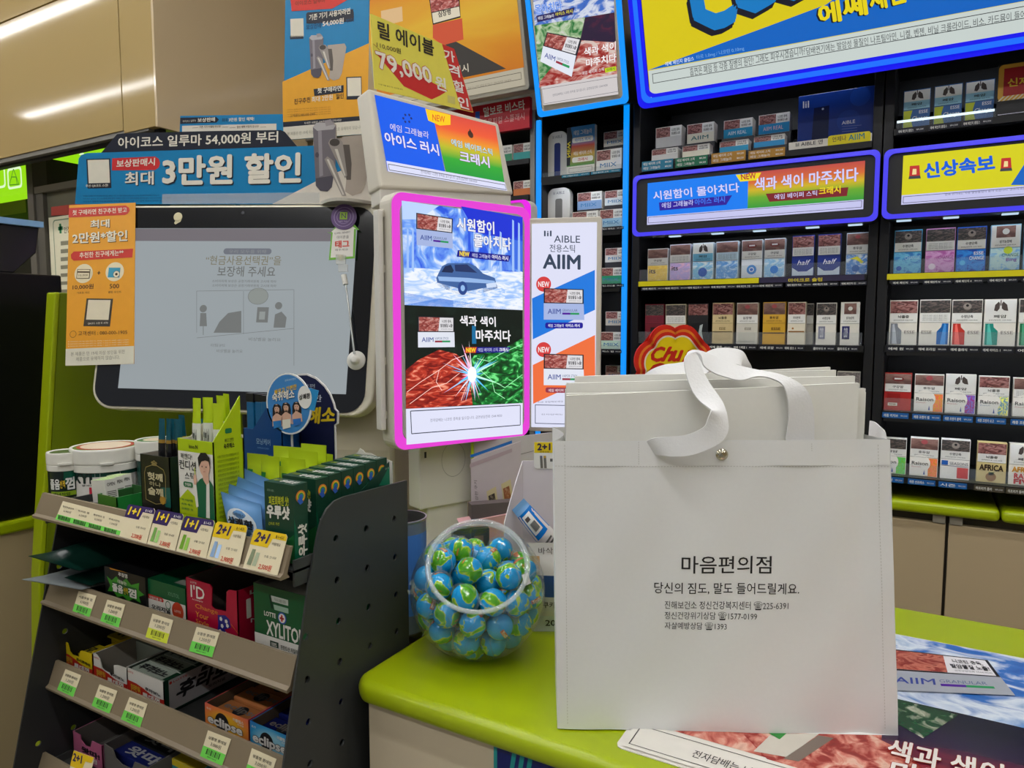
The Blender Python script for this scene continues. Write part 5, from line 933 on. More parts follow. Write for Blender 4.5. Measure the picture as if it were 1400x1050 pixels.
def pillow(S_, c4, th, mat, nm, label=None, cat=None, group=None, parent=None, art=None, n=14, seal=.08, org=None):
    """c4 photo corners tl,tr,br,bl on plane S_; a stuffed pouch"""
    tl, tr, br, bl = [S_.uv(*p) for p in c4]
    def q(s, v): return (bl * (1 - s) + br * s) * (1 - v) + (tl * (1 - s) + tr * s) * v
    def prof(s, v):
        e = max(0, min(1, (min(v, 1 - v) - seal) / .3)); return th * .5 * math.sin(math.pi * s) ** .6 * math.sin(math.pi / 2 * e) + .0004
    b = MB(); b.grid(lambda s, v: S_.W(q(s, v)) + S_.n * prof(s, v), n, n, mat); b.grid(lambda s, v: S_.W(q(1 - s, v)) - S_.n * prof(1 - s, v), n, n, mat)
    if art:
        f = lambda s, v, l=1: S_.W(q(s, v)) + S_.n * (prof(s, v) + l * EPS * 2); art(b, f)
    o = b.build(nm, parent, smooth=60)
    if label: T_(o, label, cat, group)
    return o
def ptxt(b, f, s_, s0, v0, s1, v1, m, l=2, bold=.015, slant=0):
    co, fs = text_mesh(s_, bold, slant); b.add([f(s0 + (s1 - s0) * p[0], v0 + (v1 - v0) * p[1], l + p[2]) for p in co], fs, m)
def pquad(b, f, s0, v0, s1, v1, m, l=1, n=6):
    b.add([f(s0 + (s1 - s0) * i / n, v0 + (v1 - v0) * j / n, l) for j in range(n + 1) for i in range(n + 1)], [(j * (n + 1) + i, j * (n + 1) + i + 1, (j + 1) * (n + 1) + i + 1, (j + 1) * (n + 1) + i) for j in range(n) for i in range(n)], m)
def snackart(b, f):
    pquad(b, f, .0, .86, 1, 1, M((120, 170, 220), .3)); pquad(b, f, 0, .42, 1, .86, M((0, 112, 200), .25)); pquad(b, f, .2, .5, .75, .82, M((232, 230, 226), .3), 2); pquad(b, f, .28, .72, .55, .78, M((80, 70, 70)), 3)
    for k in range(9): pquad(b, f, .34 + .04 * k, .54, .36 + .04 * k + .01 * (k % 2), .68, M((40, 40, 44)), 3, 1)
    for k in range(4): pquad(b, f, .2, .30 - .06 * k, .8, .33 - .06 * k, M((90, 88, 86)), 2)
SK = SD.up(.03)
pillow(SK, ((700, 697), (716, 681), (776, 745), (757, 772)), .022, M((214, 208, 206), .3), 'snack_bag', 'blue and white snack bag with barcode leaning in the lilac display', 'snack bag', art=snackart)
SK = SD.up(.055)
def s2art(b, f):
    ptxt(b, f, '20g', .3, .05, .62, .15, M((40, 40, 44)), 2, .02); pquad(b, f, 0, .0, 1, .2, PIC('gingham_print', [(0, (170, 190, 200)), (.5, (206, 210, 210)), (1, (90, 130, 150))], 30, 0, 0, kind='voronoi'), 1); ptxt(b, f, '쿠키', .25, .3, .5, .37, M((60, 50, 46)), 2, .02); ptxt(b, f, '바삭 한', .2, .88, .7, .95, M((70, 60, 56)), 2, .0)
    pquad(b, f, .1, .42, .75, .66, M((40, 74, 130)), 1); pquad(b, f, .0, .72, .22, .86, PIC('snack_photo', [(0, (120, 80, 50)), (.5, (200, 160, 110)), (1, (90, 60, 40))], 6, 4, 1), 1)
pillow(SK, ((722, 742), (790, 742), (790, 864), (727, 864)), .02, M((212, 206, 202), .3), 'snack_bag', 'white snack bag marked 20g between the bowl and the tote bag', 'snack bag', art=s2art)
# pink cookie display behind
dk = 1.28; SP_ = Surf(aD(dk, 675, 700), nrm(_r * .95 + _f0 * .3)); t = thing('cookie_display', 'pink edged cardboard display with an orange insert behind the bowl', 'display box', (0, 0, 0)); q_ = SP_.P(675, 720); ORG[t.name] = (q_[0], q_[1], Z0 + .0005); t.location = ORG[t.name]
PK_ = M((196, 150, 150), .6); LIL2 = M((186, 174, 178), .6)
p0, p1 = SP_.P(644, 628), SP_.P(712, 603); zz = Z0 + .0005
b = MB(); b.prism([p0, p1, np.array((p1[0], p1[1], zz)), np.array((p0[0], p0[1], zz))], SP_.n * -.002, LIL2)
S3 = SP_.up(.0003)
T3(b, S3, '더 건강한 쿠키', (655, 699), (652, 657), (651, 699), M((70, 60, 60)), 1, .0); PG(b, S3, [(642, 640), (700, 618), (700, 613), (642, 634)], M((170, 150, 156)), 1); PG(b, S3, [(643, 622), (700, 602), (700, 606), (643, 626)], M((20, 100, 180)), 1)
for x, y, c in ((665, 672, (60, 50, 44)), (685, 662, (150, 90, 50))): PG(b, S3, [(x, y), (x + 13, y - 7), (x + 17, y + 24), (x + 4, y + 31)], M((196, 182, 140)), 1); PG(b, S3, [(x + 2.5, y + 6), (x + 11, y + 2), (x + 14, y + 20), (x + 5, y + 24)], PIC('cookie_photo%d' % x, [(0, (40, 34, 30)), (.5, c), (1, (196, 180, 150))], 4, 4, 1), 2)
b.build('back_flap', t)
b = MB(); f0_ = SP_.up(.04); q0, q1 = f0_.P(628, 716), f0_.P(695, 703); b.prism([q0, q1, np.array((q1[0], q1[1], zz)), np.array((q0[0], q0[1], zz))], f0_.n * -.002, PK_); b.prism([q0, q1, q1 - SP_.n * .02 + np.array((0, 0, .004)), q0 - SP_.n * .02 + np.array((0, 0, .004))], (0, 0, -.001), PK_); b.build('front_flap', t)
b = MB(); g0 = SP_.up(.02); b.prism([g0.P(672, 692), g0.P(680, 688), g0.P(696, 690), g0.P(696, 706), g0.P(672, 708)], g0.n * -.006, M((236, 130, 30), .5)); b.build('insert', t)
b = MB(); q0, q1 = SP_.up(.012).P(640, 700), SP_.up(.012).P(700, 700); b.prism([np.array((q0[0], q0[1], zz)), np.array((q1[0], q1[1], zz)), np.array((q1[0], q1[1], zz)) + SP_.n * .024, np.array((q0[0], q0[1], zz)) + SP_.n * .024], (0, 0, .14), M((90, 80, 80), .6)); b.build('inner_tray', t)
for k in range(2):
    b = MB(); fq = SP_.up(.062); x = 617 + 25 * k; b.obox(np.array((*fq.P(x, 760)[:2], zz)), fq.u * .031, fq.n * .014, (0, 0, float(fq.P(x, 721)[2]) - zz), M((44, 40, 38), .3)); S4 = Surf(fq.o + fq.n * .0142, fq.u); R(b, S4, (x + 6, 733), (x + 19, 750), PIC('choc_photo', [(0, (40, 28, 24)), (.5, (120, 90, 74)), (1, (60, 40, 34))], 3, 3, 1), 1)
    T_(b.build('chocolate_box'), ['dark small carton behind the bowl, left of the pair', 'dark small carton behind the bowl, right of the pair'][k], 'carton', 'dark cartons behind the bowl')
t = thing('display_card', 'plain pale grey board standing behind the cookie display', 'board', (0, 0, 0)); SG = Surf(aD(1.42, 705, 620), nrm(_r * .97 + _f0 * .22)); q_ = SG.P(705, 700); ORG[t.name] = (q_[0], q_[1], Z0 + .0005); t.location = ORG[t.name]
b = MB(); p0, p1 = SG.P(648, 604), SG.P(765, 590); b.prism([p0, p1, np.array((p1[0], p1[1], Z0 + .0005)), np.array((p0[0], p0[1], Z0 + .0005))], SG.n * -.004, M((186, 180, 182), .6)); b.build('board', t)
b = MB(); LN(b, SG.up(.0003), (708, 622), (762, 608), .0012, M((120, 116, 118)), 1); b.build('fold_line', t)
# lollipop sign
dq = 1.30; SQ = Surf(aD(dq, 920, 510), nrm(_r * .93 + _f0 * .36)); t = thing('lollipop_sign', 'red and yellow flower shaped lollipop sign behind the tote bag', 'sign', (0, 0, 0)); q_ = SQ.P(922, 520); ORG[t.name] = (q_[0], q_[1], Z0 + .0005); t.location = ORG[t.name]
def flower(c, R_, n=8, rl=.40):
    c = SQ.uv(*c); out = []
    for i in range(n):
        a = math.radians(90 + 360 / n * (i + .5)); 
        cx, cy = c[0] + R_ * (1 - rl) * math.cos(a), c[1] + R_ * (1 - rl) * math.sin(a)
        for k in range(-6, 7): b_ = a + math.radians(78) * k / 6; out.append((cx + R_ * rl * math.cos(b_), cy + R_ * rl * math.sin(b_)))
    return out
ctr = (922, 507); RF = float(np.linalg.norm(SQ.uv(922, 441.5) - SQ.uv(*ctr))) * 1.01
b = MB(); b.prism([SQ.W(p) for p in flower(ctr, RF)], SQ.n * -.003, M((206, 34, 22), .4))
for k, (f_, c) in enumerate(((.90, (224, 120, 34)), (.845, (206, 34, 22)), (.77, (226, 206, 190)), (.735, (228, 200, 10)))): b.face([SQ.W(p, 1 + k) for p in flower(ctr, RF * f_)], M(c, .4))
RD = M((190, 30, 20), .4)
for s_, bl_, br_, tl_ in (('C', (889.5, 494), (907, 493.5), (891, 475)), ('h', (904, 493.5), (918, 493), (909, 475)), ('u', (918, 493.5), (931, 493), (920, 480)), ('p', (930, 499), (945, 498), (936, 480)), ('a', (945, 493), (960, 492.5), (947, 480)), ('C', (886, 518), (906, 518), (888, 497)), ('hups', (905, 518), (960, 517), (908, 499))): T3(b, SQ, s_, bl_, br_, tl_, RD, 6, .05, .25)
b.build('board', t); b = MB(); b.cyl(np.array((q_[0], q_[1], Z0 + .0005)) - SQ.n * .008, SQ.P(922, 500) - SQ.n * .008, .005, M((226, 226, 222), .4)); b.build('stick', t)
b = MB(); b.cyl(np.array((q_[0], q_[1], Z0 + .0005)) - SQ.n * .008, np.array((q_[0], q_[1], Z0 + .012)) - SQ.n * .008, .05, M((226, 40, 30), .4)); b.build('foot', t)
# ================================================================== pedestal advert kiosk
PEARL = M((206, 200, 186), .35, spec=.4, scale=5, var=.02); PEARL2 = M((214, 210, 202), .38, scale=5, var=.02)
uK = nrm((.396, .918, 0)); SK1 = Surf(aD(1.25, 549.3, 274.4), uK)
PINK = E((232, 64, 214), 1.0)
kp = SK1.P(615, 700) - SK1.n * .06; t = thing('advert_kiosk', 'pedestal advert screen with pink glowing rim and tilted header screen', 'kiosk', (kp[0], kp[1], Z0 + .0005)); K = t
zk = Z0 + .0005
q = Rpts(SK1, (533.5, 259.5), (724, 596), .022, n=6); Q = np.array(q); c = Q.mean(0); lo, hi = Q.min(0), Q.max(0)
b = MB(); b.prism([SK1.W(p) - SK1.n * .045 for p in q], SK1.n * .045, PEARL); b.build('housing', t, bevel=.003)
def ring(S, Q, w0, w1, m, l):
    c = Q.mean(0); lo, hi = Q.min(0), Q.max(0); i0 = c + (Q - c) * (1 - 2 * w0 / (hi - lo)); i1 = c + (Q - c) * (1 - 2 * w1 / (hi - lo)); b = MB(); n = len(Q)
    for i in range(n):
        j = (i + 1) % n; h = S.n * .002; A, B, C_, D = S.W(i0[i], l), S.W(i0[j], l), S.W(i1[j], l), S.W(i1[i], l); b.add([A, B, C_, D, A + h, B + h, C_ + h, D + h], [(4, 5, 6, 7), (0, 1, 5, 4), (2, 3, 7, 6)], m)
    return b
ring(SK1, Q, .002, .0165, PINK, 1).build('light_strip', t)
S = SK1.up(.002); b = MB(); I1 = c + (Q - c) * (1 - 2 * .0165 / (hi - lo)); b.prism([SK1.W(p, 0) for p in I1], SK1.n * .004, M((176, 172, 164), .4)); b.build('inner_bezel', t, bevel=.001)
S = SK1.up(.0045); b = MB()
ICEK = PIC('ice_screen', [(0, (20, 40, 200)), (.36, (40, 90, 230)), (.5, (120, 170, 250)), (.62, (226, 238, 255)), (1, (250, 252, 255))], 5, 9, 1.4, emit=1.0, stretch=(1.6, .7))
SNOW = PIC('snow_screen', [(0, (90, 140, 235)), (.4, (170, 205, 255)), (.55, (240, 246, 255)), (1, (255, 255, 255))], 6, 8, 1.5, emit=1.0)
PG(b, S, [(549, 274.4), (714.4, 297.3), (714.4, 424), (553, 417)], ICEK, 1)
PG(b, S, [(552, 366), (714.4, 372), (714.4, 424), (553, 417)], SNOW, 2); PG(b, S, [(552, 400), (600, 408), (714.4, 424), (553, 417)], E((70, 130, 225)), 2)
PG(b, S, [(630, 282), (714.4, 297), (714.4, 330), (650, 318)], E((24, 50, 215)), 2); PG(b, S, [(549, 274.4), (600, 281.5), (572, 300), (550, 300)], E((190, 215, 255)), 2); PG(b, S, [(690, 330), (714.4, 322), (714.4, 372), (700, 366)], E((60, 110, 230)), 2)
for x in (556, 563, 668, 683, 700, 708): PG(b, S, [(x, 300 + (x % 7) * 4), (x + 2.4, 302 + (x % 7) * 4), (x + 3, 372), (x - .5, 370)], E((160, 195, 250)), 3)
CARM = E((64, 100, 160)); PG(b, S, [(596, 380), (604, 364), (612, 360), (640, 359.5), (650, 364), (660, 374), (676, 380), (680, 394), (660, 400), (630, 404), (610, 396), (598, 390)], CARM, 4)
PG(b, S, [(603, 372), (608, 364), (616, 362), (620, 370), (618, 373)], E((26, 40, 80)), 5); PG(b, S, [(622, 371), (621, 362), (638, 361.5), (652, 373)], E((34, 52, 100)), 5); PG(b, S, [(598, 378), (640, 380), (676, 384), (676, 388), (600, 384)], E((150, 185, 235)), 5); DC(b, S, (632, 394), (638.5, 394), E((40, 70, 140)), 6, 16, 1.2); DC(b, S, (632, 394), (635, 394), E((150, 190, 240)), 7, 12, 1.2); PG(b, S, [(596, 386), (640, 398), (690, 388), (690, 408), (640, 414), (590, 402)], SNOW, 4); PG(b, S, [(664, 388), (678, 386), (678, 392), (665, 394)], E((210, 225, 250)), 6)
SPK = PIC('spark_left', [(0, (40, 0, 6)), (.42, (130, 20, 16)), (.55, (200, 60, 40)), (.66, (250, 160, 130)), (1, (120, 16, 20))], 5, 9, 2, emit=1.0, stretch=(.7, 1.6)); SPG = PIC('spark_right', [(0, (0, 20, 8)), (.42, (6, 60, 22)), (.55, (16, 130, 50)), (.64, (120, 240, 140)), (1, (4, 40, 20))], 5, 9, 2, emit=1.0, stretch=(.8, 1.4))
DKG = PIC('dark_screen', [(0, (2, 8, 4)), (.55, (4, 20, 12)), (.75, (20, 44, 36)), (1, (10, 30, 20))], 5, 7, 1, emit=1.0)
PG(b, S, [(553, 417), (714.4, 424), (714.4, 551), (555, 559)], DKG, 1)
PG(b, S, [(554.5, 506), (572, 492), (600, 478), (624, 484), (640, 500), (646, 553.5), (555, 559)], SPK, 2); PG(b, S, [(640, 496), (648, 486), (668, 481), (690, 476), (714.4, 462), (714.4, 551), (646, 553.5)], SPG, 2)
rs = random.Random(4)
for k in range(46):
    a = rs.uniform(0, 6.283); ln = rs.uniform(10, 44) * (1.0 if .2 < (a % 3.1416) < 2.9 else .6); w_ = rs.uniform(.8, 2.2); ca, sa = math.cos(a), math.sin(a); cx, cy = 645 + 3 * ca, 512 + 4 * sa
    if cy + ln * sa > 551: ln = max(6, (549 - cy) / max(sa, .1))
    PG(b, S, [(cx - sa * w_, cy + ca * w_), (cx + ca * ln, cy + sa * ln), (cx + sa * w_, cy - ca * w_)], E([(255, 120, 190), (255, 200, 230), (250, 240, 255), (140, 210, 255), (255, 90, 120), (90, 200, 250)][k % 6] if ca < .3 else [(150, 215, 255), (200, 255, 220), (90, 190, 250), (60, 220, 130)][k % 4], 1.1), 3 + .02 * k)
DC(b, S, (645, 512), (651, 512), E((255, 240, 250), 1.2), 4.2, 14, 1.5)
for p in (((556, 536), (575, 522), (600, 506), (618, 492), (634, 486)), ((560, 552), (590, 530), (610, 524), (628, 510)), ((652, 490), (668, 494), (684, 484), (714, 470)), ((655, 505), (672, 520), (690, 530), (714, 512)), ((672, 520), (676, 536), (690, 545)), ((640, 486), (644, 505), (638, 525), (630, 548)), ((600, 506), (596, 522), (604, 534))):
    for i in range(len(p) - 1): LN(b, S, p[i], p[i + 1], .0011, E((255, 210, 200) if p[0][0] < 645 else (170, 255, 190), 1.1), 4)
PG(b, S, [(645, 445), (650, 446), (651, 470), (645, 470)], E((20, 110, 160)), 3)
LW = E((226, 228, 250)); PG(b, S, [(555, 559), (714.4, 551), (714.4, 593.5), (555.6, 608)], LW, 2)
for p, q_ in (((561, 562), (711, 554)), ((562.5, 593), (711, 581)), ((561, 562), (562.5, 593)), ((711, 554), (711, 581))): LN(b, S, p, q_, .0016, E((30, 40, 60)), 3)
T3(b, S, '전자담배는 니코틴 중독을 일으킵니다. 금연상담전화 1544-9030', (588, 577), (686, 570), (588, 572.5), E((120, 120, 140)), 3, 0)
NVY = E((24, 20, 110))
TS(b, S, '시원함이', (624.5, 314), (675, 320), (624, 297), E((240, 240, 250)), NVY, 5, .035); TS(b, S, '몰아치다', (647.5, 337), (698, 342), (647, 320), E((240, 240, 250)), NVY, 5, .035)
PG(b, S, [(625.5, 342), (698, 349.5), (695, 358), (624, 351)], E((20, 20, 140)), 4); T3(b, S, 'NEW', (628, 349.5), (641, 351), (628, 343.5), E((250, 220, 40)), 5, .05); T3(b, S, '에임 그래뉼라', (645, 351.5), (670, 354), (645, 346), E((210, 215, 250)), 5, .01); T3(b, S, '아이스 러시', (672, 354), (694, 356.5), (672, 348), E((240, 240, 255)), 5, .03)
TS(b, S, '색과 색이', (628.5, 445), (677, 446.5), (628, 431.5), E((245, 240, 245)), E((30, 60, 50)), 5, .035); TS(b, S, '마주치다', (650.5, 466.5), (697.5, 467), (650, 451), E((245, 240, 245)), E((30, 60, 50)), 5, .035)
PG(b, S, [(636, 474.5), (697, 474.5), (695, 482), (634.5, 482.5)], E((24, 20, 130)), 4); PG(b, S, [(636, 474.5), (651.5, 474.5), (650, 482.5), (634.5, 482.5)], E((200, 60, 40)), 5); T3(b, S, 'NEW', (637, 481.3), (649.5, 481.3), (637, 475.8), E((250, 220, 40)), 6, .05); T3(b, S, '에임 베이퍼 스틱', (653, 481), (680, 480.5), (653, 475.8), E((210, 215, 250)), 5, .0); T3(b, S, '크래시', (682, 480.5), (694, 480.5), (682, 475.5), E((240, 240, 255)), 5, .03)
aiim_box(b, S, ((568.5, 291), (618.5, 299), (568.5, 313), (618, 319), (569, 335), (618.5, 340)), 6, silver=True)
aiim_box(b, S, ((570.5, 432), (620.5, 433.5), (570.7, 454), (620.5, 454), (571, 475), (621, 474.5)), 6, logo='VAPOR STICK')
b.build('screen', t)
b = MB(); z0_, z1_ = float(SK1.P(533, 590)[2]), float(SK1.P(533, 285)[2]); e0 = SK1.W(Q.min(0)) ; ed = SK1.W((Q.min(0)[0], 0)); ed = np.array((ed[0], ed[1], 0))
b.obox(ed + np.array((0, 0, z0_)) - SK1.n * .04 - uK * .014, uK * .010, SK1.n * .02, (0, 0, z1_ - z0_), PEARL2)
for f_ in (.05, .3, .72, .97): b.obox(ed + np.array((0, 0, z0_ + (z1_ - z0_) * f_)) - SK1.n * .036 - uK * .006, uK * .008, SK1.n * .012, (0, 0, .014), PEARL)
b.build('side_rail', t, bevel=.0015)
# header screen
P2 = quad_px = None
def quad(cs, depth):
    D = [ray(*c) for c in cs]; l = np.linalg.solve(np.array([-D[1], D[2], -D[3]]).T, -D[0]); return [CP + d * k * depth for d, k in zip(D, (1, *l))]
HQ = quad([(511.9, 129), (677.3, 172.3), (693.4, 260.5), (529.9, 232.5)], 1.30); SK2 = Surf(HQ[0], HQ[1] - HQ[0], HQ[0] - HQ[3])
OUT = [(503, 120), (682, 168), (703, 266), (520, 257)]
b = MB(); b.prism([SK2.W(SK2.uv(*p)) - SK2.n * .04 for p in OUT], SK2.n * .04, PEARL); hh_o = b.build('header_housing', t, bevel=.006, seg=3)
S = SK2.up(.0012); b = MB()
PG(b, S, [(512, 129.5), (590, 150), (611, 246.5), (530, 233.5)], E((0, 92, 238)), 1); PG(b, S, [(590, 150), (677.3, 172.3), (690, 252), (611, 239)], PIC('rainbow_screen', [(0, (20, 150, 60)), (.28, (50, 170, 50)), (.45, (190, 190, 40)), (.6, (240, 150, 40)), (.75, (240, 90, 50)), (1, (220, 70, 60))], 1.4, 0, 0, emit=1.0, grad=('v', .97)), 1)
PG(b, S, [(528, 220), (690, 249.5), (693.4, 261), (530.5, 234.5)], E((222, 224, 250)), 2)
for p, q_ in (((530.5, 224.5), (690, 253)), ((532, 232.5), (692, 259.5)), ((530.5, 224.5), (532, 232.5)), ((690, 253), (692, 259.5))): LN(b, S, p, q_, .0012, E((30, 40, 60)), 3)
T3(b, S, '전자담배는 니코틴 중독을 일으킵니다. 금연상담전화 1544-9030', (575, 237), (652, 250.5), (575, 232.5), E((110, 110, 130)), 3, 0)
for k in range(6):
    a = math.radians(60 * k); cx, cy = 556.5 + 5.4 * math.cos(a), 162 + 5.4 * math.sin(a); DC(b, S, (cx, cy), (cx + 1.3, cy), E((24, 30, 110)), 3, 10)
TS(b, S, '에임 그래뉼라', (533, 178.5), (586, 190), (532.5, 168.5), E((220, 215, 255)), E((30, 40, 160)), 3, .01, .03); TS(b, S, '아이스 러시', (527, 196), (600, 213), (524.5, 180), E((230, 225, 255)), E((60, 40, 160)), 3, .035, .035)
PG(b, S, [(581, 148.5), (615.5, 157.5), (615.5, 171), (601, 172), (585, 165)], E((250, 205, 20)), 4); T3(b, S, 'NEW', (591, 165), (608, 168), (590.5, 156.5), E((230, 90, 40)), 5, .02)
DC(b, S, (643, 184), (646.5, 184), E((70, 40, 30)), 3, 14); PG(b, S, [(640, 183), (642, 176), (646, 184)], E((70, 40, 30)), 3)
TS(b, S, '에임 베이퍼스틱', (617, 199), (673, 213), (616, 189.5), E((190, 235, 255)), E((40, 90, 120)), 3, .01, .03); TS(b, S, '크래시', (629, 221), (669, 229.5), (627.5, 206), E((225, 220, 255)), E((110, 40, 80)), 3, .035, .035)
b.build('header_screen', hh_o)
b = MB(); nk = [SK2.W(SK2.uv(*p)) - SK2.n * .035 for p in ((522, 255), (701, 265))]; lowz = float(SK1.P(620, 272)[2]) - .02
b.prism([nk[0], nk[1], np.array((nk[1][0], nk[1][1], lowz)), np.array((nk[0][0], nk[0][1], lowz))], SK2.n * .03, PEARL2); b.build('header_neck', t, bevel=.002)
b = MB(); b.obox(SK1.P(560, 285) - SK1.n * .0005 + SK2.n * .002 + np.array((-.0, 0, .06)), uK * .16, SK1.n * .003, (0, 0, .012), PEARL); 
# pedestal
S = Surf(SK1.o - SK1.n * .05, uK); m0, m1 = S.P(574, 690), S.P(645, 690); zt_ = float(S.P(610, 604)[2]); zm = float(S.P(600, 693)[2])
b = MB(); b.obox(np.array((m0[0], m0[1], zm)) - SK1.n * .045, uK * np.linalg.norm((m1 - m0)[:2]), SK1.n * .045, (0, 0, zt_ - zm + .02), PEARL2); b.build('joint_box', t, bevel=.003)
b = MB(); S5 = Surf(S.o + S.n * .0006, uK); RG(b, S5, (620, 628), (636, 628), .0008, M((150, 148, 142), .5), 1, 32, 1.25); R(b, S5, (580, 618), (583, 626), M((50, 50, 50), .5), 1); b.build('joint_seam', t)
w_ = np.linalg.norm((m1 - m0)[:2]); b = MB(); b.obox(np.array((m0[0], m0[1], zk)) - SK1.n * .04 + uK * w_ * .16, uK * w_ * .80, SK1.n * .034, (0, 0, zm - zk + .01), PEARL2); b.build('pole', t, bevel=.003)
b = MB(); b.obox(np.array((m0[0], m0[1], zk)) - SK1.n * .07 - uK * .03, uK * (w_ + .06), SK1.n * .11, (0, 0, .008), PEARL2); b.build('base', t, bevel=.002)
# ------------------------------------------------------------------ yellow price sign on the kiosk
SY = Surf(SK2.W(SK2.uv(520, 125)) - SK2.n * .02, SK2.u, (0, 0, 1)); t = thing('price_sign', 'yellow and red price sign standing on top of the kiosk header', 'sign', SY.P(580, 138)); b = MB()
FY = [(506.5, 18.5), (621, 67), (647, 153.5), (512.5, 121)]; b.prism([SY.W(SY.uv(*p)) - SY.n * .0025 for p in FY], SY.n * .0025, M((226, 214, 90), .45)); PG(b, SY, FY, M((222, 210, 84), .45), 1)
RDM = M((196, 40, 40), .45); PG(b, SY, [(604, 60), (621, 67), (646.5, 153), (630, 149)], RDM, 2); PG(b, SY, [(512, 71), (612, 124), (601, 131), (590, 136), (552, 118), (520, 80)], RDM, 2)
T3(b, SY, '릴 에이블', (517, 51), (593, 77), (516, 28.5), M((46, 40, 30)), 3, .03); T3(b, SY, '110,000원', (515, 65), (548, 74.5), (514.5, 57), M((80, 70, 40)), 3, .01); LN(b, SY, (510, 60), (519, 69), .001, M((150, 90, 40)), 4)
TS(b, SY, '79,000', (519, 97), (592, 118), (513, 70), M((226, 222, 210)), M((190, 40, 40)), 3, .03, .03); T3(b, SY, '원', (596, 121), (610, 125.5), (594, 103), M((226, 222, 210)), 4, .03)
for ch, x, y in (('가', 608, 82), ('격', 614.5, 102), ('할', 621, 124), ('인', 627, 146)): T3(b, SY, ch, (x, y), (x + 14, y + 4), (x - 2, y - 15), M((232, 226, 220)), 3, .03)
T3(b, SY, '*기존 제품 할인가는 점포별 상이', (517, 116), (550, 123.5), (517, 114), M((70, 60, 30)), 3, 0); R(b, SY, (611.5, 130), (622, 143), M((200, 190, 110)), 3)
b.build('board', t)
# ------------------------------------------------------------------ narrow white advert panel
SA = Surf(aD(1.47, 726.75, 306), nrm((.125, .045, 0))); t = thing('slim_lightbox', 'narrow white lit advert panel right of the pink rimmed screen', 'lightbox', (0, 0, 0)); q_ = SA.P(770, 590); ORG[t.name] = tuple(q_ - SA.n * .01); t.location = ORG[t.name]
FQ = Rpts(SA, (722.5, 298.5), (820, 592), .006); b = MB(); b.prism([SA.W(p) - SA.n * .02 for p in FQ], SA.n * .02, PEARL); b.build('frame', t, bevel=.002)
S = SA.up(.0012); b = MB(); PL = E((222, 224, 246)); R(b, S, (727, 306), (813.5, 586), PL, 1)
BLU = E((26, 120, 222)); ORG_ = E((240, 112, 60))
PG(b, S, [(727.5, 408), (813.3, 369), (813.5, 423.5), (728.5, 464)], BLU, 2); PG(b, S, [(728.5, 499), (813.5, 458), (813.8, 513), (729, 552)], ORG_, 2)
DKT = E((52, 66, 88))
T3(b, S, 'lil', (744, 323), (754, 323), (744, 315.5), DKT, 3, .01); T3(b, S, 'AIBLE', (757.5, 331.5), (793, 332), (757.5, 322), DKT, 3, .005); LN(b, S, (745.5, 323), (745.5, 316), .0018, DKT, 3); LN(b, S, (749, 323), (749, 320), .0018, DKT, 3); LN(b, S, (752.5, 323), (752.5, 316), .0018, DKT, 3)
T3(b, S, '전용스틱', (751.5, 344.5), (786, 345.5), (751.5, 334), DKT, 3, .005); T3(b, S, 'AIIM', (743, 366.5), (793, 368), (743, 348), DKT, 3, .035)
for y0_, logo in ((378, 'GRANULAR'), (467.5, 'VAPOR STICK')):
    DC(b, S, (743.3, y0_ + 10.5), (753.5, y0_ + 10.5), E((214, 60, 60)), 3); T3(b, S, 'NEW', (736, y0_ + 14), (751, y0_ + 14.2), (736, y0_ + 7), E((246, 236, 236)), 4, .03)
    aiim_box(b, S, ((743.5, y0_ + 16), (798, y0_ + 17.5), (743.5, y0_ + 36.5), (798, y0_ + 37.5), (743.5, y0_ + 59), (799, y0_ + 59.5)), 5, silver=(y0_ < 400), logo=logo)
R(b, S, (745.5, 441), (797, 449), E((24, 14, 150)), 4, .004); T3(b, S, '에임 그래뉼라', (749.5, 447.3), (771, 447.3), (749.5, 443), E((230, 230, 250)), 5, .01); T3(b, S, '아이스 러시', (773.5, 447.2), (792.5, 447.2), (773.5, 443), E((240, 240, 255)), 5, .03)
R(b, S, (746, 529.5), (797, 537.5), E((150, 50, 70)), 4, .004); T3(b, S, '에임 베이퍼 스틱 크래시', (750, 535.7), (793, 535.7), (750, 531.5), E((240, 220, 230)), 5, .01)
T3(b, S, '지금 경험해보세요', (735, 551), (770, 550), (735, 548.5), E((110, 110, 130)), 3, 0); RB(b, S, (731.5, 553), (811, 581), .0014, E((50, 60, 90)), 3); T3(b, S, '전자담배는 니코틴', (740, 567.5), (790, 567.5), (740, 565.5), E((120, 120, 140)), 3, 0)
b.build('lit_poster', t)
b = MB(); pz = SA.P(760, 580) - SA.n * .03; pe = np.array((float(SA.P(752, 500)[0]), 1.255, 0)); b.cyl(np.array((pz[0], pz[1], pz[2])), np.array((pe[0], pe[1], Z0 + .0005)), .009, M((62, 58, 54), .4)); b.box(pe[0] - .035, pe[0] + .035, 1.215, 1.27, Z0 + .0004, Z0 + .006, M((62, 58, 54), .4)); b.obox(pz - SA.u * .03 - SA.v * .02, SA.u * .06, SA.v * .05, SA.n * .011, M((62, 58, 54), .4)); b.build('stand', t)
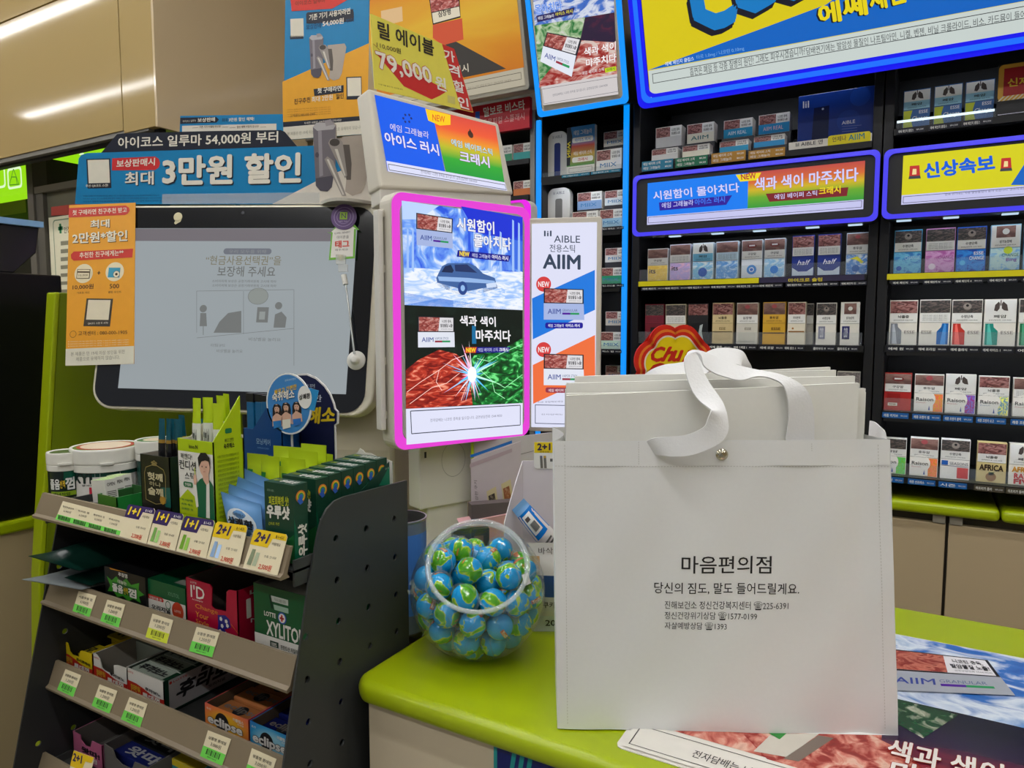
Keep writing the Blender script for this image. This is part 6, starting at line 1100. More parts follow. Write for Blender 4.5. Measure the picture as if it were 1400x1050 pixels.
# second kiosk seen over the first one's corner: pink rim
t = thing('advert_kiosk', 'second pink rimmed advert screen mostly hidden behind the first kiosk', 'kiosk', (0, 0, 0)); SX2 = Surf(aD(1.60, 725, 285), (1, 0, 0)); q_ = SX2.P(725, 560); ORG[t.name] = (q_[0] - .1, 1.19 + .06, Z0 + .0005); ok_ = SX2.uv(726, 272)
qr = [(ok_[0] - .17, ok_[1] - .30), (ok_[0], ok_[1] - .30)] + [(ok_[0] - .02 + .02 * math.cos(a), ok_[1] - .02 + .02 * math.sin(a)) for a in np.linspace(0, math.pi / 2, 6)] + [(ok_[0] - .15 + .02 * math.cos(a), ok_[1] - .02 + .02 * math.sin(a)) for a in np.linspace(math.pi / 2, math.pi, 6)]
yb2 = float(SX2.o[1]); ORG[t.name] = (float(SX2.W((ok_[0] - .09, 0))[0]), yb2 + .02, 1.0); t.location = ORG[t.name]
b = MB(); b.prism([SX2.W(p) - SX2.n * .03 for p in qr], SX2.n * .03, PEARL); b.build('housing', t); ring(SX2, np.array(qr), .0, .015, E((235, 30, 232)), 1).build('light_strip', t)
b = MB(); S = SX2.up(.001); R(b, S, (708, 285), (717, 400), E((90, 80, 90)), 1); b.build('screen', t)
xm = float(SX2.W((ok_[0] - .09, 0))[0]); b = MB(); zl_ = float(SX2.W((0, ok_[1] - .28))[2]); b.box(xm - .02, xm + .02, yb2 + .002, yb2 + .028, .99, zl_, PEARL2); b.box(xm - .06, xm + .06, yb2 - .04, yb2 + .06, .0, .01, PEARL2); b.box(xm - .02, xm + .02, yb2 + .002, yb2 + .028, .01, .99, PEARL2); b.build('pole', t)
# ================================================================== customer monitor
MQ = quad([(187, 314), (473, 314), (475, 541), (180, 533)], 1.45); SMo = Surf(MQ[0], MQ[1] - MQ[0], MQ[0] - MQ[3]); uM = nrm((SMo.u[0], SMo.u[1], 0))
t = thing('customer_monitor', 'large customer facing monitor with dim grey screen behind the gum rack', 'monitor', (0, 0, 0)); mb_ = SMo.P(400, 569) - SMo.n * .10; ORG[t.name] = (mb_[0], mb_[1], Z0 + .0005); t.location = ORG[t.name]
q = Rpts(SMo, (154, 281), (509, 570), .045, n=8); b = MB(); b.prism([SMo.W(p) - SMo.n * .038 for p in q], SMo.n * .038, M((214, 208, 188), .35)); b.build('shell', t, bevel=.004, seg=3)
b = MB(); S = SMo.up(.0004); Q2 = Rpts(SMo, (158, 284.5), (497.5, 565.5), .040, n=8); b.prism([S.W(p) for p in Q2], SMo.n * .0012, M((20, 22, 28), .12, spec=.6)); gb_o = b.build('glass_bezel', t)
b = MB(); S = SMo.up(.0018)
SCR = PIC('dim_screen', [(0, (152, 160, 164)), (1, (162, 170, 174))], 1.2, 1, .3, emit=.88, rough=.10)
R(b, S, (185, 312), (473, 539), SCR, 0); R(b, S, (185, 312.5), (473, 330), E((112, 106, 112), .9), 1)
GH = E((104, 106, 104), .9)
TX(b, S, '보장해 주세요', (297, 378), (377, 364.5), GH, 1, .01); R(b, S, (306, 339.5), (371, 348), E((108, 112, 122), .9), 1, .008); TX(b, S, '우리 모두를 위해', (313, 346.5), (364, 341.5), E((136, 140, 142), .9), 2, 0); TX(b, S, '“현금사용선택권”을', (281, 362), (385, 350), E((124, 120, 100), .9), 1, .01)
for y in (383, 389): TX(b, S, '소비자피해 보상은 공정거래위원회 고시에 따라', (290, y + 3), (378, y), GH, 1, 0)
for p, q_ in (((269, 398), (402, 396)), ((269, 398), (269, 455)), ((269, 462), (402, 449)), ((402, 396), (402, 500)), ((333, 398), (333, 457))): LN(b, S, p, q_, .0007, GH, 1)
GH2 = E((114, 117, 116), .9)
PG(b, S, [(292, 455), (300, 440), (312, 428), (330, 425), (330, 455)], GH2, 1); DC(b, S, (278, 422), (283, 422), GH2, 1, 14); PG(b, S, [(274, 428), (282, 428), (283, 446), (273, 446)], GH2, 1); LN(b, S, (278, 446), (278, 458), .0012, GH, 1); DC(b, S, (353, 405), (367, 405), E((140, 146, 142), .9), 1, 20, .8); RG(b, S, (353, 405), (367, 405), .0008, GH, 2, 24, .8); DC(b, S, (381, 418), (386, 418), GH2, 1, 14); PG(b, S, [(374, 448), (376, 430), (385, 426), (392, 434), (390, 448)], GH2, 1); R(b, S, (352, 420), (366, 441), GH2, 1); R(b, S, (355, 426), (362, 437), E((146, 152, 150), .9), 2)
for x0, x1, y in ((288, 300, 470), (296, 324, 478), (340, 376, 462)): TX(b, S, '비상벨을 눌러요', (x0, y + 4), (x1 + 8, y), GH2, 1, 0)
b.build('screen', gb_o)
b = MB(); p_ = SMo.P(244, 297, 8); b.lathe(p_ + SMo.n * .0, [(.0001, .0012), (.008, .001), (.0095, 0)], M((206, 196, 160), .6), axis=SMo.n, n=14); S = SMo.up(.002); PG(b, S, [(238, 305), (244, 294), (249, 298), (247, 303), (240, 307)], M((206, 196, 160), .6), 1); b.build('putty_blob', t)
b = MB(); DC(b, SMo.up(.002), (332, 291), (334.5, 291), M((50, 50, 56), .2), 1, 16); b.build('camera_lens', gb_o)
# stand behind the monitor
b = MB(); sb = SMo.P(470, 555) - SMo.n * .04; mv = nrm((-SMo.n[0], -SMo.n[1], 0)); sp = [sb - uM * .16, sb + uM * .085]
for a in (0,):
    pr_ = [(0, .30 - .02), (.02, .30), (.09, .30), (.11, .28), (.11, 0), (0, 0)]
    hz = float(SMo.P(455, 500)[2]) - Z0
    pr_ = [(.0, hz * .55), (.035, hz), (.10, hz), (.12, hz * .9), (.13, 0), (0, 0)]
    pp = [np.array((sp[0][0], sp[0][1], zk)) + mv * d + np.array((0, 0, h)) for d, h in pr_]; b.prism(pp, uM * .245, C_BEIGE)
b.build('stand', t, bevel=.012, seg=4)
t = thing('terminal_box', 'pale plastic terminal housing standing behind the monitor stand', 'terminal', (0, 0, 0)); Sx = Surf(aD(1.62, 560, 600), nrm(_r * .98 + _f0 * .2)); q_ = Sx.P(562, 690); ORG[t.name] = (q_[0], q_[1], Z0 + .0005); t.location = ORG[t.name]
b = MB(); p0, p1 = Sx.P(506, 600), Sx.P(640, 600); ztb = float(Sx.P(520, 524)[2]); b.prism([np.array((p0[0], p0[1], zk)), np.array((p1[0], p1[1], zk)), np.array((p1[0], p1[1], ztb)), np.array((p0[0], p0[1], ztb))], -Sx.n * .05, C_WHT); b.build('case', t, bevel=.018, seg=4); b = MB(); LN(b, Sx, (540, 632), (580, 622), .0012, M((130, 126, 118)), 1); b.build('seam', t)
# ------------------------------------------------------------------ blue banner on the monitor
SBn = Surf(SMo.P(300, 282) - SMo.n * .014, uM, nrm(np.array((0, 0, 1.)) * 1.0 - SMo.n * .0)); t = thing('banner_sign', 'wide blue die cut banner with big white lettering on top of the monitor', 'sign', SBn.P(300, 279)); S = SBn
CYB = M((14, 124, 178), .35); NVB = M((30, 34, 48), .35); LTR = M((226, 220, 206), .4)
blue = [(102.5, 279), (107.5, 217), (111, 212), (119, 209.3), (405, 200), (431, 199), (514, 197), (513, 279.5)]
b = MB(); b.prism([S.W(S.uv(*p)) - S.n * .003 for p in blue], S.n * .003, CYB)
tab = [(138.6, 208.6), (160, 183.5), (168, 182.5), (280, 179.3), (384, 177.8), (389, 180), (406, 200)]; b.prism([S.W(S.uv(*p)) - S.n * .003 for p in tab], S.n * .0032, NVB)
T3(b, S, '아이코스 일루마 54,000원 부터', (162, 203.5), (380, 195.5), (162, 188), LTR, 3, .025)
R(b, S, (118, 217.5), (152.5, 257), NVB, 1); R(b, S, (120, 219), (150.5, 250), M((222, 216, 200), .4), 2); T3(b, S, '우선 QR코드 스캔!', (117.5, 256.5), (148, 255.5), (117.5, 252.5), LTR, 3, .02)
PG(b, S, [(153.5, 216.5), (212, 214), (217, 217), (219, 223), (217, 229), (212, 232.5), (153, 233)], M((200, 44, 46), .4), 1); T3(b, S, '보상판매시', (159.5, 229), (211.5, 226), (160, 219), LTR, 2, .03)
def SH(s_, bl, br, tl, w=.03, d=1.6): T3(b, S, s_, (bl[0] + d, bl[1] + d), (br[0] + d, br[1] + d), (tl[0] + d, tl[1] + d), NVB, 2, w); T3(b, S, s_, bl, br, tl, LTR, 3, w)
SH('최대', (171.5, 253.5), (210, 252), (171.5, 236), .03, 1); SH('3만원 할인', (223.5, 252.5), (410, 248.5), (223.5, 214.5), .045)
for k in range(3): T3(b, S, '아이코스 일루마 기기 보상판매 최대 할인 혜택은 기존 기기 등록 회원에 한하며 행사 기간 및 조건에 따라 변경될 수 있습니다', (114, 269 + 3.8 * k), (218 + 30 * k, 268 + 3.4 * k), (114, 267 + 3.8 * k), M((20, 60, 90)), 2, 0)
PG(b, S, [(372, 279), (432, 248), (512, 214), (513, 279.5)], M((214, 206, 194), .4), 1)
G1, G2_, G3, G4_ = M((112, 106, 112), .35), M((78, 74, 84), .35), M((170, 158, 146), .35), M((150, 142, 136), .3)
def device(b, S, o, k, l):
    f = lambda x, y: (o[0] + x * k, o[1] + y * k)
    PG(b, S, [f(0, 10), (f(5, 4)), f(24, 4), f(31, 8), f(31, 60), f(26, 92), f(20, 98), f(10, 97), f(4, 90)], G1, l); PG(b, S, [f(4, 80), f(28, 76), f(26, 92), f(20, 98), f(10, 97), f(5, 90)], G2_, l + 1); PG(b, S, [f(0, 10), f(5, 4), f(24, 4), f(31, 8), f(28, 13), f(6, 15)], M((176, 172, 174), .35), l + 1); PG(b, S, [f(16, 1), f(24, 0), f(30, 6), f(18, 9)], M((150, 144, 146), .35), l + 2); PG(b, S, [f(7, 15), f(12, 15), f(14, 76), f(9, 78)], M((146, 140, 146), .35), l + 1); DC(b, S, f(6, 48), f(8.5, 48), G2_, l + 2, 12, 1.4)
    PG(b, S, [f(40, 26), f(78, 22), f(82, 30), f(72, 88), f(66, 100), f(54, 104), f(44, 98), f(48, 60)], G3, l); PG(b, S, [f(36, 34), f(50, 34), f(53, 60), f(52, 82), f(46, 82)], M((92, 84, 78), .35), l + 1)
    PG(b, S, [f(21, 32), f(24, 26), f(36, 25), f(41, 31), f(47, 76), f(44, 80)], G4_, l + 2); DC(b, S, f(30, 31), f(37, 31), M((70, 64, 60), .3), l + 3, 16, .7); PG(b, S, [f(30, 40), f(34, 40), f(45, 76), f(43, 77)], M((206, 200, 190), .3), l + 3)
    PG(b, S, [f(16, 54), f(20, 50), f(28, 56), f(46, 104), f(40, 104)], G4_, l + 3); PG(b, S, [f(19, 54), f(22, 54), f(43, 102), f(41, 103)], M((206, 200, 190), .3), l + 4)
device(b, S, (428, 164), 1.0, 4)
PG(b, S, [(437, 168), (456, 163), (458, 200), (432, 200)], G1, 3); PG(b, S, [(468, 187), (504, 184), (507, 200), (470, 200)], G3, 3)
b.prism([S.W(S.uv(*p)) - S.n * .003 for p in ((428, 201), (429, 175), (434, 168), (452, 163), (459, 170), (460, 190), (500, 183), (508, 190), (508, 199))], S.n * .0029, G3)
b.build('board', t)
b = MB(); S = SBn.up(.006)
pp = [SBn.W(SBn.uv(440 + 75 * s, 277)) + SBn.n * (.008 + .05 * math.sin(math.pi * s)) for s in np.linspace(0, 1, 12)]; bk = [SBn.W(SBn.uv(440 + 75 * s, 277)) + SBn.n * .0005 for s in (1, 0)]; b.prism(pp + bk, (0, 0, -.006), M((190, 186, 176), .4)); b.build('tray', t)
b = MB(); b.prism([SBn.W(SBn.uv(*p)) + SBn.n * .0006 for p in ((222, 265.5), (437, 263), (437, 278), (222, 279))], SBn.n * .0004, glass((255, 255, 255), .18, .2)); b.build('clear_tape', t)
# orange flyer
SF = Surf(SMo.P(140, 281) + SMo.n * .006, SMo.u, SMo.v); t = thing('flyer', 'orange flyer with red pills taped over the left edge of the monitor', 'flyer', SF.P(137, 499)); S = SF
OR = M((222, 154, 40), .4); b = MB(); FQ = [(94.5, 280.5), (185, 277), (183, 497.5), (89.5, 500)]; b.prism([S.W(S.uv(*p)) - S.n * .0012 for p in FQ], S.n * .0012, OR); PG(b, S, [(90, 477), (183.3, 473), (183, 497.5), (89.5, 500)], M((212, 208, 190), .4), 1)
RP = M((196, 52, 44), .4); LT2 = M((228, 220, 200), .4); BR2 = M((70, 50, 24), .5)
PG(b, S, [(94.3, 284.5), (172, 281), (176.5, 284), (177.5, 288), (175, 292), (171, 294), (93.8, 297.5)], RP, 1); T3(b, S, '첫 구매라면 친구추천 받고', (99.5, 294.5), (173.5, 290.5), (99.5, 287.5), LT2, 2, .02)
def SH2(s_, bl, br, tl, w=.03): T3(b, S, s_, (bl[0] + .8, bl[1] + .8), (br[0] + .8, br[1] + .8), (tl[0] + .8, tl[1] + .8), BR2, 1, w); T3(b, S, s_, bl, br, tl, LT2, 2, w)
SH2('최대', (124, 312), (149.5, 310.5), (124, 301.5)); SH2('2만원*할인', (99.5, 333), (174, 329), (99.5, 319))
PG(b, S, [(101, 344), (182, 340), (181, 352), (101, 356.5), (97.5, 353.5), (97, 348)], RP, 1); T3(b, S, '추천한 친구에게는**', (109, 353), (169, 349), (109, 345.5), LT2, 2, .02)
DC(b, S, (114.5, 374), (127, 374), M((224, 212, 178), .4), 1); DC(b, S, (157, 371.5), (169.5, 371.5), M((224, 212, 178), .4), 1)
R(b, S, (106, 368), (122.5, 381), BR2, 2); R(b, S, (106.8, 368.8), (121.7, 380.2), M((224, 212, 178), .4), 3); R(b, S, (106, 371), (122.5, 373), BR2, 4); T3(b, S, '10,000', (108, 378.5), (120.5, 378), (108, 375.5), BR2, 4, 0); R(b, S, (149, 366), (163.5, 379.5), M((60, 150, 180), .4), 2); DC(b, S, (159.5, 375), (164, 375), M((228, 222, 200), .4), 3, 18); RG(b, S, (159.5, 375), (164, 375), .0007, BR2, 4); DC(b, S, (159.5, 375), (161.5, 375), BR2, 4, 5)
R(b, S, (133, 372.6), (137.5, 373.6), BR2, 1); R(b, S, (134.8, 370.8), (135.7, 375.4), BR2, 1)
T3(b, S, '10,000원', (99.5, 396.5), (128, 395), (99.5, 389.5), BR2, 1, .02); T3(b, S, '500', (150, 394.5), (163, 394), (150, 388.5), BR2, 1, .02); T3(b, S, '기프트 카드', (105, 402), (123, 401.5), (105, 399), BR2, 1, .0); T3(b, S, '클럽 포인트', (148, 401), (166, 400.5), (148, 398), BR2, 1, .0)
R(b, S, (118.5, 408), (150.5, 446.5), M((64, 58, 50), .4), 1); R(b, S, (121, 410), (148.5, 437.5), M((216, 206, 180), .4), 2); T3(b, S, 'QR코드 스캔 후 시작!', (120.5, 444), (148, 443), (120.5, 441), LT2, 3, 0)
RG(b, S, (100, 457), (104.5, 457), .0008, BR2, 1, 20); T3(b, S, '고객센터 : 080-000-1905', (107, 459), (174, 457), (107, 453), BR2, 1, .01)
for k in range(3): T3(b, S, '본 프로모션은 사전 예고 없이 변경 또는 중단될 수 있습니다 자세한 내용은 고객센터', (93, 468 + 3.2 * k), (176, 465.5 + 3 * k), (93, 466.5 + 3.2 * k), LT2, 1, 0)
T3(b, S, '본 제품은 만 19세 이상 성인을 위한', (97, 487), (171, 483.5), (97, 481.5), M((130, 126, 110)), 2, 0); T3(b, S, '제품으로 유해하지 않습니다.', (104, 494), (164, 491), (104, 488.5), M((130, 126, 110)), 2, 0)
b.build('sheet', t)
# round purple tap badge with arrow card, clip, rod and suction cup
ST = SMo.up(.010); t = thing('tap_badge', 'round purple tap badge over a green edged arrow card on the monitor corner', 'badge', ST.P(470, 355)); S = ST; b = MB()
arrow = [(452, 318), (460, 308), (472, 300), (484, 306), (491, 314), (486.5, 314), (485, 353), (449.5, 355.5), (453, 319.5), (447.5, 317.5)]
b.prism([S.W(S.uv(*p)) - S.n * .0012 for p in arrow], S.n * .0012, M((110, 180, 50), .4)); PG(b, S, [(453, 317), (471, 302), (487, 313), (484, 313), (482.5, 350.5), (452, 352.5), (455, 318)], M((226, 222, 214), .4), 1)
T3(b, S, '아이폰을', (460.5, 327), (477, 326), (460.5, 322.5), M((80, 74, 70)), 2, .0); T3(b, S, '태그', (458.5, 339), (477.5, 338), (458.5, 329.5), M((206, 60, 40)), 2, .04); T3(b, S, '해주세요', (458, 343.5), (476, 342.5), (458, 340.5), M((100, 94, 90)), 2, 0); T3(b, S, 'ILUMA i BENEFIT', (457.5, 320.5), (479, 318.5), (457.5, 318), M((80, 74, 70)), 2, .0)
b.build('arrow_card', t); S = ST.up(.0018); b = MB(); DC(b, S, (470, 296.5), (487.5, 296), M((92, 66, 116), .4), 0, 40); RG(b, S, (470, 296.5), (483.5, 296), .0011, M((150, 130, 170), .4), 1); RG(b, S, (470, 296.5), (479.5, 296), .0009, M((150, 130, 170), .4), 1); R(b, S, (465, 290), (474.5, 300), M((150, 190, 50), .4), 1); T3(b, S, 'N', (467, 298.5), (473, 298.3), (467, 291.5), M((70, 50, 90)), 2, .0); T3(b, S, 'NFC TAG', (464, 303.5), (475, 303.2), (464, 302), M((190, 176, 206)), 2, 0); b.prism([S.W(S.uv(470 + 17.3 * math.cos(a), 296.5 + 17.3 * math.sin(a))) - S.n * .0015 for a in np.linspace(0, 6.2832, 41)[:-1]], S.n * .0014, M((92, 66, 116), .4)); b.build('badge', t)
t = thing('clip_holder', 'clear clip on a thin rod with white suction cup, stuck to the monitor', 'clip holder', SMo.P(487, 500)); S = SMo.up(.012); CLC = glass((240, 240, 236), .35, .06)
b = MB(); b.obox(S.P(460, 362) - S.n * .003, S.P(473, 362) - S.P(460, 362), S.P(460, 349) - S.P(460, 362), S.n * .008, CLC); b.obox(S.P(463, 372) - S.n * .002, S.P(476, 372) - S.P(463, 372), S.P(463, 362) - S.P(463, 372), S.n * .006, CLC); b.build('clip', t, bevel=.001)
b = MB(); b.cyl(S.P(466, 356), S.P(466, 349), .004, M((200, 180, 120), .25, metal=1)); b.build('spring', t)
b = MB(); b.tube([S.P(470, 376), S.P(471.5, 384), S.P(472.5, 389)], .0055, M((226, 224, 216), .4), 12); b.build('joint', t, smooth=50)
b = MB(); b.tube([S.P(472.5, 388), S.P(478, 430), S.P(484.5, 484)], .0019, M((214, 218, 216), .2, metal=.6), 10); b.build('rod', t, smooth=50)
b = MB(); sc = SMo.P(487.5, 493) + SMo.n * .0017; b.lathe(sc, [(.0185, 0), (.0182, .002), (.010, .007), (.007, .012), (.005, .014), (.0001, .0145)], M((222, 220, 212), .4), axis=SMo.n, n=28); b.build('suction_cup', t, smooth=50)
# ------------------------------------------------------------------ device poster and small card behind
SD2 = Surf(aD(1.66, 447, 188), uM); t = thing('device_poster', 'tall blue and orange device poster behind the monitor', 'poster', (0, 0, 0)); S = SD2; q_ = S.P(447, 188) - S.n * .02; ORG[t.name] = (q_[0], q_[1], Z0 + .0005); t.location = ORG[t.name]
tl_, tr_ = pj(S.W(np.array(S.uv(391, 0)) + np.array((.001, .06)))), pj(S.W(np.array(S.uv(506, 0)) + np.array((0, .06)))); b = MB()
FQ = [tl_, tr_, (501.5, 183), (387.5, 191.5)]; b.prism([S.W(S.uv(*p)) - S.n * .004 for p in FQ], S.n * .004, CYB)
PG(b, S, FQ, CYB, 1); ORP = M((224, 160, 34), .4); PG(b, S, [(386.3, 112), (504.8, 59), (502.3, 162), (387, 170)], ORP, 2); PG(b, S, [(387.2, 167), (502.2, 158), (502, 164), (387.3, 174)], NVB, 3); PG(b, S, [(387.3, 174), (502, 164), (501.5, 183), (387.5, 191.5)], M((212, 206, 190), .4), 3)
T3(b, S, '본 제품은 만 19세 이상 성인을 위한 제품으로 유해하지 않습니다', (393, 186), (496, 176), (393, 181), M((150, 146, 130)), 4, 0); T3(b, S, '자세한 내용은 QR코드를 스캔하세요!', (416, 170.5), (467, 166), (416, 167), LTR, 4, .0)
PG(b, S, [(398, 5), tl_, tr_, (486, -6), (454, 12), (399, 15.5)], M((206, 54, 44), .4), 3); T3(b, S, '아이코스 일루마', (404, 8.5), (445, 3.5), (404, 2), BR2, 4, .0)
R(b, S, (418.5, 17), (484, 29.5), NVB, 2, .006); T3(b, S, '기존 기기 사용자라면', (423, 28.5), (479, 19), (423, 20.5), LTR, 5, .03); PG(b, S, [(419, 22.5), (483, 12.5), (483.5, 20), (478, 23), (419, 32.5)], NVB, 3)
T3(b, S, '보상판매', (419, 41), (439, 38), (419, 33.5), M((20, 70, 110)), 4, .02); T3(b, S, '54,000원', (441.5, 37), (470, 32.5), (441.5, 29), LTR, 4, .03); T3(b, S, '부터', (473, 32), (484, 30), (473, 26.5), M((20, 70, 110)), 4, .02)
R(b, S, (397, 26), (415.5, 50), M((214, 208, 190), .4), 2); R(b, S, (396.5, 49.5), (415, 53), NVB, 2)
device(b, S, (423, 46), .62, 5)
PG(b, S, [(429, 122), (470, 116.5), (470, 126.5), (430, 131.5)], NVB, 4); T3(b, S, '첫 구매라면', (434.5, 128), (466.5, 124), (434.5, 121), LTR, 5, .03); T3(b, S, '친구추천', (402.5, 143), (424.5, 140), (402.5, 135.5), BR2, 4, .02); T3(b, S, '최대 2만원', (426.5, 140), (455, 136.5), (426.5, 132.5), LT2, 4, .02); T3(b, S, '할인', (459.5, 136), (470, 134.5), (459.5, 129), BR2, 4, .02)
R(b, S, (473.5, 105.5), (495, 135.5), NVB, 4); R(b, S, (475, 107), (494, 131), M((222, 214, 196), .4), 5)
for k in range(4): T3(b, S, '아이코스 일루마 친구추천 최대 할인 혜택은 조건에 따라 변경', (393, 151 + 3.2 * k), (452, 147 + 3 * k), (393, 149.7 + 3.2 * k), M((150, 100, 20)), 4, 0)
T3(b, S, '고객센터 080-000-1905', (397, 160.5), (431, 157.5), (397, 157), BR2, 5, .0)
b.build('board', t); b = MB(); pl = S.W(S.uv(447, 150)) - S.n * .012; b.cyl(np.array((pl[0], pl[1], Z0 + .0005)), pl, .006, M((60, 60, 62), .4)); b.cyl(np.array((pl[0], pl[1], Z0 + .0005)), np.array((pl[0], pl[1], Z0 + .008)), .05, M((60, 60, 62), .4)); b.build('stand', t)
SC2 = Surf(aD(1.56, 315, 180), uM); S = SC2; t = thing('small_card', 'small blue card with white panel peeking above the dark banner tab', 'card', (0, 0, 0)); q_ = S.P(315, 200) - S.n * .01; ORG[t.name] = (q_[0], q_[1], Z0 + .0005); t.location = ORG[t.name]; b = MB()
FQ = [(246.5, 158.5), (386, 156), (388, 225), (244, 226)]; b.prism([S.W(S.uv(*p)) - S.n * .003 for p in FQ], S.n * .003, CYB); PG(b, S, [(249, 172), (378, 169), (378, 222), (249, 224)], M((218, 210, 196), .4), 1); PG(b, S, [(246.5, 161), (296, 160), (299.5, 163.5), (296, 167.5), (246.5, 169.5)], NVB, 1); T3(b, S, '보상판매', (270.5, 167.2), (294, 166), (270.5, 161.7), LTR, 2, .03); T3(b, S, '아이코스 일루마', (250, 167.5), (268, 166.5), (250, 164.5), LTR, 2, 0); T3(b, S, '3만원 할인 혜택!', (313, 166.3), (347.5, 165), (313, 161.3), LTR, 2, .03); T3(b, S, '최대', (303.5, 166.8), (311, 166.2), (303.5, 162), M((30, 60, 80)), 2, .02)
for x0, x1, s_ in ((263, 312, '기존 기기 어떻게 하나요?'), (314, 364, '할인 혜택 어떻게 받나요?')): T3(b, S, s_, (x0 + 10, 175.5), (x1 - 10, 174.5), (x0 + 10, 172), BR2, 2, .01); LN(b, S, (x0, 175), (x0 + 8, 174.5), .0006, BR2, 2); LN(b, S, (x1 - 8, 174), (x1, 173.7), .0006, BR2, 2)
b.build('board', t); b = MB(); pl = S.W(S.uv(320, 205)) - S.n * .01; b.cyl(np.array((pl[0], pl[1], Z0 + .0005)), pl, .005, M((60, 60, 62), .4)); b.cyl(np.array((pl[0], pl[1], Z0 + .0005)), np.array((pl[0], pl[1], Z0 + .008)), .05, M((60, 60, 62), .4)); b.build('stand', t)
# ------------------------------------------------------------------ lime side panel left of the monitor
xg = -1.60; gp = [aX(xg, 82.5, 400), aX(xg, 77.5, 500), aX(xg, 70.5, 610), aX(xg, 63.8, 755), aX(xg, 61, 784)]
t = thing('lime_partition', 'slanted lime green upright panel between the black machine and the monitor', 'panel', (xg, 1.1, 0)); lowd = gp[-1] + (gp[-1] - gp[-2]) * 0; bot = np.array((xg, gp[-1][1] - .04, .0))
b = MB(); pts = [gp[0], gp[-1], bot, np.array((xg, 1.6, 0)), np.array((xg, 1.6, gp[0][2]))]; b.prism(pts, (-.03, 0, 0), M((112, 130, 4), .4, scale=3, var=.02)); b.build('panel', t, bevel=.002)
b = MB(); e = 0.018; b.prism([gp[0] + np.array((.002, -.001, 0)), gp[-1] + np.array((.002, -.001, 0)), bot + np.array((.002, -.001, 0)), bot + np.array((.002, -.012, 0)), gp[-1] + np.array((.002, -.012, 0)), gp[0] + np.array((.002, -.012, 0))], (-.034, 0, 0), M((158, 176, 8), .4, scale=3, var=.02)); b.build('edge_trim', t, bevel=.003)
# ================================================================== dark perforated gum rack at left
RK = M((54, 56, 55), .45, spec=.4, var=.03, name='rack_steel'); RK2 = M((40, 41, 42), .5); RAILM = M((128, 114, 92), .4, scale=8, var=.03); RAILE = M((196, 184, 156), .35)
XR, XL, YB = -.625, -1.178, .787
rack = thing('gum_rack', 'dark perforated counter rack with four sloping price rails of gum and sticks', 'display rack', (-.9, .6, 0))
prof = [(YB, .0), (YB, 1.181), (.66, 1.184), (.643, 1.182), (.630, 1.175), (.620, 1.163), (.614, 1.148), (.597, 1.09), (.551, .885), (.375, .1), (.375, 0)]
def holed(profile, holes, x, th, m, name, parent):
    """steel side sheet with punched holes"""
    cu = bpy.data.curves.new('h', 'CURVE'); cu.dimensions = '2D'; cu.fill_mode = 'BOTH'; cu.extrude = th / 2
    def sp(pts):
        s = cu.splines.new('POLY'); s.points.add(len(pts) - 1); s.use_cyclic_u = True
        for p, q in zip(s.points, pts): p.co = (q[0], q[1], 0, 1)
    sp(profile)
    for h in holes: sp([(h[0] + .0045 * math.cos(a), h[1] + .0045 * math.sin(a)) for a in np.linspace(0, 2 * math.pi, 15)[:-1]])
    o = bpy.data.objects.new('h', cu); me = bpy.data.meshes.new_from_object(o)
    b = MB(); b.add([(x + v.co.z, v.co.x, v.co.y) for v in me.vertices], [tuple(p.vertices) for p in me.polygons], m)
    bpy.data.objects.remove(o); bpy.data.curves.remove(cu); bpy.data.meshes.remove(me)
    return b.build(name, parent)
hr = [(459.5, 736), (500.9, 722.6), (538.8, 709), (540.3, 761.5), (502.3, 776.4), (460.9, 793), (541.8, 813), (504, 830), (463, 849), (418, 870.5), (542.5, 863), (505.5, 883), (464.8, 904.5), (420, 929), (508, 937), (466.8, 959.5), (422, 987), (508, 987.5), (467.8, 1015), (424, 1044), (509.5, 1039.5)]
hl = [(89, 863), (100.75, 994.5), (52.5, 1016.8), (81.4, 774), (94, 954), (143, 976)]
holed(prof, [tuple(aX(XR, *h)[1:]) for h in hr], XR - .0015, .003, RK, 'side_panel', rack); holed([(YB, 0), (YB, 1.100), (.600, 1.100)] + prof[8:], [tuple(aX(XL + .003, *h)[1:]) for h in hl], XL + .0015, .003, RK2, 'side_panel', rack)
b = MB(); b.box(XL + .003, XR - .003, YB - .004, YB - .001, .02, 1.17, RK2); b.build('back_panel', rack)
DK_ = {}
rails = {1: (1.112, .567, 1.105, .579, 1.140), 2: (.976, .572, .966, .584, 1.003), 3: (.838, .571, .829, .583, .868), 4: (.700, .545, .690, .557, .728)}
SR = {}
xr_end = -.6345
for k, (zd, y0, za, y1, zb2) in rails.items():
    b = MB(); b.box(XL + .004, XR - .004, y0 + .012, YB - .005, zd - .003, zd, RK); b.box(XR - .007, XR - .004, y0 + .012, YB - .005, zd - .02, zd + .012, RK); b.box(XL + .004, XL + .007, y0 + .012, YB - .005, zd - .02, zd + .012, RK); b.build('shelf', rack)
    b = MB(); pr_ = [(y0 - .004, za - .001), (y0 - .005, za + .003), (y0, za + .006), (y1, zb2), (y1 + .004, zb2), (y0 + .006, za + .004), (y0 + .010, za - .001)]
    b.prism([np.array((XL - .0 if k < 4 else XL, y, z)) for y, z in pr_], (xr_end - XL, 0, 0), RAILM); b.build('price_rail', rack)
    SR[k] = Surf((0, y0, za + .006), (1, 0, 0), (0, y1 - y0, zb2 - za - .006)).up(.0012)
CARD = M((226, 214, 180), .4, var=.02); GRN = M((120, 226, 90), .4); TXT = M((60, 56, 50), .5); REDT = M((200, 60, 40), .4)
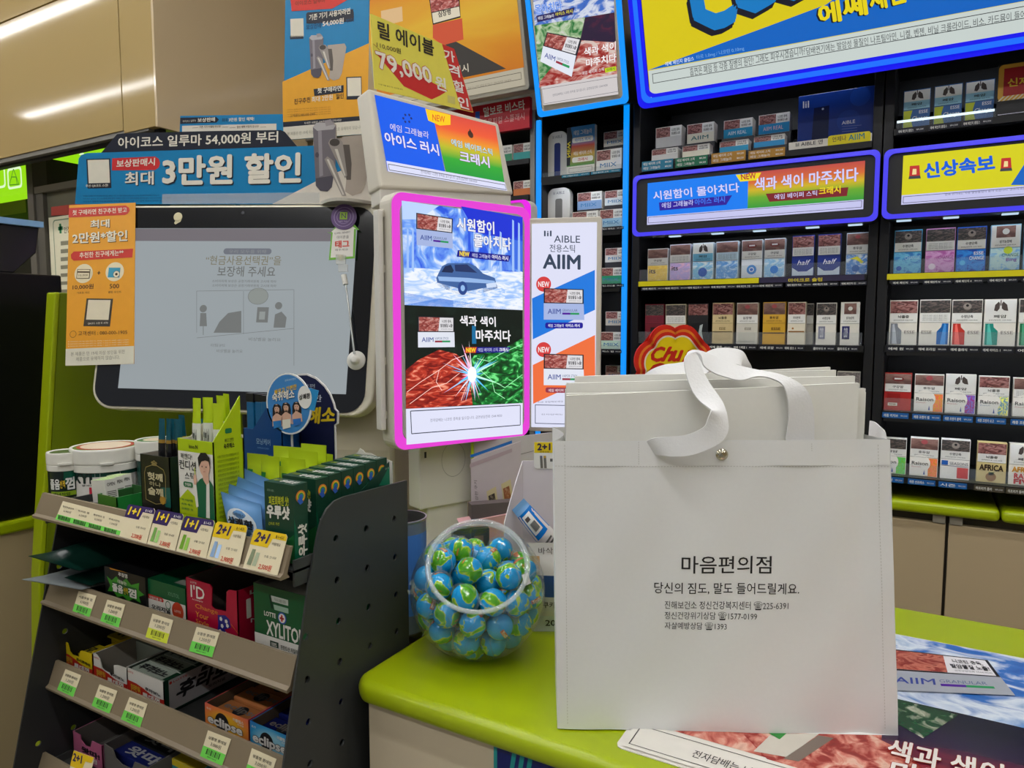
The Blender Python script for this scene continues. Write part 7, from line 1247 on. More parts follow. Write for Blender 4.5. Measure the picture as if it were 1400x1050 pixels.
def ptag(k, q, price, low, label, name='상품명 롯데껌'):
    """small shelf card; q = TL TR BR BL photo corners"""
    S = SR[k]; tl, tr, br, bl = q; mix = lambda a, d, t: (a[0] + (d[0] - a[0]) * t, a[1] + (d[1] - a[1]) * t); f = lambda s, t: mix(mix(tl, tr, s), mix(bl, br, s), t)
    b = MB(); b.prism([S.W(S.uv(*p)) - S.n * .0006 for p in q], S.n * .0006, CARD); PG(b, S, [f(0, .58), f(1, .58), f(1, 1), f(0, 1)], M(low, .4), 1)
    T3(b, S, name, f(.12, .28), f(.88, .28), f(.12, .16), TXT, 2, .01); T3(b, S, price, f(.28, .5), f(.74, .5), f(.28, .34), TXT, 2, 0)
    for i in range(10): s0 = .2 + i * .062; PG(b, S, [f(s0, .63), f(s0 + .02 + .018 * ((i * 7) % 3 == 0), .63), f(s0 + .02 + .018 * ((i * 7) % 3 == 0), .84), f(s0, .84)], BLK, 2)
    T3(b, S, '8801062', f(.3, .93), f(.7, .93), f(.3, .88), TXT, 2, 0)
    T_(b.build('price_card'), label, 'price card', 'price cards on the rack rails')
GR_ = (112, 214, 84); YG = (206, 216, 60)
ptag(2, ((107.4, 808), (131.7, 814.5), (121.5, 845.8), (98.6, 837.4)), '6,900원', GR_, 'green edged price card below the dark green pouches', '서울우유 껌')
ptag(2, ((146.6, 819.8), (171, 826.7), (161.9, 858.7), (136.7, 850.3)), '1,200원', GR_, 'green edged price card below the black gum carton')
ptag(2, ((208.4, 839), (236.6, 848), (228, 880), (199, 871)), '1,200원', YG, 'yellow edged price card below the green gum carton')
ptag(2, ((268.8, 857), (300, 865), (290, 898.5), (258.4, 890)), '1,200원', GR_, 'green edged price card below the crimson carton')
ptag(3, ((89.5, 914.8), (110.9, 923.3), (100, 953), (78, 943)), '1,200원', GR_, 'green edged price card below the yellow gum carton')
ptag(3, ((136, 935.7), (160.4, 944.7), (149.5, 975.7), (125.3, 965)), '1,200원', GR_, 'green edged price card below the left white gum carton')
ptag(3, ((177, 952.9), (201.5, 962.4), (191.4, 995), (165.3, 983.3)), '1,200원', GR_, 'green edged price card below the right white gum carton')
ptag(3, ((284.3, 998.6), (315.7, 1010.7), (303.6, 1047), (273.6, 1033.6)), '3,000원', GR_, 'green edged price card below the orange mint carton')
ptag(3, ((344.3, 1022.9), (377.9, 1037.9), (366, 1075), (334, 1060)), '3,000원', GR_, 'price card below the blue mint carton at the picture bottom')
# top rail cards
S = SR[1]; b = MB(); q = [(86, 685), (172.5, 707.5), (163.7, 734.5), (75, 711.5)]; b.prism([S.W(S.uv(*p)) - S.n * .0006 for p in q], S.n * .0006, CARD); PG(b, S, [(79, 703), (167, 726.5), (163.7, 734.5), (75, 711.5)], M(GR_, .4), 1)
for i, (nm, pr_) in enumerate((('한국인삼공사', '6,900원'), ('오리온 껌', '6,200원'), ('롯데제과 껌', '4,200원'), ('후레쉬민트', '1,200원'))):
    dx, dy = 21.0 * i, 5.6 * i; T3(b, S, nm, (86 + dx, 693.5 + dy), (101 + dx, 697.5 + dy), (86.5 + dx, 691 + dy), TXT, 2, .01); T3(b, S, pr_, (87 + dx, 700 + dy), (97 + dx, 702.5 + dy), (88 + dx, 696.8 + dy), TXT, 2, 0)
    for k in range(10): x = 80 + dx + 1.65 * k; y = 704.3 + dy + .44 * k; PG(b, S, [(x + .6, y), (x + 1.4 + .4 * (k % 3 == 0), y + .3), (x + .4, y + 5.6), (x - .6, y + 5.2)], BLK, 2)
T_(b.build('price_card'), 'long cream card with four green barcodes on the top rail', 'price card', 'price cards on the rack rails')
def promo(q, top, txt, tcol, price, label, extra, pc=(226, 214, 180)):
    S = SR[1].up(.0016); tl, tr, br, bl = q; mix = lambda a, d, t: (a[0] + (d[0] - a[0]) * t, a[1] + (d[1] - a[1]) * t); f = lambda s, t: mix(mix(tl, tr, s), mix(bl, br, s), t)
    b = MB(); rq = [f(0, .06), f(.05, 0), f(.94, 0), f(1, .06), f(1, 1), f(0, 1)]; b.prism([S.W(S.uv(*p)) - S.n * .0007 for p in rq], S.n * .0007, M(pc, .3, var=.02)); PG(b, S, [f(0, .06), f(.05, 0), f(.94, 0), f(1, .06), f(1, .16), f(.6, .16), f(.52, .40), f(.0, .40)], M(top, .35), 1)
    T3(b, S, txt, f(.1, .30), f(.46, .30), f(.14, .07), M(tcol, .4), 2, .05); T3(b, S, '& 1~4.31', f(.68, .13), f(.92, .13), f(.68, .06), M(WHITE if top[0] < 120 else (60, 44, 20)), 2, .02); T3(b, S, '사랑해요', f(.62, .32), f(.88, .32), f(.62, .24), TXT, 2, 0)
    T3(b, S, price, f(.42, .95), f(.78, .95), f(.44, .8), REDT, 2, .02); T3(b, S, '상품 안내문', f(.5, .64), f(.86, .64), f(.5, .58), TXT, 2, 0)
    if extra: PG(b, S, [f(.12, .5), f(.22, .5), f(.20, .9), f(.08, .9)], M(extra, .4), 2); PG(b, S, [f(.26, .56), f(.36, .56), f(.34, .9), f(.23, .9)], M(tuple(min(255, c + 40) for c in extra), .4), 2)
    T_(b.build('promo_tag'), label, 'promo tag', 'promo tags on the top rail')
PUR = (52, 36, 92); YL = (226, 190, 20)
promo(((175.5, 689), (212.5, 695.5), (200, 743), (163, 733)), PUR, '1+1', (236, 210, 40), '2,200원', 'purple 1+1 tag, first from the left on the top rail', None)
promo(((214, 696), (251.5, 703), (239, 754), (201, 743.5)), PUR, '1+1', (236, 210, 40), '3,300원', 'purple 1+1 tag priced 3,300 under the black stick carton', (120, 170, 80))
promo(((253, 705), (293.5, 711.5), (281, 765), (240.5, 754)), PUR, '1+1', (236, 210, 40), '2,900원', 'purple 1+1 tag under the lime stick carton', (110, 160, 40))
promo(((296, 712.5), (338.7, 719), (326, 776.5), (282, 765)), YL, '2+1', (50, 34, 80), '2,900원', 'yellow 2+1 tag under the light blue pouches', (140, 170, 206))
promo(((348.6, 722.6), (393.5, 731), (379, 787), (332, 776)), YL, '2+1', (50, 34, 80), '2,500원', 'yellow 2+1 tag at the right end of the top rail', (130, 140, 110))
# ------------------------------------------------------------------ goods
def carton(name, label, cat, x0, x1, yt, Y, D, zf, col, art=None, sart=None, tart=None, group=None, side=None, topc=None, notch=None, lidh=1.0, inner=(70, 66, 60)):
    """a box standing on a rack shelf: front face at Y, photo x0..x1, top edge at photo y yt"""
    xm = (x0 + x1) / 2; ys = (yt + 30) if isinstance(yt, (int, float)) else 700; a, c = aY(Y, x0, yt + 12), aY(Y, x1, yt + 12 + (x1 - x0) * .25); zt = float(aY(Y, xm, yt)[2]); X0, X1 = float(a[0]), float(c[0])
    zv = zf + (.036 if name in ('stick_carton', 'mint_carton') and zf == z1_ else {z2_: .0145, z3_: .011}.get(zf, .0006)); b = MB(); fm, sm, tm = M(col, .35, var=.03), M(side or col, .35, var=.03), M(topc or col, .35, var=.03)
    if notch is None:
        b.box(X0, X1, Y, Y + D, zf + .0006, zt, fm)
        b.face([(X1 + 1e-4, Y, zf + .0006), (X1 + 1e-4, Y + D, zf + .0006), (X1 + 1e-4, Y + D, zt), (X1 + 1e-4, Y, zt)], sm); b.face([(X0, Y, zt + 1e-4), (X1, Y, zt + 1e-4), (X1, Y + D, zt + 1e-4), (X0, Y + D, zt + 1e-4)], tm)
    else:
        T = .0014; z0q = zf + .0006; P2 = lambda s, t: np.array((X0 + (X1 - X0) * s, Y, zt + (zv - zt) * t)); b.prism([P2(*p) for p in notch] + [np.array((X1, Y, z0q)), np.array((X0, Y, z0q))], (0, T, 0), fm)
        im = M(inner, .6); b.box(X0, X0 + T, Y, Y + D, z0q, zt, sm); b.box(X1 - T, X1, Y, Y + D, z0q, zt, sm); b.box(X0, X1, Y + D - T, Y + D, z0q, zt + .004, im); b.box(X0, X1, Y, Y + D, z0q, z0q + T, im); b.box(X0 + T, X0 + 1.6 * T, Y + T, Y + D - T, z0q, zt - 2e-4, im); b.box(X1 - 1.6 * T, X1 - T, Y + T, Y + D - T, z0q, zt - 2e-4, im)
    zz0 = zf + .0006; S = Surf((0, Y, 0), (1, 0, 0)); P = lambda s, t: pj((X0 + (X1 - X0) * s, Y, zt + (zv - zt) * t))
    if art: art(b, S, P)
    if sart: Sx = Surf((X1 + 1.5e-4, Y, zz0), (0, 1, 0)); Px = lambda s, t: pj((X1 + 1.5e-4, Y + D * s, zt + (zv - zt) * t)); sart(b, Sx, Px)
    if tart: St = Surf((X0, Y, zt + 1.5e-4), (1, 0, 0), (0, 1, 0)); Pt = lambda s, t: pj((X0 + (X1 - X0) * s, Y + D * (1 - t), zt + 1.5e-4)); tart(b, St, Pt)
    o = b.build(name, origin=((X0 + X1) / 2, Y + D / 2, zz0)); T_(o, label, cat, group); LASTC[0] = o; return X0, X1, zt
LASTC = [None]
z1_, z2_, z3_, z4_ = (rails[k][0] for k in (1, 2, 3, 4))
W3 = (232, 228, 220)
# ---- second shelf
def blackgum(b, S, P):
    PG(b, S, [P(.05, .3), P(.18, .4), P(.3, .22), P(.42, .36), P(.55, .2), P(.66, .36), P(.86, .22), P(.84, .45), P(.97, .55), P(.84, .66), P(.88, .85), P(.7, .78), P(.58, .92), P(.45, .8), P(.3, .9), P(.22, .74), P(.06, .8), P(.14, .58)], M((60, 150, 40), .35), 1)
    PG(b, S, [P(.2, .42), P(.8, .42), P(.8, .74), P(.2, .74)], M((14, 90, 40), .35), 2); T3(b, S, '대놓는', P(.34, .42), P(.56, .42), P(.34, .3), M(W3), 3, .02); T3(b, S, '졸음', P(.2, .72), P(.46, .72), P(.2, .48), M(W3), 3, .05); T3(b, S, '껌', P(.6, .74), P(.78, .74), P(.6, .48), M(W3), 3, .05); T3(b, S, '번쩍', P(.48, .72), P(.58, .72), P(.48, .5), M((220, 190, 30)), 3, .02); T3(b, S, '후참껌', P(.36, .18), P(.58, .18), P(.36, .06), M(W3), 2, .03)
    PG(b, S, [P(0, .96), P(1, .92), P(1, 1), P(0, 1)], M((200, 190, 30)), 2); PG(b, S, [P(.14, 0), P(.6, 0), P(.6, -.0), P(.16, .05)], M((190, 130, 30)), 2)
carton('gum_carton', 'black gum carton with green starburst and white lettering', 'carton', 143.5, 199, 782, .600, .15, z2_, (22, 22, 24), blackgum, tart=lambda b, S, P: T3(b, S, '졸음번쩍껌', P(.3, .3), P(1.0, .3), P(.3, .05), M((110, 110, 112)), 1, .03))
def greengum(b, S, P):
    PG(b, S, [P(0, .52), P(1, .52), P(1, 1), P(0, 1)], M(W3, .35), 1); PG(b, S, [P(.02, .5), P(.4, .5), P(.44, .58), P(.42, .64), P(.02, .64)], M((200, 50, 40), .35), 2); T3(b, S, '자일리톨 껌', P(.05, .62), P(.38, .62), P(.05, .54), M(W3), 3, .02); DC(b, S, P(.8, .78), P(.95, .78), M((206, 70, 40), .35), 2); T3(b, S, 'LOTTE', P(.72, .82), P(.88, .82), P(.72, .75), M(W3), 3, .02); T3(b, S, '오리지널', P(.1, .95), P(.6, .95), P(.1, .8), M((40, 40, 40)), 2, .04); RG(b, S, P(.55, .68), P(.62, .68), .0012, M((30, 110, 60)), 2); T3(b, S, 'XYLITOL', P(.55, .36), P(.85, .36), P(.55, .24), M((120, 170, 140)), 1, .0)
carton('gum_carton', 'green and white gum carton between the black and crimson cartons', 'carton', 202, 253.5, 798, .604, .15, z2_, (10, 92, 52), greengum, topc=(14, 84, 50), tart=lambda b, S, P: (T3(b, S, 'XYLITOL', P(.4, .5), P(1, .5), P(.4, .25), M((160, 180, 170)), 1, .02), PG(b, S, [P(.6, .75), P(.98, .75), P(.98, .95), P(.6, .95)], M((150, 150, 140)), 1)))
carton('gum_carton', 'small green carton lying upside down under the top shelf', 'carton', 243, 290, 772, .70, .05, z2_, (10, 86, 50), lambda b, S, P: T3(b, S, 'XYLITOL ✚', P(.75, .12), P(.3, .12), P(.75, .3), M((190, 200, 190)), 1, .03), topc=(14, 84, 50))
def idart(b, S, P):
    T3(b, S, "I'D", P(.1, .38), P(.37, .38), P(.1, .12), M(W3), 1, .015); T3(b, S, 'LOTTE', P(.1, .09), P(.22, .09), P(.1, .05), M(W3), 1, 0); T3(b, S, 'ACADEMY', P(.12, .44), P(.34, .44), P(.12, .41), M(W3), 1, 0)
    for i, w in enumerate(('Change', 'Your', 'Style')): T3(b, S, w, P(.18, .62 + .16 * i), P(.62 if i == 0 else .44, .62 + .16 * i), P(.18, .5 + .16 * i), M((226, 150, 50)), 1, 0)
    PG(b, S, [P(.62, .6), P(.76, .56), P(.84, .62), P(.86, .78), P(.74, .86), P(.86, 1), P(.6, 1), P(.62, .8)], M((34, 34, 130), .35), 1)
    for s, t in ((.68, .66), (.78, .68), (.7, .8), (.8, .76), (.66, .92), (.76, .94)): DC(b, S, P(s, t), P(s + .03, t), M(W3), 2, 5)
    LN(b, S, P(.86, .7), P(1, .86), .0006, M((226, 150, 50)), 1)
X0, X1, zt = carton('gum_carton', 'crimson open carton with notched front and starry blue print', 'carton', 254.5, 325, 799, .598, .14, z2_, (178, 14, 56), idart, sart=lambda b, S, P: (T3(b, S, 'LOTTE', P(.14, .16), P(.6, .16), P(.14, .08), M(W3), 1, .03), T3(b, S, "I'D", P(.1, .62), P(.55, .62), P(.1, .22), M(W3), 1, .02), T3(b, S, 'MIX BERRY', P(.14, .74), P(.8, .74), P(.14, .66), M(W3), 1, .01)),
    notch=[(0, 0), (.48, .02), (.52, .08), (.50, .46), (.56, .50), (.78, .48), (.80, .08), (.84, .02), (1, 0)], inner=(96, 84, 78))
b = MB(); b.box(X0 + .004, X1 - .004, .612, .730, z2_ + .0025, z2_ + .024, M((70, 60, 60), .4)); T_(b.build('gum_pack'), 'dark gum packs lying inside the crimson notched carton', 'gum pack')
def xyl(b, S, P):
    PG(b, S, [P(0, .78), P(1, .78), P(1, 1), P(0, 1)], M(W3, .35), 1); T3(b, S, 'LOTTE', P(.2, .47), P(.42, .47), P(.2, .40), M(W3), 1, .03); DC(b, S, P(.54, .44), P(.62, .44), M((40, 80, 170)), 1); DC(b, S, P(.54, .44), P(.602, .44), M(W3), 2); R(b, S, P(.525, .39), P(.555, .49), M((200, 50, 40)), 3); R(b, S, P(.5, .425), P(.58, .455), M((200, 50, 40)), 3); T3(b, S, 'XYLITOL', P(.24, .76), P(.92, .76), P(.24, .54), M(W3), 1, .03); R(b, S, P(.3, .84), P(.46, .93), M((20, 50, 34)), 2); T3(b, S, '100%', P(.33, .92), P(.43, .92), P(.33, .86), M(W3), 3, .02); T3(b, S, '핀란드산 자일리톨', P(.5, .93), P(.86, .93), P(.5, .86), M((50, 60, 50)), 2, .02)
    PG(b, S, [P(.32, .13), P(.66, .13), P(.66, .22), P(.32, .22)], M((190, 196, 186)), 1); PG(b, S, [P(.3, .12), P(.34, .12), P(.38, .33), P(.34, .33)], M((4, 50, 30)), 2); PG(b, S, [P(.38, .26), P(.66, .26), P(.66, .34), P(.4, .34)], M((150, 180, 160)), 1); T3(b, S, '가나다 초콜릿 함유', P(.4, .2), P(.62, .2), P(.4, .15), M((60, 80, 60)), 2, 0)
carton('gum_carton', 'green and white sugar free gum carton beside the dark rack side', 'carton', 347, 420, 806, .600, .14, z2_, (6, 84, 44), xyl, topc=(20, 34, 30), tart=lambda b, S, P: (PG(b, S, [P(0, .8), P(1, .8), P(1, 1), P(0, 1)], M((150, 150, 140)), 1), T3(b, S, 'XYLITOL', P(.5, .5), P(1, .5), P(.5, .1), M((150, 156, 150)), 1, .03), [PG(b, S, [P(.03 + .02 * i, .84), P(.04 + .02 * i, .84), P(.04 + .02 * i, .97), P(.03 + .02 * i, .97)], BLK, 2) for i in range(10)]))
# pouches pushed in at the left end
PGN = M((10, 44, 36), .28, bump=.9, scale=26); PSV = M((130, 136, 138), .28, bump=.9, scale=26)
def lying(c3, th, mat, label):
    c3 = [np.asarray(p) for p in c3]; o = c3[3]; u = nrm(c3[2] - c3[3]); S_ = Surf(o, u, c3[0] - c3[3]); cs = [pj(p) for p in c3]
    return pillow(S_, cs, th, mat, 'snack_pouch', label, 'pouch', None, n=14)
lying([(-1.165, .75, 1.030), (-1.072, .745, 1.022), (-1.078, .575, 1.034), (-1.166, .548, 1.050)], .044, PGN, 'dark green flat pouch on top, sticking out over the second rail')
lying([(-1.165, .75, .992), (-1.070, .745, .990), (-1.074, .575, 1.006), (-1.168, .538, 1.016)], .030, PSV, 'silver grey flat pouch under the dark green one')
lying([(-1.13, .74, 1.012), (-1.066, .735, 1.008), (-1.068, .585, 1.010), (-1.115, .572, 1.018)], .016, PGN, 'green pouch squeezed beneath, right of the silver grey one')
# ---- third shelf
def lotte(top):
    def f(b, S, P):
        PG(b, S, [P(0, .45), P(.25, .46), P(.45, .54), P(.62, .64), P(.8, .68), P(1, .66), P(1, 1), P(0, 1)], M((190, 40, 30), .35), 1)
        T3(b, S, '롯데껌', P(.42, .92), P(.88, .92), P(.42, .68), M(W3), 2, .05); T3(b, S, '껌이라면 역시', P(.1, .78), P(.36, .78), P(.1, .54), M((232, 200, 60)), 2, .03); T3(b, S, top, P(.5, .56), P(.92, .6), P(.5, .44), BLK, 2, .03); T3(b, S, 'LOTTE', P(.03, .14), P(.18, .14), P(.03, .08), M((190, 50, 40)), 2, .02)
    return f
NT = [(0, 0), (.22, .05), (.28, .34), (.36, .42), (.58, .40), (.62, .16), (.66, .12), (1, .08)]
X0, X1, zt = carton('gum_carton', 'yellow and red open gum carton at left of the third shelf', 'carton', 84, 126.5, 883, .600, .15, z3_, (222, 196, 24), lotte('쥬시후레쉬'), notch=NT, inner=(120, 116, 96))
for k, (y_, h_) in enumerate(((.618, .028), (.665, .040))):
    b = MB(); b.box(X0 + .006 + .012 * k, X1 - .006, y_, y_ + .035, z3_ + .0025, z3_ + h_, M((212, 190, 30), .35)); St = Surf((0, 0, z3_ + h_ + 1e-4), (1, 0, 0), (0, 1, 0)); a_ = pj((X0 + .012 + .012 * k, y_ + .01, z3_ + h_)); c_ = pj((X1 - .01, y_ + .01, z3_ + h_)); d_ = pj((X0 + .012 + .012 * k, y_ + .026, z3_ + h_)); T3(b, St, '쥬시', a_, c_, d_, BLK, 1, .03); Sf = Surf((0, y_, 0), (1, 0, 0)); R(b, Sf, pj((X0 + .014, y_, z3_ + h_ - .003)), pj((X0 + .03, y_, z3_ + h_ - .02)), BLK, 1) if k else None
    T_(b.build('gum_pack'), ['yellow gum pack at the front inside the yellow carton', 'taller yellow gum pack at the back inside the yellow carton'][k], 'gum pack')
NT2 = [(0, -.02), (.12, .0), (.2, .12), (.26, .44), (.34, .5), (.56, .52), (.62, .48), (.62, .14), (.72, .08), (1, .06)]
X0a, X1a, zta = carton('gum_carton', 'white and red gum carton with deep notch, left of two', 'carton', 128, 174, 903, .600, .15, z3_, (222, 220, 214), lotte('후라보노'), notch=NT2, inner=(150, 144, 134))
X0b, X1b, ztb = carton('gum_carton', 'white and red gum carton full of sticks, right of two', 'carton', 174.6, 224, 923, .600, .15, z3_, (222, 220, 214), lotte('후라보노'), group=None, notch=[(0, .0), (1, .0)], side=(10, 56, 40),
    inner=(60, 70, 60))
# printed inner box side of the right carton
Sx = Surf((X1b + .0003, .6, z3_), (0, 1, 0)); b = MB(); Px = lambda s, t: pj((X1b + .0003, .6 + .15 * s, ztb + (z3_ + .004 - ztb) * t)); PG(b, Sx, [Px(.05, .02), Px(.98, .02), Px(.98, .98), Px(.05, .98)], M((176, 176, 178), .35), 1); T3(b, Sx, '후라보노', Px(.12, .72), Px(.92, .72), Px(.16, .24), BLK, 2, .05, .1); PG(b, Sx, [Px(.42, .08), Px(.84, .08), Px(.82, .22), Px(.40, .22)], BLK, 2); T3(b, Sx, '씹을때 매너까지', Px(.46, .19), Px(.8, .19), Px(.46, .11), M((150, 150, 150)), 3, .02); DC(b, Sx, Px(.07, .12), Px(.085, .12), M((180, 50, 40)), 2, 14); T3(b, Sx, 'LOTTE', Px(.1, .15), Px(.25, .15), Px(.1, .09), M((180, 50, 40)), 2, .02); T3(b, Sx, '오리지널', Px(.48, .86), Px(.68, .86), Px(.48, .76), BLK, 2, .02); T3(b, Sx, '27g·50개입', Px(.75, .86), Px(.95, .86), Px(.75, .8), M((90, 90, 94)), 2, 0)
b.build('printed_side', LASTC[0])
SV_ = M((176, 186, 172), .25); DG = M((16, 60, 34), .35)
kk = 0
for (xa_, xb2, zt_, ys_) in ((X0a, X1a, zta - .006, (.668, .71)), (X0b, X1b, ztb - .002, (.606, .632, .658, .684, .71))):
    for y_ in ys_:
        b = MB(); b.box(xa_ + .003, xb2 - .003, y_, y_ + .024, z3_ + .0025, zt_, SV_); St = Surf((0, 0, zt_ + 1e-4), (1, 0, 0), (0, 1, 0)); xq = xb2 - .012 if xa_ == X0b else xb2 - .004
        PG(b, St, [pj((xq, y_, zt_)), pj((xb2 - .003, y_, zt_)), pj((xb2 - .003, y_ + .024, zt_)), pj((xq, y_ + .024, zt_))], DG, 1); T3(b, St, '후라보노', pj((xa_ + .008, y_ + .004, zt_)), pj((xq - .004, y_ + .004, zt_)), pj((xa_ + .008, y_ + .019, zt_)), BLK, 2, .05, .1)
        T_(b.build('gum_pack'), 'silver gum pack with black lettering inside the white cartons', 'gum pack', 'silver gum packs'); kk += 1
ECG = {}
def ecl(c0, c1, glow):
    pm = PIC('sunburst_%d' % c0[0], [(0, glow), (.28, glow), (.5, c1), (.75, c0), (1, c0)], 1.5, 2, .2, grad=('r', .92))
    def f(b, S, P):
        PG(b, S, [P(0, 0), P(1, 0), P(1, 1), P(0, 1)], pm, 1); DC(b, S, P(.40, .55), P(.56, .55), BLK, 2, 28); T3(b, S, 'eclipse', P(.08, .80), P(.86, .80), P(.08, .38), M((60, 50, 50)), 3, .09); T3(b, S, 'eclipse', P(.08, .80), P(.86, .80), P(.08, .38), M((238, 234, 228)), 4, .045); T3(b, S, '이클립스', P(.66, .26), P(.9, .26), P(.66, .14), M(W3), 3, .03); T3(b, S, '피치향', P(.76, .36), P(.9, .36), P(.76, .29), M(W3), 3, .01); T3(b, S, '트/민', P(.05, .2), P(.15, .2), P(.05, .12), M(W3), 3, .01)
    return f
NE = [(0, 0), (.2, .05), (.5, .1), (.8, .06), (1, 0)]
for x0, x1, yt, cols, lab, tin in ((281, 340, 972.5, ((214, 84, 84), (232, 130, 60), (236, 180, 40)), 'coral and orange mint carton with sunburst print, third shelf', (190, 120, 70)), (342.5, 400, 997, ((10, 100, 180), (40, 150, 206), (150, 206, 226)), 'bright blue mint carton with sunburst print beside the rack side', (20, 30, 90))):
    X0, X1, zt = carton('mint_carton', lab, 'carton', x0, x1, yt, .600, .15, z3_, cols[0], ecl(*cols), notch=NE, inner=(100, 84, 66))
    for k in range(4):
        b = MB(); y_ = .606 + .036 * k; zz = zt - .012 + .003 * (k % 2); b.box(X0 + .004, X1 - .004, y_, y_ + .034, z3_ + .0025, zz, M(tin, .25)); St = Surf((0, 0, zz + 1e-4), (1, 0, 0), (0, 1, 0)); DC(b, St, pj(((X0 + X1) / 2, y_ + .017, zz)), pj(((X0 + X1) / 2 + .011, y_ + .017, zz)), BLK, 1, 20); T3(b, St, 'eclipse', pj((X0 + .012, y_ + .010, zz)), pj((X1 - .012, y_ + .010, zz)), pj((X0 + .012, y_ + .025, zz)), M((120, 112, 106)), 2, .03)
        T_(b.build('mint_tin', bevel=.003), 'orange mint tin inside the coral carton' if tin[0] > 100 else 'dark blue mint tin inside the bright blue carton', 'mint tin', 'orange mint tins' if tin[0] > 100 else 'blue mint tins')
# ---- bottom shelf in view
NP = [(0, 0), (.26, .02), (.28, .2), (.42, .34), (.60, .30), (.66, .02), (1, 0)]
carton('gum_carton', 'pink open carton at left of the lowest visible shelf', 'carton', 100.5, 140, 1010, .600, .15, z4_, (206, 110, 150), lambda b, S, P: (T3(b, S, '왓따!', P(.3, .62), P(.9, .62), P(.3, .4), BLK, 1, .06), T3(b, S, '풍선껌', P(.2, .85), P(.8, .85), P(.2, .68), M(W3), 1, .04)), notch=NP, inner=(110, 104, 100))
X0, X1, zt = carton('gum_carton', 'grey open carton of dark gum packs, lowest visible shelf', 'carton', 143, 205, 1033, .600, .15, z4_, (120, 116, 112), None, notch=[(0, 0), (.2, .03), (.26, .3), (.4, .4), (.62, .38), (.68, .1), (1, .05)], inner=(92, 88, 84))
for k in range(4):
    b = MB(); y_ = .612 + .033 * k; zz = zt - .016 + .002 * k; b.box(X0 + .004, X1 - .004, y_, y_ + .031, z4_ + .0025, zz, M((30, 40, 110) if k == 0 else (46, 48, 52), .3)); St = Surf((0, 0, zz + 1e-4), (1, 0, 0), (0, 1, 0)); T3(b, St, '왓따!', pj((X0 + .022, y_ + .006, zz)), pj((X1 - .014, y_ + .006, zz)), pj((X0 + .022, y_ + .025, zz)), M((170, 170, 172)), 1, .04)
    T_(b.build('gum_pack', bevel=.001), ['blue gum pack at the front of the grey open carton', 'dark grey gum pack, second in the grey open carton', 'dark grey gum pack, third in the grey open carton', 'dark grey gum pack at the back of the grey open carton'][k], 'gum pack', 'packs in the grey carton')
carton('gum_carton', 'yellow and teal carton low under the third rail', 'carton', 236, 272, 1046, .63, .08, z4_, (60, 150, 160), lambda b, S, P: (PG(b, S, [P(0, 0), P(1, 0), P(1, .2), P(0, .2)], M((214, 190, 40)), 1), T3(b, S, '왓따!', P(.3, .4), P(.9, .4), P(.3, .2), BLK, 2, .05)), topc=(214, 190, 40), tart=lambda b, S, P: T3(b, S, '왓따!', P(.3, .8), P(.9, .8), P(.3, .3), BLK, 1, .05))
S = SR[4].up(.002); b = MB(); q = [(101, 1026), (128.5, 1036), (118, 1085), (90, 1073)]; St_ = Surf(aY(.56, 101, 1026), (1, 0, 0), (0, .012, .04)); b.prism([St_.W(St_.uv(*p)) - St_.n * .0006 for p in q], St_.n * .0006, CARD); PG(b, St_, [(101, 1026), (128.5, 1036), (125, 1043.5), (117, 1041), (112, 1053), (96, 1047)], M(YL, .35), 1); T3(b, St_, '2+1', (100, 1039.5), (111.5, 1043.5), (101.5, 1029.5), M((50, 34, 80)), 2, .05)
T_(b.build('promo_tag'), 'yellow 2+1 tag at the picture bottom below the pink carton', 'promo tag')
# ---- top shelf, back to front
# navy round topped board with oval sign
SBk = Surf((0, .772, 0), (1, 0, 0)); t = thing('round_sign', 'navy round topped sign board with yellow lettering at the rack back', 'sign board', (0, 0, 0)); q_ = SBk.P(430, 640); ORG[t.name] = (q_[0], .774, z1_ + .0006); t.location = ORG[t.name]; b = MB()
zb_k = z1_ + .0006; top_ = [(388, 595), (385, 560), (388, 535), (396, 518), (407, 511), (419, 510.5), (432, 516), (444, 527), (452, 539), (457, 552), (458.5, 559), (462.5, 563), (462, 579), (458.5, 581.5), (459, 610)]
wp = [SBk.P(*p) for p in top_]; wp[-1] = np.array((wp[-1][0], wp[-1][1], zb_k)); wp.append(np.array((wp[0][0], wp[0][1], zb_k))); b.prism(wp, (0, .002, 0), M((222, 220, 216), .4)); cc_ = np.mean(np.array(wp), 0); inn = [cc_ + (p - cc_) * .955 + np.array((0, -.0004, 0)) for p in wp]; b.face(inn[::-1], M((18, 24, 66), .35))
T3(b, SBk, '해소', (421, 579), (457, 577.5), (423, 558), M((232, 200, 30)), 3, .05); T3(b, SBk, '한', (429, 549), (440.5, 549), (429, 540), M((200, 204, 214)), 3, .02); T3(b, SBk, '간편', (415, 531), (431, 531), (415, 525), M((150, 156, 170)), 3, .01); T3(b, SBk, '취', (408, 578), (418, 578), (408, 558), M((232, 200, 30)), 3, .05)
b.build('board', t)
SO = Surf((0, .735, 0), (1, 0, 0)); t = thing('oval_sign', 'round blue sign showing three women, clipped above the lime pouches', 'sign', (0, 0, 0)); q_ = SO.P(396, 600); ORG[t.name] = (q_[0], .736, z1_ + .001); t.location = ORG[t.name]; b = MB()
ell = lambda rx, ry: [(395 + rx * math.cos(a), 552 + ry * math.sin(a) * 1.0 + .10 * rx * math.cos(a)) for a in np.linspace(0, 2 * math.pi, 41)[:-1]]
b.prism([SO.P(*p) for p in ell(31, 42)], (0, .002, 0), M((226, 226, 226), .4)); PG(b, SO, ell(29, 39.8), M((60, 130, 196), .35), 1)
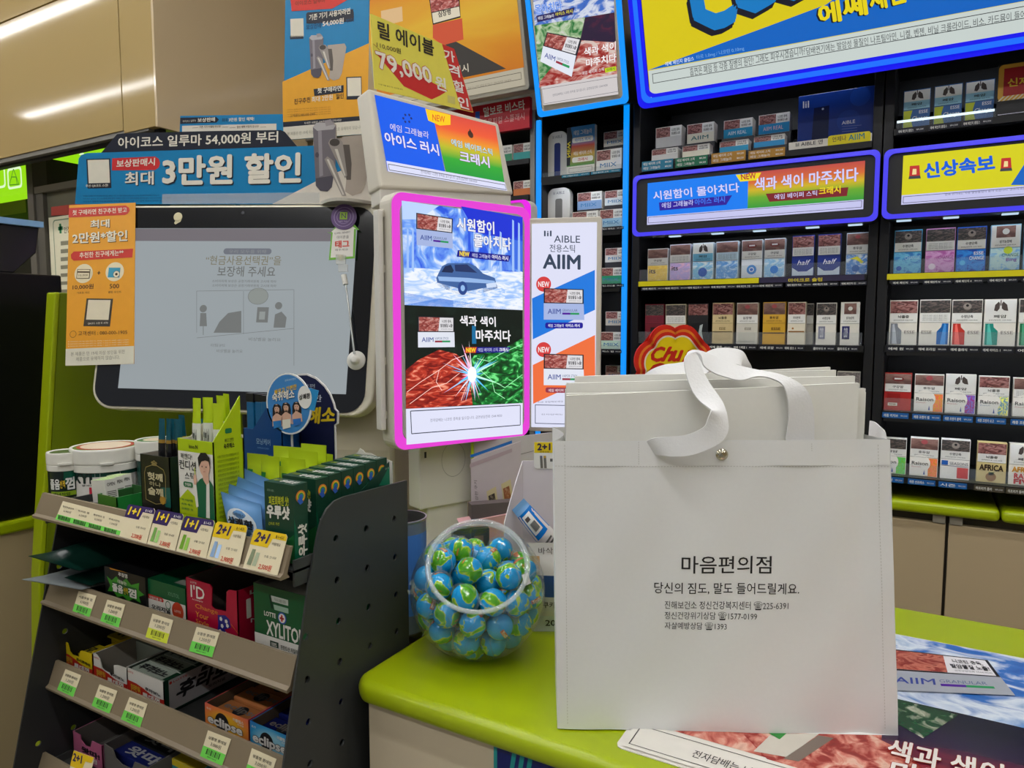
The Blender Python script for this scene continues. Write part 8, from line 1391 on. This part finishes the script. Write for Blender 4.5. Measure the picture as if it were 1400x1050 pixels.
T3(b, SO, '빠르고 간편한', (376, 540), (406, 532), (376, 533), M((232, 190, 40)), 3, .03); TS(b, SO, '숙취해소', (373, 549), (403, 544), (373, 537.5), M(W3), M((20, 40, 90)), 3, .04, .02); T3(b, SO, '한미사이언스', (390, 522), (405, 519), (390, 519), M((190, 214, 230)), 3, .01)
b.prism([SO.P(*p) + np.array((0, -.0008, 0)) for p in ((421, 530), (436, 534), (430, 562), (416, 557))], (0, .001, 0), M((40, 140, 200), .35)); DC(b, SO, (417.5, 543), (427, 543), M((232, 230, 226), .4), 5, 24, 1.2); T3(b, SO, '상쾌환', (410, 547), (425, 544), (410, 540), BLK, 6, .03)
SKN = M((214, 170, 148), .5); HR = M((34, 26, 26), .5)
for i, (hx, hy, dress) in enumerate(((379, 559, (40, 120, 190)), (391.5, 557, (226, 222, 210)), (406, 556, (40, 110, 190)))):
    PG(b, SO, [(hx - 6, hy + 22 - i), (hx - 6, hy - 1), (hx - 4, hy - 6), (hx + 1, hy - 7), (hx + 5, hy - 4), (hx + 6.5, hy + 4), (hx + 6, hy + 20)], HR, 2); DC(b, SO, (hx, hy), (hx + 3.4, hy), SKN, 3, 18, 1.35); PG(b, SO, [(hx - 4, hy - 1), (hx - 3, hy - 5), (hx + 3, hy - 5.5), (hx + 3.6, hy - 1), (hx + 1, hy - 3.4), (hx - 2, hy - 3.2)], HR, 4); PG(b, SO, [(hx - 6, hy + 11), (hx - 2, hy + 7), (hx - 1.5, hy + 4), (hx + 1.5, hy + 4), (hx + 2, hy + 7), (hx + 7, hy + 10), (hx + 8, hy + 22 - 2 * abs(i - 1)), (hx - 6, hy + 26 - 2 * abs(i - 1))], SKN, 3); PG(b, SO, [(hx - 5, hy + 17), (hx + 6, hy + 15.5), (hx + 6.5, hy + 27 - 3 * abs(i - 1)), (hx - 4, hy + 30 - 3 * abs(i - 1))], M(dress, .4), 4)
    for e in (-1.3, 1.3): DC(b, SO, (hx + e, hy - .4), (hx + e + .45, hy - .4), BLK, 5, 8)
    LN(b, SO, (hx - 1, hy + 2.4), (hx + 1.1, hy + 2.4), .0004, M((180, 60, 60)), 5)
b.build('board', t); b = MB(); p_ = SO.P(396, 585); b.cyl((p_[0], .739, z1_ + .0008), (p_[0], .739, p_[2]), .0018, CLC, n=10); b.build('clear_stem', t); b = MB(); b.box(p_[0] - .008, p_[0] + .008, .733, .747, z1_ + .0006, z1_ + .004, CLC); b.build('clear_clip', t)
# blue carton with black topped packs
def bluec(b, S, P): T3(b, S, '모닝케어', P(.34, .24), P(.7, .24), P(.34, .14), M((150, 180, 206)), 1, .0); T3(b, S, '숙취해소에 모닝케어', P(.36, .31), P(.66, .31), P(.36, .28), M((110, 150, 190)), 1, 0); [T3(b, S, '컨디션 회복을 위한 한 포', P(.26, .42 + .05 * k), P(.72, .42 + .05 * k), P(.26, .39 + .05 * k), M((90, 130, 180)), 1, .01) for k in range(3)]
X0, X1, zt = carton('stick_carton', 'deep blue carton behind the lime stick carton', 'carton', 333, 386, 588, .735, .035, z1_, (14, 64, 122), bluec, notch=[(0, 0), (.26, 0), (.6, -.34), (.62, -.36), (1, -.36)], inner=(14, 52, 100))
for k in range(3):
    b = MB(); x = X0 - .012 + .021 * k; hh = float(aY(.745, 345, 549)[2]) + .001 * k; y_ = .739 + .002 * (k % 2)
    x = X0 + .004 + .0165 * k; b.box(x, x + .0155, y_, y_ + .02, z1_ + .003, hh, M((16, 92, 140), .3)); b.box(x - .0006, x + .0161, y_ - .0006, y_ + .0206, hh, hh + .014 - .002 * k, M((22, 22, 26), .3))
    T_(b.build('stick_pack', bevel=.001), ['blue pack with black top, left one in the deep blue carton', 'blue pack with black top, middle one in the deep blue carton', 'blue pack with black top, right one in the deep blue carton'][k], 'stick pack', 'black topped blue packs')
# tubs
def tub(label, px, Yc, rpx, ylid, lidh, bodyc, art=None, inset=.93, lidtop=None):
    c = aY(Yc, px, ylid + 6); dpt = float(np.dot(c - CP, _f)); r = rpx / FPX * dpt; zt = float(aY(Yc, px, ylid)[2]); lh = lidh / FPX * dpt; C_ = np.array((c[0], Yc, z1_ + .0006)); t = thing('gum_tub', label, 'tub', C_, 'white lidded gum tubs'); H = zt - C_[2]
    b = MB(); b.lathe(C_, [(.0001, 0), (r * inset - .002, 0), (r * inset, .002), (r * inset, H - lh)], M(bodyc, .3), n=44); 
    if art: art(b, C_, r * inset + .0003, H - lh)
    b.build('body', t, smooth=45); WL = M((222, 220, 210), .4); b = MB(); b.lathe(C_, [(r * .96, H - lh - .001), (r * .99, H - lh), (r * .99, H - lh * .72), (r * .975, H - lh * .70), (r * .99, H - lh * .66), (r, H - lh * .6), (r, H - .003), (r * .985, H - .0005), (r * .96, H), (r * .90, H - .0012), (.0001, H - .0012)], WL, n=48); dv = nrm(np.array((-C_[0], -C_[1], 0))); b.obox(C_ + dv * (r - .001) + np.array((-dv[1], dv[0], 0)) * -.010 + np.array((0, 0, H - lh * .66)), np.array((-dv[1], dv[0], 0)) * .020, dv * .004, (0, 0, .0035), WL); lid_o = b.build('lid', t, smooth=35)
    b = MB(); lt = lidtop or [(.88, (60, 110, 40)), (.6, (206, 190, 160))]
    for k, (f_, c_) in enumerate(lt): b.lathe(C_ + np.array((0, 0, H - .0009 + .0003 * k)), [(r * f_, 0), (.0001, 0)], M(c_, .4), n=40)
    b.build('lid_label', lid_o); return C_, r, H
def around(b, C_, r, z0, z1, a0, a1, m, n=16):
    b.add([C_ + np.array((r * math.cos(a), r * math.sin(a), z)) for z in (z0, z1) for a in np.linspace(a0, a1, n)], [(i, i + 1, n + i + 1, n + i) for i in range(n - 1)], m)
def wtext(b, C_, r, s, a0, a1, z0, z1, m, bold=.03, l=1):
    co, fs = text_mesh(s, bold); b.add([C_ + np.array(((r + .0002 * (l + p[2])) * math.cos(a0 + (a1 - a0) * p[0]), (r + .0002 * (l + p[2])) * math.sin(a0 + (a1 - a0) * p[0]), z0 + (z1 - z0) * p[1])) for p in co], fs, m)
def art_a(b, C_, r, h):
    around(b, C_, r, h * .05, h * .95, 0, 6.283, M((18, 34, 28), .3), 40); v = math.atan2(-C_[1], -C_[0]); around(b, C_, r + .0002, h * .10, h * .26, v - 1, v + .9, M((130, 160, 30), .3)); around(b, C_, r + .0002, h * .55, h * .98, v - .1, v + .9, M((10, 80, 60), .3)); wtext(b, C_, r, '졸음', v - 1.0, v - .35, h * .35, h * .7, M((225, 225, 220)), .04, 2); wtext(b, C_, r, '번쩍', v - .32, v - .05, h * .38, h * .66, M((226, 190, 40)), .02, 2); wtext(b, C_, r, '껌', v, v + .5, h * .33, h * .74, M((225, 225, 220)), .05, 2); wtext(b, C_, r, '에너지업', v - .8, v + .2, h * .12, h * .22, BLK, .02, 2)
def art_b(b, C_, r, h):
    around(b, C_, r, h * .0, h * .98, 0, 6.283, M((222, 218, 212), .35), 44); v = math.atan2(-C_[1], -C_[0]); around(b, C_, r + .0002, h * .82, h * .99, v - 1.4, v + 1.4, M((20, 70, 60), .35)); around(b, C_, r + .0002, h * .0, h * .42, v - .55, v + .25, M((196, 30, 60), .35)); around(b, C_, r + .0004, h * .0, h * .32, v - .42, v + .25, M((222, 218, 212), .35)); wtext(b, C_, r, 'F', v - .35, v - .05, h * .04, h * .28, M((196, 30, 60)), .06, 3); wtext(b, C_, r, 'XYL', v - 1.2, v - .3, h * .58, h * .95, M((20, 40, 36)), .05, 3); wtext(b, C_, r, '알쏘바이오껌', v - .8, v + .1, h * .46, h * .53, M((60, 60, 60)), .02, 3)
tub('white lidded gum tub behind the black stick carton', 213, .752, 26, 600, 26, (20, 70, 60))
tub('large white lidded gum tub with green and red lid label', 145, .705, 43.5, 608.5, 30, (222, 218, 212), art_b, lidtop=[(.9, (90, 120, 40)), (.8, (180, 60, 40)), (.7, (214, 196, 170))])
tub('small white lidded gum tub with black green wrapper at far left', 88, .650, 21.5, 616.5, 24, (18, 34, 28), art_a, lidtop=[(.8, (70, 90, 40))])
# mint boxes leaning in a green carton
X0, X1, zt = carton('mint_carton', 'green open carton holding three tilted mint boxes', 'carton', 134, 160, 678, .598, .055, z1_, (70, 120, 40), lambda b, S, P: (PG(b, S, [P(.05, 0), P(.95, 0), P(.95, 1), P(.05, 1)], PIC('choc_mint_print', [(0, (60, 110, 40)), (.45, (110, 70, 30)), (.6, (60, 30, 16)), (.75, (190, 150, 90)), (1, (60, 130, 50))], 3, 4, 1), 1)), side=(40, 140, 60), notch=[(0, 0), (1, 0)], inner=(40, 90, 40))
for k in range(3):
    a = math.radians(7); e1 = np.array((-math.cos(a), 0, -math.sin(a))) * .036; e3 = np.array((math.sin(a), 0, -math.cos(a))) * .034; e2 = np.array((0, .0185, 0)); A0 = aY(.604 + .0195 * k, 142.5 + 10.5 * k, 656.5 - 3.2 * k); A0[1] = .604 + .0195 * k
    b = MB(); b.obox(A0, e1, e2, e3, M((216, 214, 206), .35)); nt_ = nrm(np.cross(e2, e1)); nt_ = nt_ if nt_[2] > 0 else -nt_
    b.face([A0 + nt_ * 2e-4, A0 + e2 + nt_ * 2e-4, A0 + e1 + e2 + nt_ * 2e-4, A0 + e1 + nt_ * 2e-4], PIC('mint_foil', [(0, (60, 150, 60)), (.42, (130, 200, 80)), (.55, (226, 230, 180)), (1, (90, 180, 80))], 5, 4, 1, rough=.3), [(0, 0), (1, 0), (1, 1), (0, 1)])
    ns_ = nrm(-e1); Se = Surf(A0 + e3 + ns_ * 2e-4, e2, -e3)
    for i in range(5): Se_p = lambda s, t_: Se.W((s * .0185, t_ * .034), 1); b.face([Se_p(.12, .12 + .08 * i), Se_p(.88, .12 + .08 * i), Se_p(.88, .155 + .08 * i), Se_p(.12, .155 + .08 * i)], M((90, 90, 86)))
    co, fs = text_mesh('OPEN', .02); b.add([Se.W((.003 + .012 * p[0], .024 + .005 * p[1]), 1 + p[2]) for p in co], fs, M((60, 60, 56)))
    T_(b.build('mint_box'), ['foil topped mint box nearest, leaning out of the green carton', 'foil topped mint box in the middle of the green carton', 'foil topped mint box at the back of the green carton'][k], 'mint box', 'tilted mint boxes')
# black carton with teal sticks
def blk(b, S, P):
    PG(b, S, [P(.7, .62), P(1, .6), P(1, 1), P(.82, 1)], M((10, 90, 84), .35), 1); GLD = M((170, 150, 96), .35, metal=.3)
    pts = [P(.16, .92), P(.14, .38), P(.2, .26), P(.5, .17), P(.8, .26), P(.86, .38), P(.84, .92), P(.5, .98), P(.16, .92)]
    for i in range(len(pts) - 1): LN(b, S, pts[i], pts[i + 1], .0009, GLD, 2)
    T3(b, S, '술', P(.4, .2), P(.6, .2), P(.4, .10), GLD, 3, .03); T3(b, S, '헛깨', P(.26, .50), P(.76, .50), P(.26, .35), M((200, 190, 150)), 3, .05); T3(b, S, '하나', P(.30, .62), P(.70, .62), P(.30, .53), M((180, 170, 130)), 3, .01); T3(b, S, '술깨', P(.26, .80), P(.76, .80), P(.26, .65), M((200, 190, 150)), 3, .05); DC(b, S, P(.74, .87), P(.84, .87), M((170, 130, 40)), 3, 8)
X0, X1, zt = carton('stick_carton', 'black carton with gold oval print full of teal topped sticks', 'carton', 192, 232, 623, .602, .065, z1_, (24, 22, 24), blk, side=(20, 40, 40), notch=[(0, 0), (1, 0)], inner=(150, 144, 130))
def sticks(group, labs, X0, X1, Y0, spots, zt_of, w, topc, bodyc, bandc, band_h, top_h, txt=None):
    for k, ((sx, sy, tilt), lab) in enumerate(zip(spots, labs)):
        t = thing('stick_sachet', lab, 'sachet', (X0 + (X1 - X0) * sx, Y0 + sy, z1_ + .003), group); x = X0 + (X1 - X0) * sx; y = Y0 + sy; H = zt_of(k); ux = nrm(np.array((1, .25 * math.sin(k * 2.1), 0))); up_ = nrm(np.array((tilt, .04 * math.cos(k), 1))); S_ = Surf(np.array((x, y, z1_ + .003)), ux, up_)
        def seg(h0, h1, th, m, nm, fl=0):
            b = MB(); n = 8
            f = lambda s, v, sg: S_.W(((s - .5) * w, h0 + (h1 - h0) * v)) + S_.n * sg * th * math.sin(math.pi * s) ** .5 * (1 - fl * v)
            b.grid(lambda s, v: f(s, v, 1), n, 5, m, False); b.grid(lambda s, v: f(1 - s, v, -1), n, 5, m, False)
            if nm == 'wrapper' and txt: co, fs = text_mesh(txt, .03); b.add([f(.25 + .5 * p[0], .58 + .36 * p[1], 1) + S_.n * .0005 for p in co], fs, M((40, 44, 40)))
            return b.build(nm, t, smooth=60)
        seg(0, H - top_h - band_h, .004, bodyc, 'wrapper'); 
        if bandc: seg(H - top_h - band_h, H - top_h, .0038, bandc, 'band')
        seg(H - top_h, H, .0036, topc, 'top_seal', .9)
TEAL2 = M((8, 76, 92), .3, bump=.15, scale=60); BKS = M((24, 24, 26), .25); GLB = M((180, 140, 60), .3, metal=.6)
zs = lambda py: float(aY(.63, 215, py)[2]) - z1_ - .003
sticks('teal topped sticks', ['teal topped black stick at the left of the black carton', 'teal topped black stick, second in the black carton', 'teal topped black stick, middle of the black carton', 'teal topped black stick, behind the middle one', 'teal topped black stick, fourth in the black carton', 'teal topped black stick at the right of the black carton'], X0, X1, .602, [(.22, .02, -.02), (.40, .035, .02), (.56, .02, .10), (.62, .045, .12), (.80, .03, .1), (.88, .052, .16)], lambda k: zs((571, 572, 569.5, 566, 569, 572)[k]), .0135, TEAL2, BKS, GLB, .005, .030)
# lime carton with person print
def limec(b, S, P):
    WP = M((226, 224, 216), .4); PG(b, S, [P(.02, .16), P(.98, .16), P(.98, .98), P(.02, .98)], WP, 1); T3(b, S, 'inno.N', P(.34, .11), P(.58, .11), P(.34, .06), BLK, 2, .02); LG = M((168, 190, 20), .35)
    PG(b, S, [P(.02, .80), P(.26, .66), P(.6, .8), P(.6, .99), P(.02, .99)], LG, 2); T3(b, S, '꽉깬다!', P(.10, .265), P(.42, .265), P(.10, .19), BLK, 3, .01); T3(b, S, '컨디션', P(.05, .40), P(.52, .40), P(.05, .28), BLK, 3, .02); T3(b, S, '스틱', P(.2, .53), P(.46, .53), P(.2, .43), BLK, 3, .01); R(b, S, P(.15, .56), P(.42, .63), M((20, 110, 60)), 3, .003); T3(b, S, '헛개열매', P(.2, .615), P(.37, .615), P(.2, .575), WP, 4, .02)
    for k, s_ in enumerate(('14% 자일리톨', '숙취 해소', '상쾌한 맛')): T3(b, S, s_, P(.07, .82 + .06 * k), P(.4, .82 + .06 * k), P(.07, .79 + .06 * k), M((20, 110, 60)), 3, .01)
    GRJ = M((12, 96, 62), .45); SKN2 = M((220, 176, 152), .5); HR2 = M((26, 24, 26), .5)
    PG(b, S, [P(.44, .62), P(.62, .50), P(.74, .46), P(.9, .5), P(.98, .56), P(.99, 1.0), P(.52, 1.0), P(.54, .8)], GRJ, 3); PG(b, S, [P(.80, .52), P(.88, .52), P(.86, .99), P(.76, .99)], WP, 4); PG(b, S, [P(.42, .58), P(.52, .56), P(.56, .86), P(.50, .88)], WP, 4)
    PG(b, S, [P(.70, .40), P(.86, .40), P(.88, .52), P(.8, .56), P(.72, .5)], SKN2, 5); DC(b, S, P(.77, .32), P(.91, .32), SKN2, 6, 22, 1.35)
    PG(b, S, [P(.62, .34), P(.60, .22), P(.68, .15), P(.82, .14), P(.92, .2), P(.93, .34), P(.89, .25), P(.8, .24), P(.7, .26), P(.66, .3)], HR2, 7)
    for e in (-.055, .055): DC(b, S, P(.77 + e, .325), P(.785 + e, .325), BLK, 8, 8)
    LN(b, S, P(.74, .39), P(.80, .385), .0005, M((180, 80, 80)), 8); LN(b, S, P(.77, .335), P(.765, .36), .0004, M((180, 130, 110)), 8)
    PG(b, S, [P(.46, .46), P(.52, .44), P(.54, .52), P(.52, .58), P(.46, .58), P(.45, .52)], SKN2, 5); PG(b, S, [P(.475, .36), P(.50, .36), P(.505, .48), P(.485, .48)], M((190, 206, 60)), 4)
def limes(b, S, P):
    R(b, S, P(.42, .25), P(.66, .29), M((20, 110, 60)), 1, .002); T3(b, S, '빠르고 간편한', P(.40, .36), P(.72, .36), P(.40, .33), BLK, 1, .0); T3(b, S, '숙취해소', P(.36, .41), P(.74, .41), P(.36, .37), BLK, 1, .03)
    for k in range(14): T3(b, S, '숙취해소엔 컨디션 헛개나무열매추출농축액 스틱', P(.12, .48 + .037 * k), P(.88, .48 + .037 * k), P(.12, .455 + .037 * k), M((60, 80, 10)), 1, .0)
LMC = (172, 198, 16)
X0, X1, zt = carton('stick_carton', 'tall lime carton printed with a person in a green jacket', 'carton', 242.5, 292, 602, .592, .047, z1_, LMC, limec, notch=[(0, 0), (1, 0)], inner=(196, 190, 170))
Yb_ = float(aX(X1, 327.8, 541)[1]); print('LIME DEPTH', Yb_ - .592); zbk = float(aX(X1, 328, 541)[2])
b = MB(); b.prism([np.array((X1 + 1e-4, .592, zt)), np.array((X1 + 1e-4, Yb_, zt)), np.array((X1 + 1e-4, Yb_, zbk))], (-.0014, 0, 0), M(LMC, .35)); b.prism([np.array((X0, .592 + .02, zt)), np.array((X0, .592 + .046, zt)), np.array((X0, .592 + .046, zt + .02))], (.0014, 0, 0), M((206, 200, 180), .5))
Sx = Surf((X1 + 3e-4, .592, z1_), (0, 1, 0)); Px = lambda s, t_: pj((X1 + 3e-4, Yb_ * s + .592 * (1 - s), zbk + (z1_ + .03 - zbk) * t_)); limes(b, Sx, Px)
b.build('side_wing', LASTC[0])
LM_ = M((176, 200, 20), .3, bump=.1, scale=60); WHS = M((220, 222, 214), .3)
zs2 = lambda py: float(aY(.625, 280, py)[2]) - z1_ - .003
sticks('lime topped sticks', ['lime topped white stick at the left of the lime carton', 'lime topped white stick, second in the lime carton', 'lime topped white stick behind, middle of the lime carton', 'lime topped white stick, leaning in the middle of the lime carton', 'wide lime topped white stick at the right of the lime carton'], X0, X1, .592, [(.20, .014, -.01), (.42, .022, -.03), (.60, .05, -.03), (.66, .04, -.06), (.86, .02, .02)], lambda k: zs2((543, 542, 538, 539, 547)[k]), .0165, LM_, WHS, None, 0, .034, '컨디션')
# light blue pouches
BLP = M((92, 140, 190), .35, bump=.15, scale=40)
def bart(b, f): 
    n = 20; b.add([f(.5 + .40 * math.cos(2 * math.pi * i / n), .42 + .34 * math.sin(2 * math.pi * i / n), 1) for i in range(n)] + [f(.5, .42, 1)], [(i, (i + 1) % n, n) for i in range(n)], M((212, 220, 226), .4)); ptxt(b, f, '상쾌환', .16, .34, .84, .54, BLK, 3, .05); ptxt(b, f, '숙취해소', .34, .58, .66, .66, M((60, 80, 100)), 3, .02)
for k in range(4):
    Yk = .588 + .013 * k; S_ = Surf((0, Yk, z1_ + .004), (1, 0, 0), (0, .18, 1)); dx, dy = 8.5 * k, -11.5 * k
    pillow(S_, ((302 + dx, 672 + dy), (357 + dx, 690 + dy * .8), (361 + dx * .8, 745), (316 + dx, 738)), .012, BLP, 'pouch', ['light blue pouch nearest the rail, beside the dark green boxes', 'light blue pouch, second of the leaning row', 'light blue pouch, third of the leaning row', 'light blue pouch at the back of the leaning row'][k], 'pouch', 'light blue pouches', art=bart)
# lime and green pouches
LPG = M((168, 192, 24), .35, bump=.12, scale=40)
def lart(b, f): pquad(b, f, .0, .0, 1, .52, M((10, 110, 60), .35)); ptxt(b, f, '꽉깬다!', .2, .36, .8, .48, M(W3), 2, .02); ptxt(b, f, '컨디션', .1, .14, .9, .32, M(W3), 2, .04); pquad(b, f, .1, .74, .4, .8, M((30, 120, 50)), 2); ptxt(b, f, 'inno.N', .4, .56, .7, .61, M((60, 70, 20)), 2, .02)
for k, (x0, x1, yt, Yk, lab) in enumerate(((338, 366, 619, .660, 'lime and green pouch at the left front of its row'), (357, 382, 622, .650, 'lime and green pouch beside it, nearest the dark green boxes'), (384, 417, 625, .668, 'lime and green pouch just behind the first dark green box'), (374, 413, 609, .715, 'lime and green pouch half hidden under the oval sign'), (395, 434, 615, .690, 'lime and green pouch in the middle of its row'), (412, 446, 606, .712, 'lime and green pouch standing tallest before the navy board'), (432, 455, 618.5, .735, 'lime and green pouch at the right back of its row'))):
    S_ = Surf((0, Yk, z1_ + .002), (1, 0, 0), (0, .12, 1)); bot = [pj((aY(Yk, x, 640)[0], Yk, z1_ + .003)) for x in (x0, x1)]
    pillow(S_, ((x0, yt), (x1, yt + 3), (bot[1][0], bot[1][1]), (bot[0][0], bot[0][1])), .012, LPG, 'pouch', lab, 'pouch', 'lime and green pouches', art=lart)
# dark green boxes
DGB = (20, 62, 44)
def shot(b, S, P):
    T3(b, S, '프로메가 패밀리', P(.1, .12), P(.34, .12), P(.1, .09), M((150, 170, 150)), 1, .0); T3(b, S, '피로회복엔 샷!', P(.16, .30), P(.84, .27), P(.16, .18), M((190, 196, 40)), 1, .03); TS(b, S, '우루샷', P(.08, .46), P(.86, .44), P(.08, .30), M((226, 224, 214)), M((10, 40, 28)), 1, .06, .02)
    PG(b, S, [P(0, .66), P(.5, .8), P(1, .62), P(1, 1), P(0, 1)], M((30, 100, 50), .35), 1); T3(b, S, '간피로 개선', P(.12, .56), P(.5, .54), P(.12, .52), M((190, 196, 40)), 1, .0)
def shots(b, S, P):
    for k, c in enumerate(((210, 120, 40), (220, 190, 50), (60, 150, 70), (50, 110, 180))): DC(b, S, P(.5, .16), P(.5 + .34 - .07 * k, .16), M(c, .35), 1 + k, 18)
    PG(b, S, [P(.2, .2), P(.5, .14), P(.62, .24), P(.4, .26)], M((40, 90, 180)), 6); PG(b, S, [P(0, .4), P(.0, 1), P(.6, 1)], M((10, 92, 62), .35), 1)
    co, fs = text_mesh('우루샷', .05); a0, a1, a2 = S.uv(*P(.85, .92)), S.uv(*P(.85, .52)), S.uv(*P(.25, .92)); b.add([S.W(a0 + (a1 - a0) * p[0] + (a2 - a0) * p[1], 3 + p[2]) for p in co], fs, M((226, 224, 214)))
def shott(b, S, P): T3(b, S, '우루샷', P(.36, .8), P(.9, .8), P(.36, .25), M((206, 206, 198)), 1, .05); T3(b, S, '피로', P(.1, .6), P(.3, .6), P(.1, .3), M((170, 180, 40)), 1, .02)
carton('supplement_box', 'dark green box standing alone in front of its row', 'box', 361.5, 401, 661, .590, .0225, z1_ - .004 + .006, DGB, shot, shots, shott, group='dark green boxes')
YR0 = .632; step = .0228
names = ['first in the row behind the single one', 'second in its row', 'third in its row', 'fourth in its row', 'fifth in its row', 'last in its row by the torn white flap']
xx0, xx1 = float(aY(YR0, 387, 700)[0]), float(aY(YR0, 432, 700)[0])
for k in range(6):
    Yk = YR0 + step * k; p0, p1 = pj((xx0, Yk, 1.17)), pj((xx1, Yk, 1.17)); zt_w = float(aY(YR0, 410, 653)[2]) + .0012 * k
    yt_px = pj(((xx0 + xx1) / 2, Yk, zt_w))[1]; x0p, x1p = pj((xx0, Yk, zt_w - .03))[0], pj((xx1, Yk, zt_w - .03))[0]
    carton('supplement_box', 'dark green box, ' + names[k], 'box', x0p, x1p, yt_px, Yk, .0222, z1_ + .002, DGB, shot if k == 0 else None, shots, shott, group='dark green boxes')
t = thing('box_tray', 'green cut away tray around the row of dark green boxes, torn white flap', 'tray', ((xx0 + xx1) / 2, .7, z1_ + .0006)); xt = xx1 + .0035
b = MB(); zq = lambda p: float(aX(xt, *p)[2]); yq = lambda p: float(aX(xt, *p)[1]); ye = YR0 + step * 6 + .001; b.prism([np.array((xt, YR0 - .002, z1_ + .0006)), np.array((xt, YR0 - .002, z1_ + .012)), np.array((xt, yq((490.5, 674)), zq((490.5, 674)))), np.array((xt, ye, zq((537, 630.4)))), np.array((xt, ye, z1_ + .0006))], (-.0012, 0, 0), M((14, 56, 42), .4)); Sx = Surf((xt + 1e-4, 0, 0), (0, 1, 0)); PG(b, Sx, [(518, 664), (530, 641), (537, 632), (537, 662)], M((14, 110, 80), .4), 1); T3(b, Sx, '우루샷', (526, 643), (535, 640), (526, 640), M((150, 180, 160)), 2, 0); b.build('side_wall', t)
b = MB(); b.box(xx0 - .004, xt, YR0 - .002, ye, z1_ + .0006, z1_ + .0016, M((14, 56, 42), .4)); b.build('floor', t)
b = MB(); fl = [(478, 628), (486, 620), (489, 618), (492, 613), (496, 615.5), (499, 619), (507, 620), (515, 624), (523, 626), (532, 629.5), (536, 631)]; Sf = Surf((0, ye, 0), (1, 0, 0)); ff = [Sf.P(*p) for p in fl]; b.prism(ff + [np.array((ff[-1][0], ye, z1_ + .0006)), np.array((ff[0][0], ye, z1_ + .0006))], (0, .001, 0), M((216, 212, 204), .6)); b.build('torn_flap', t)
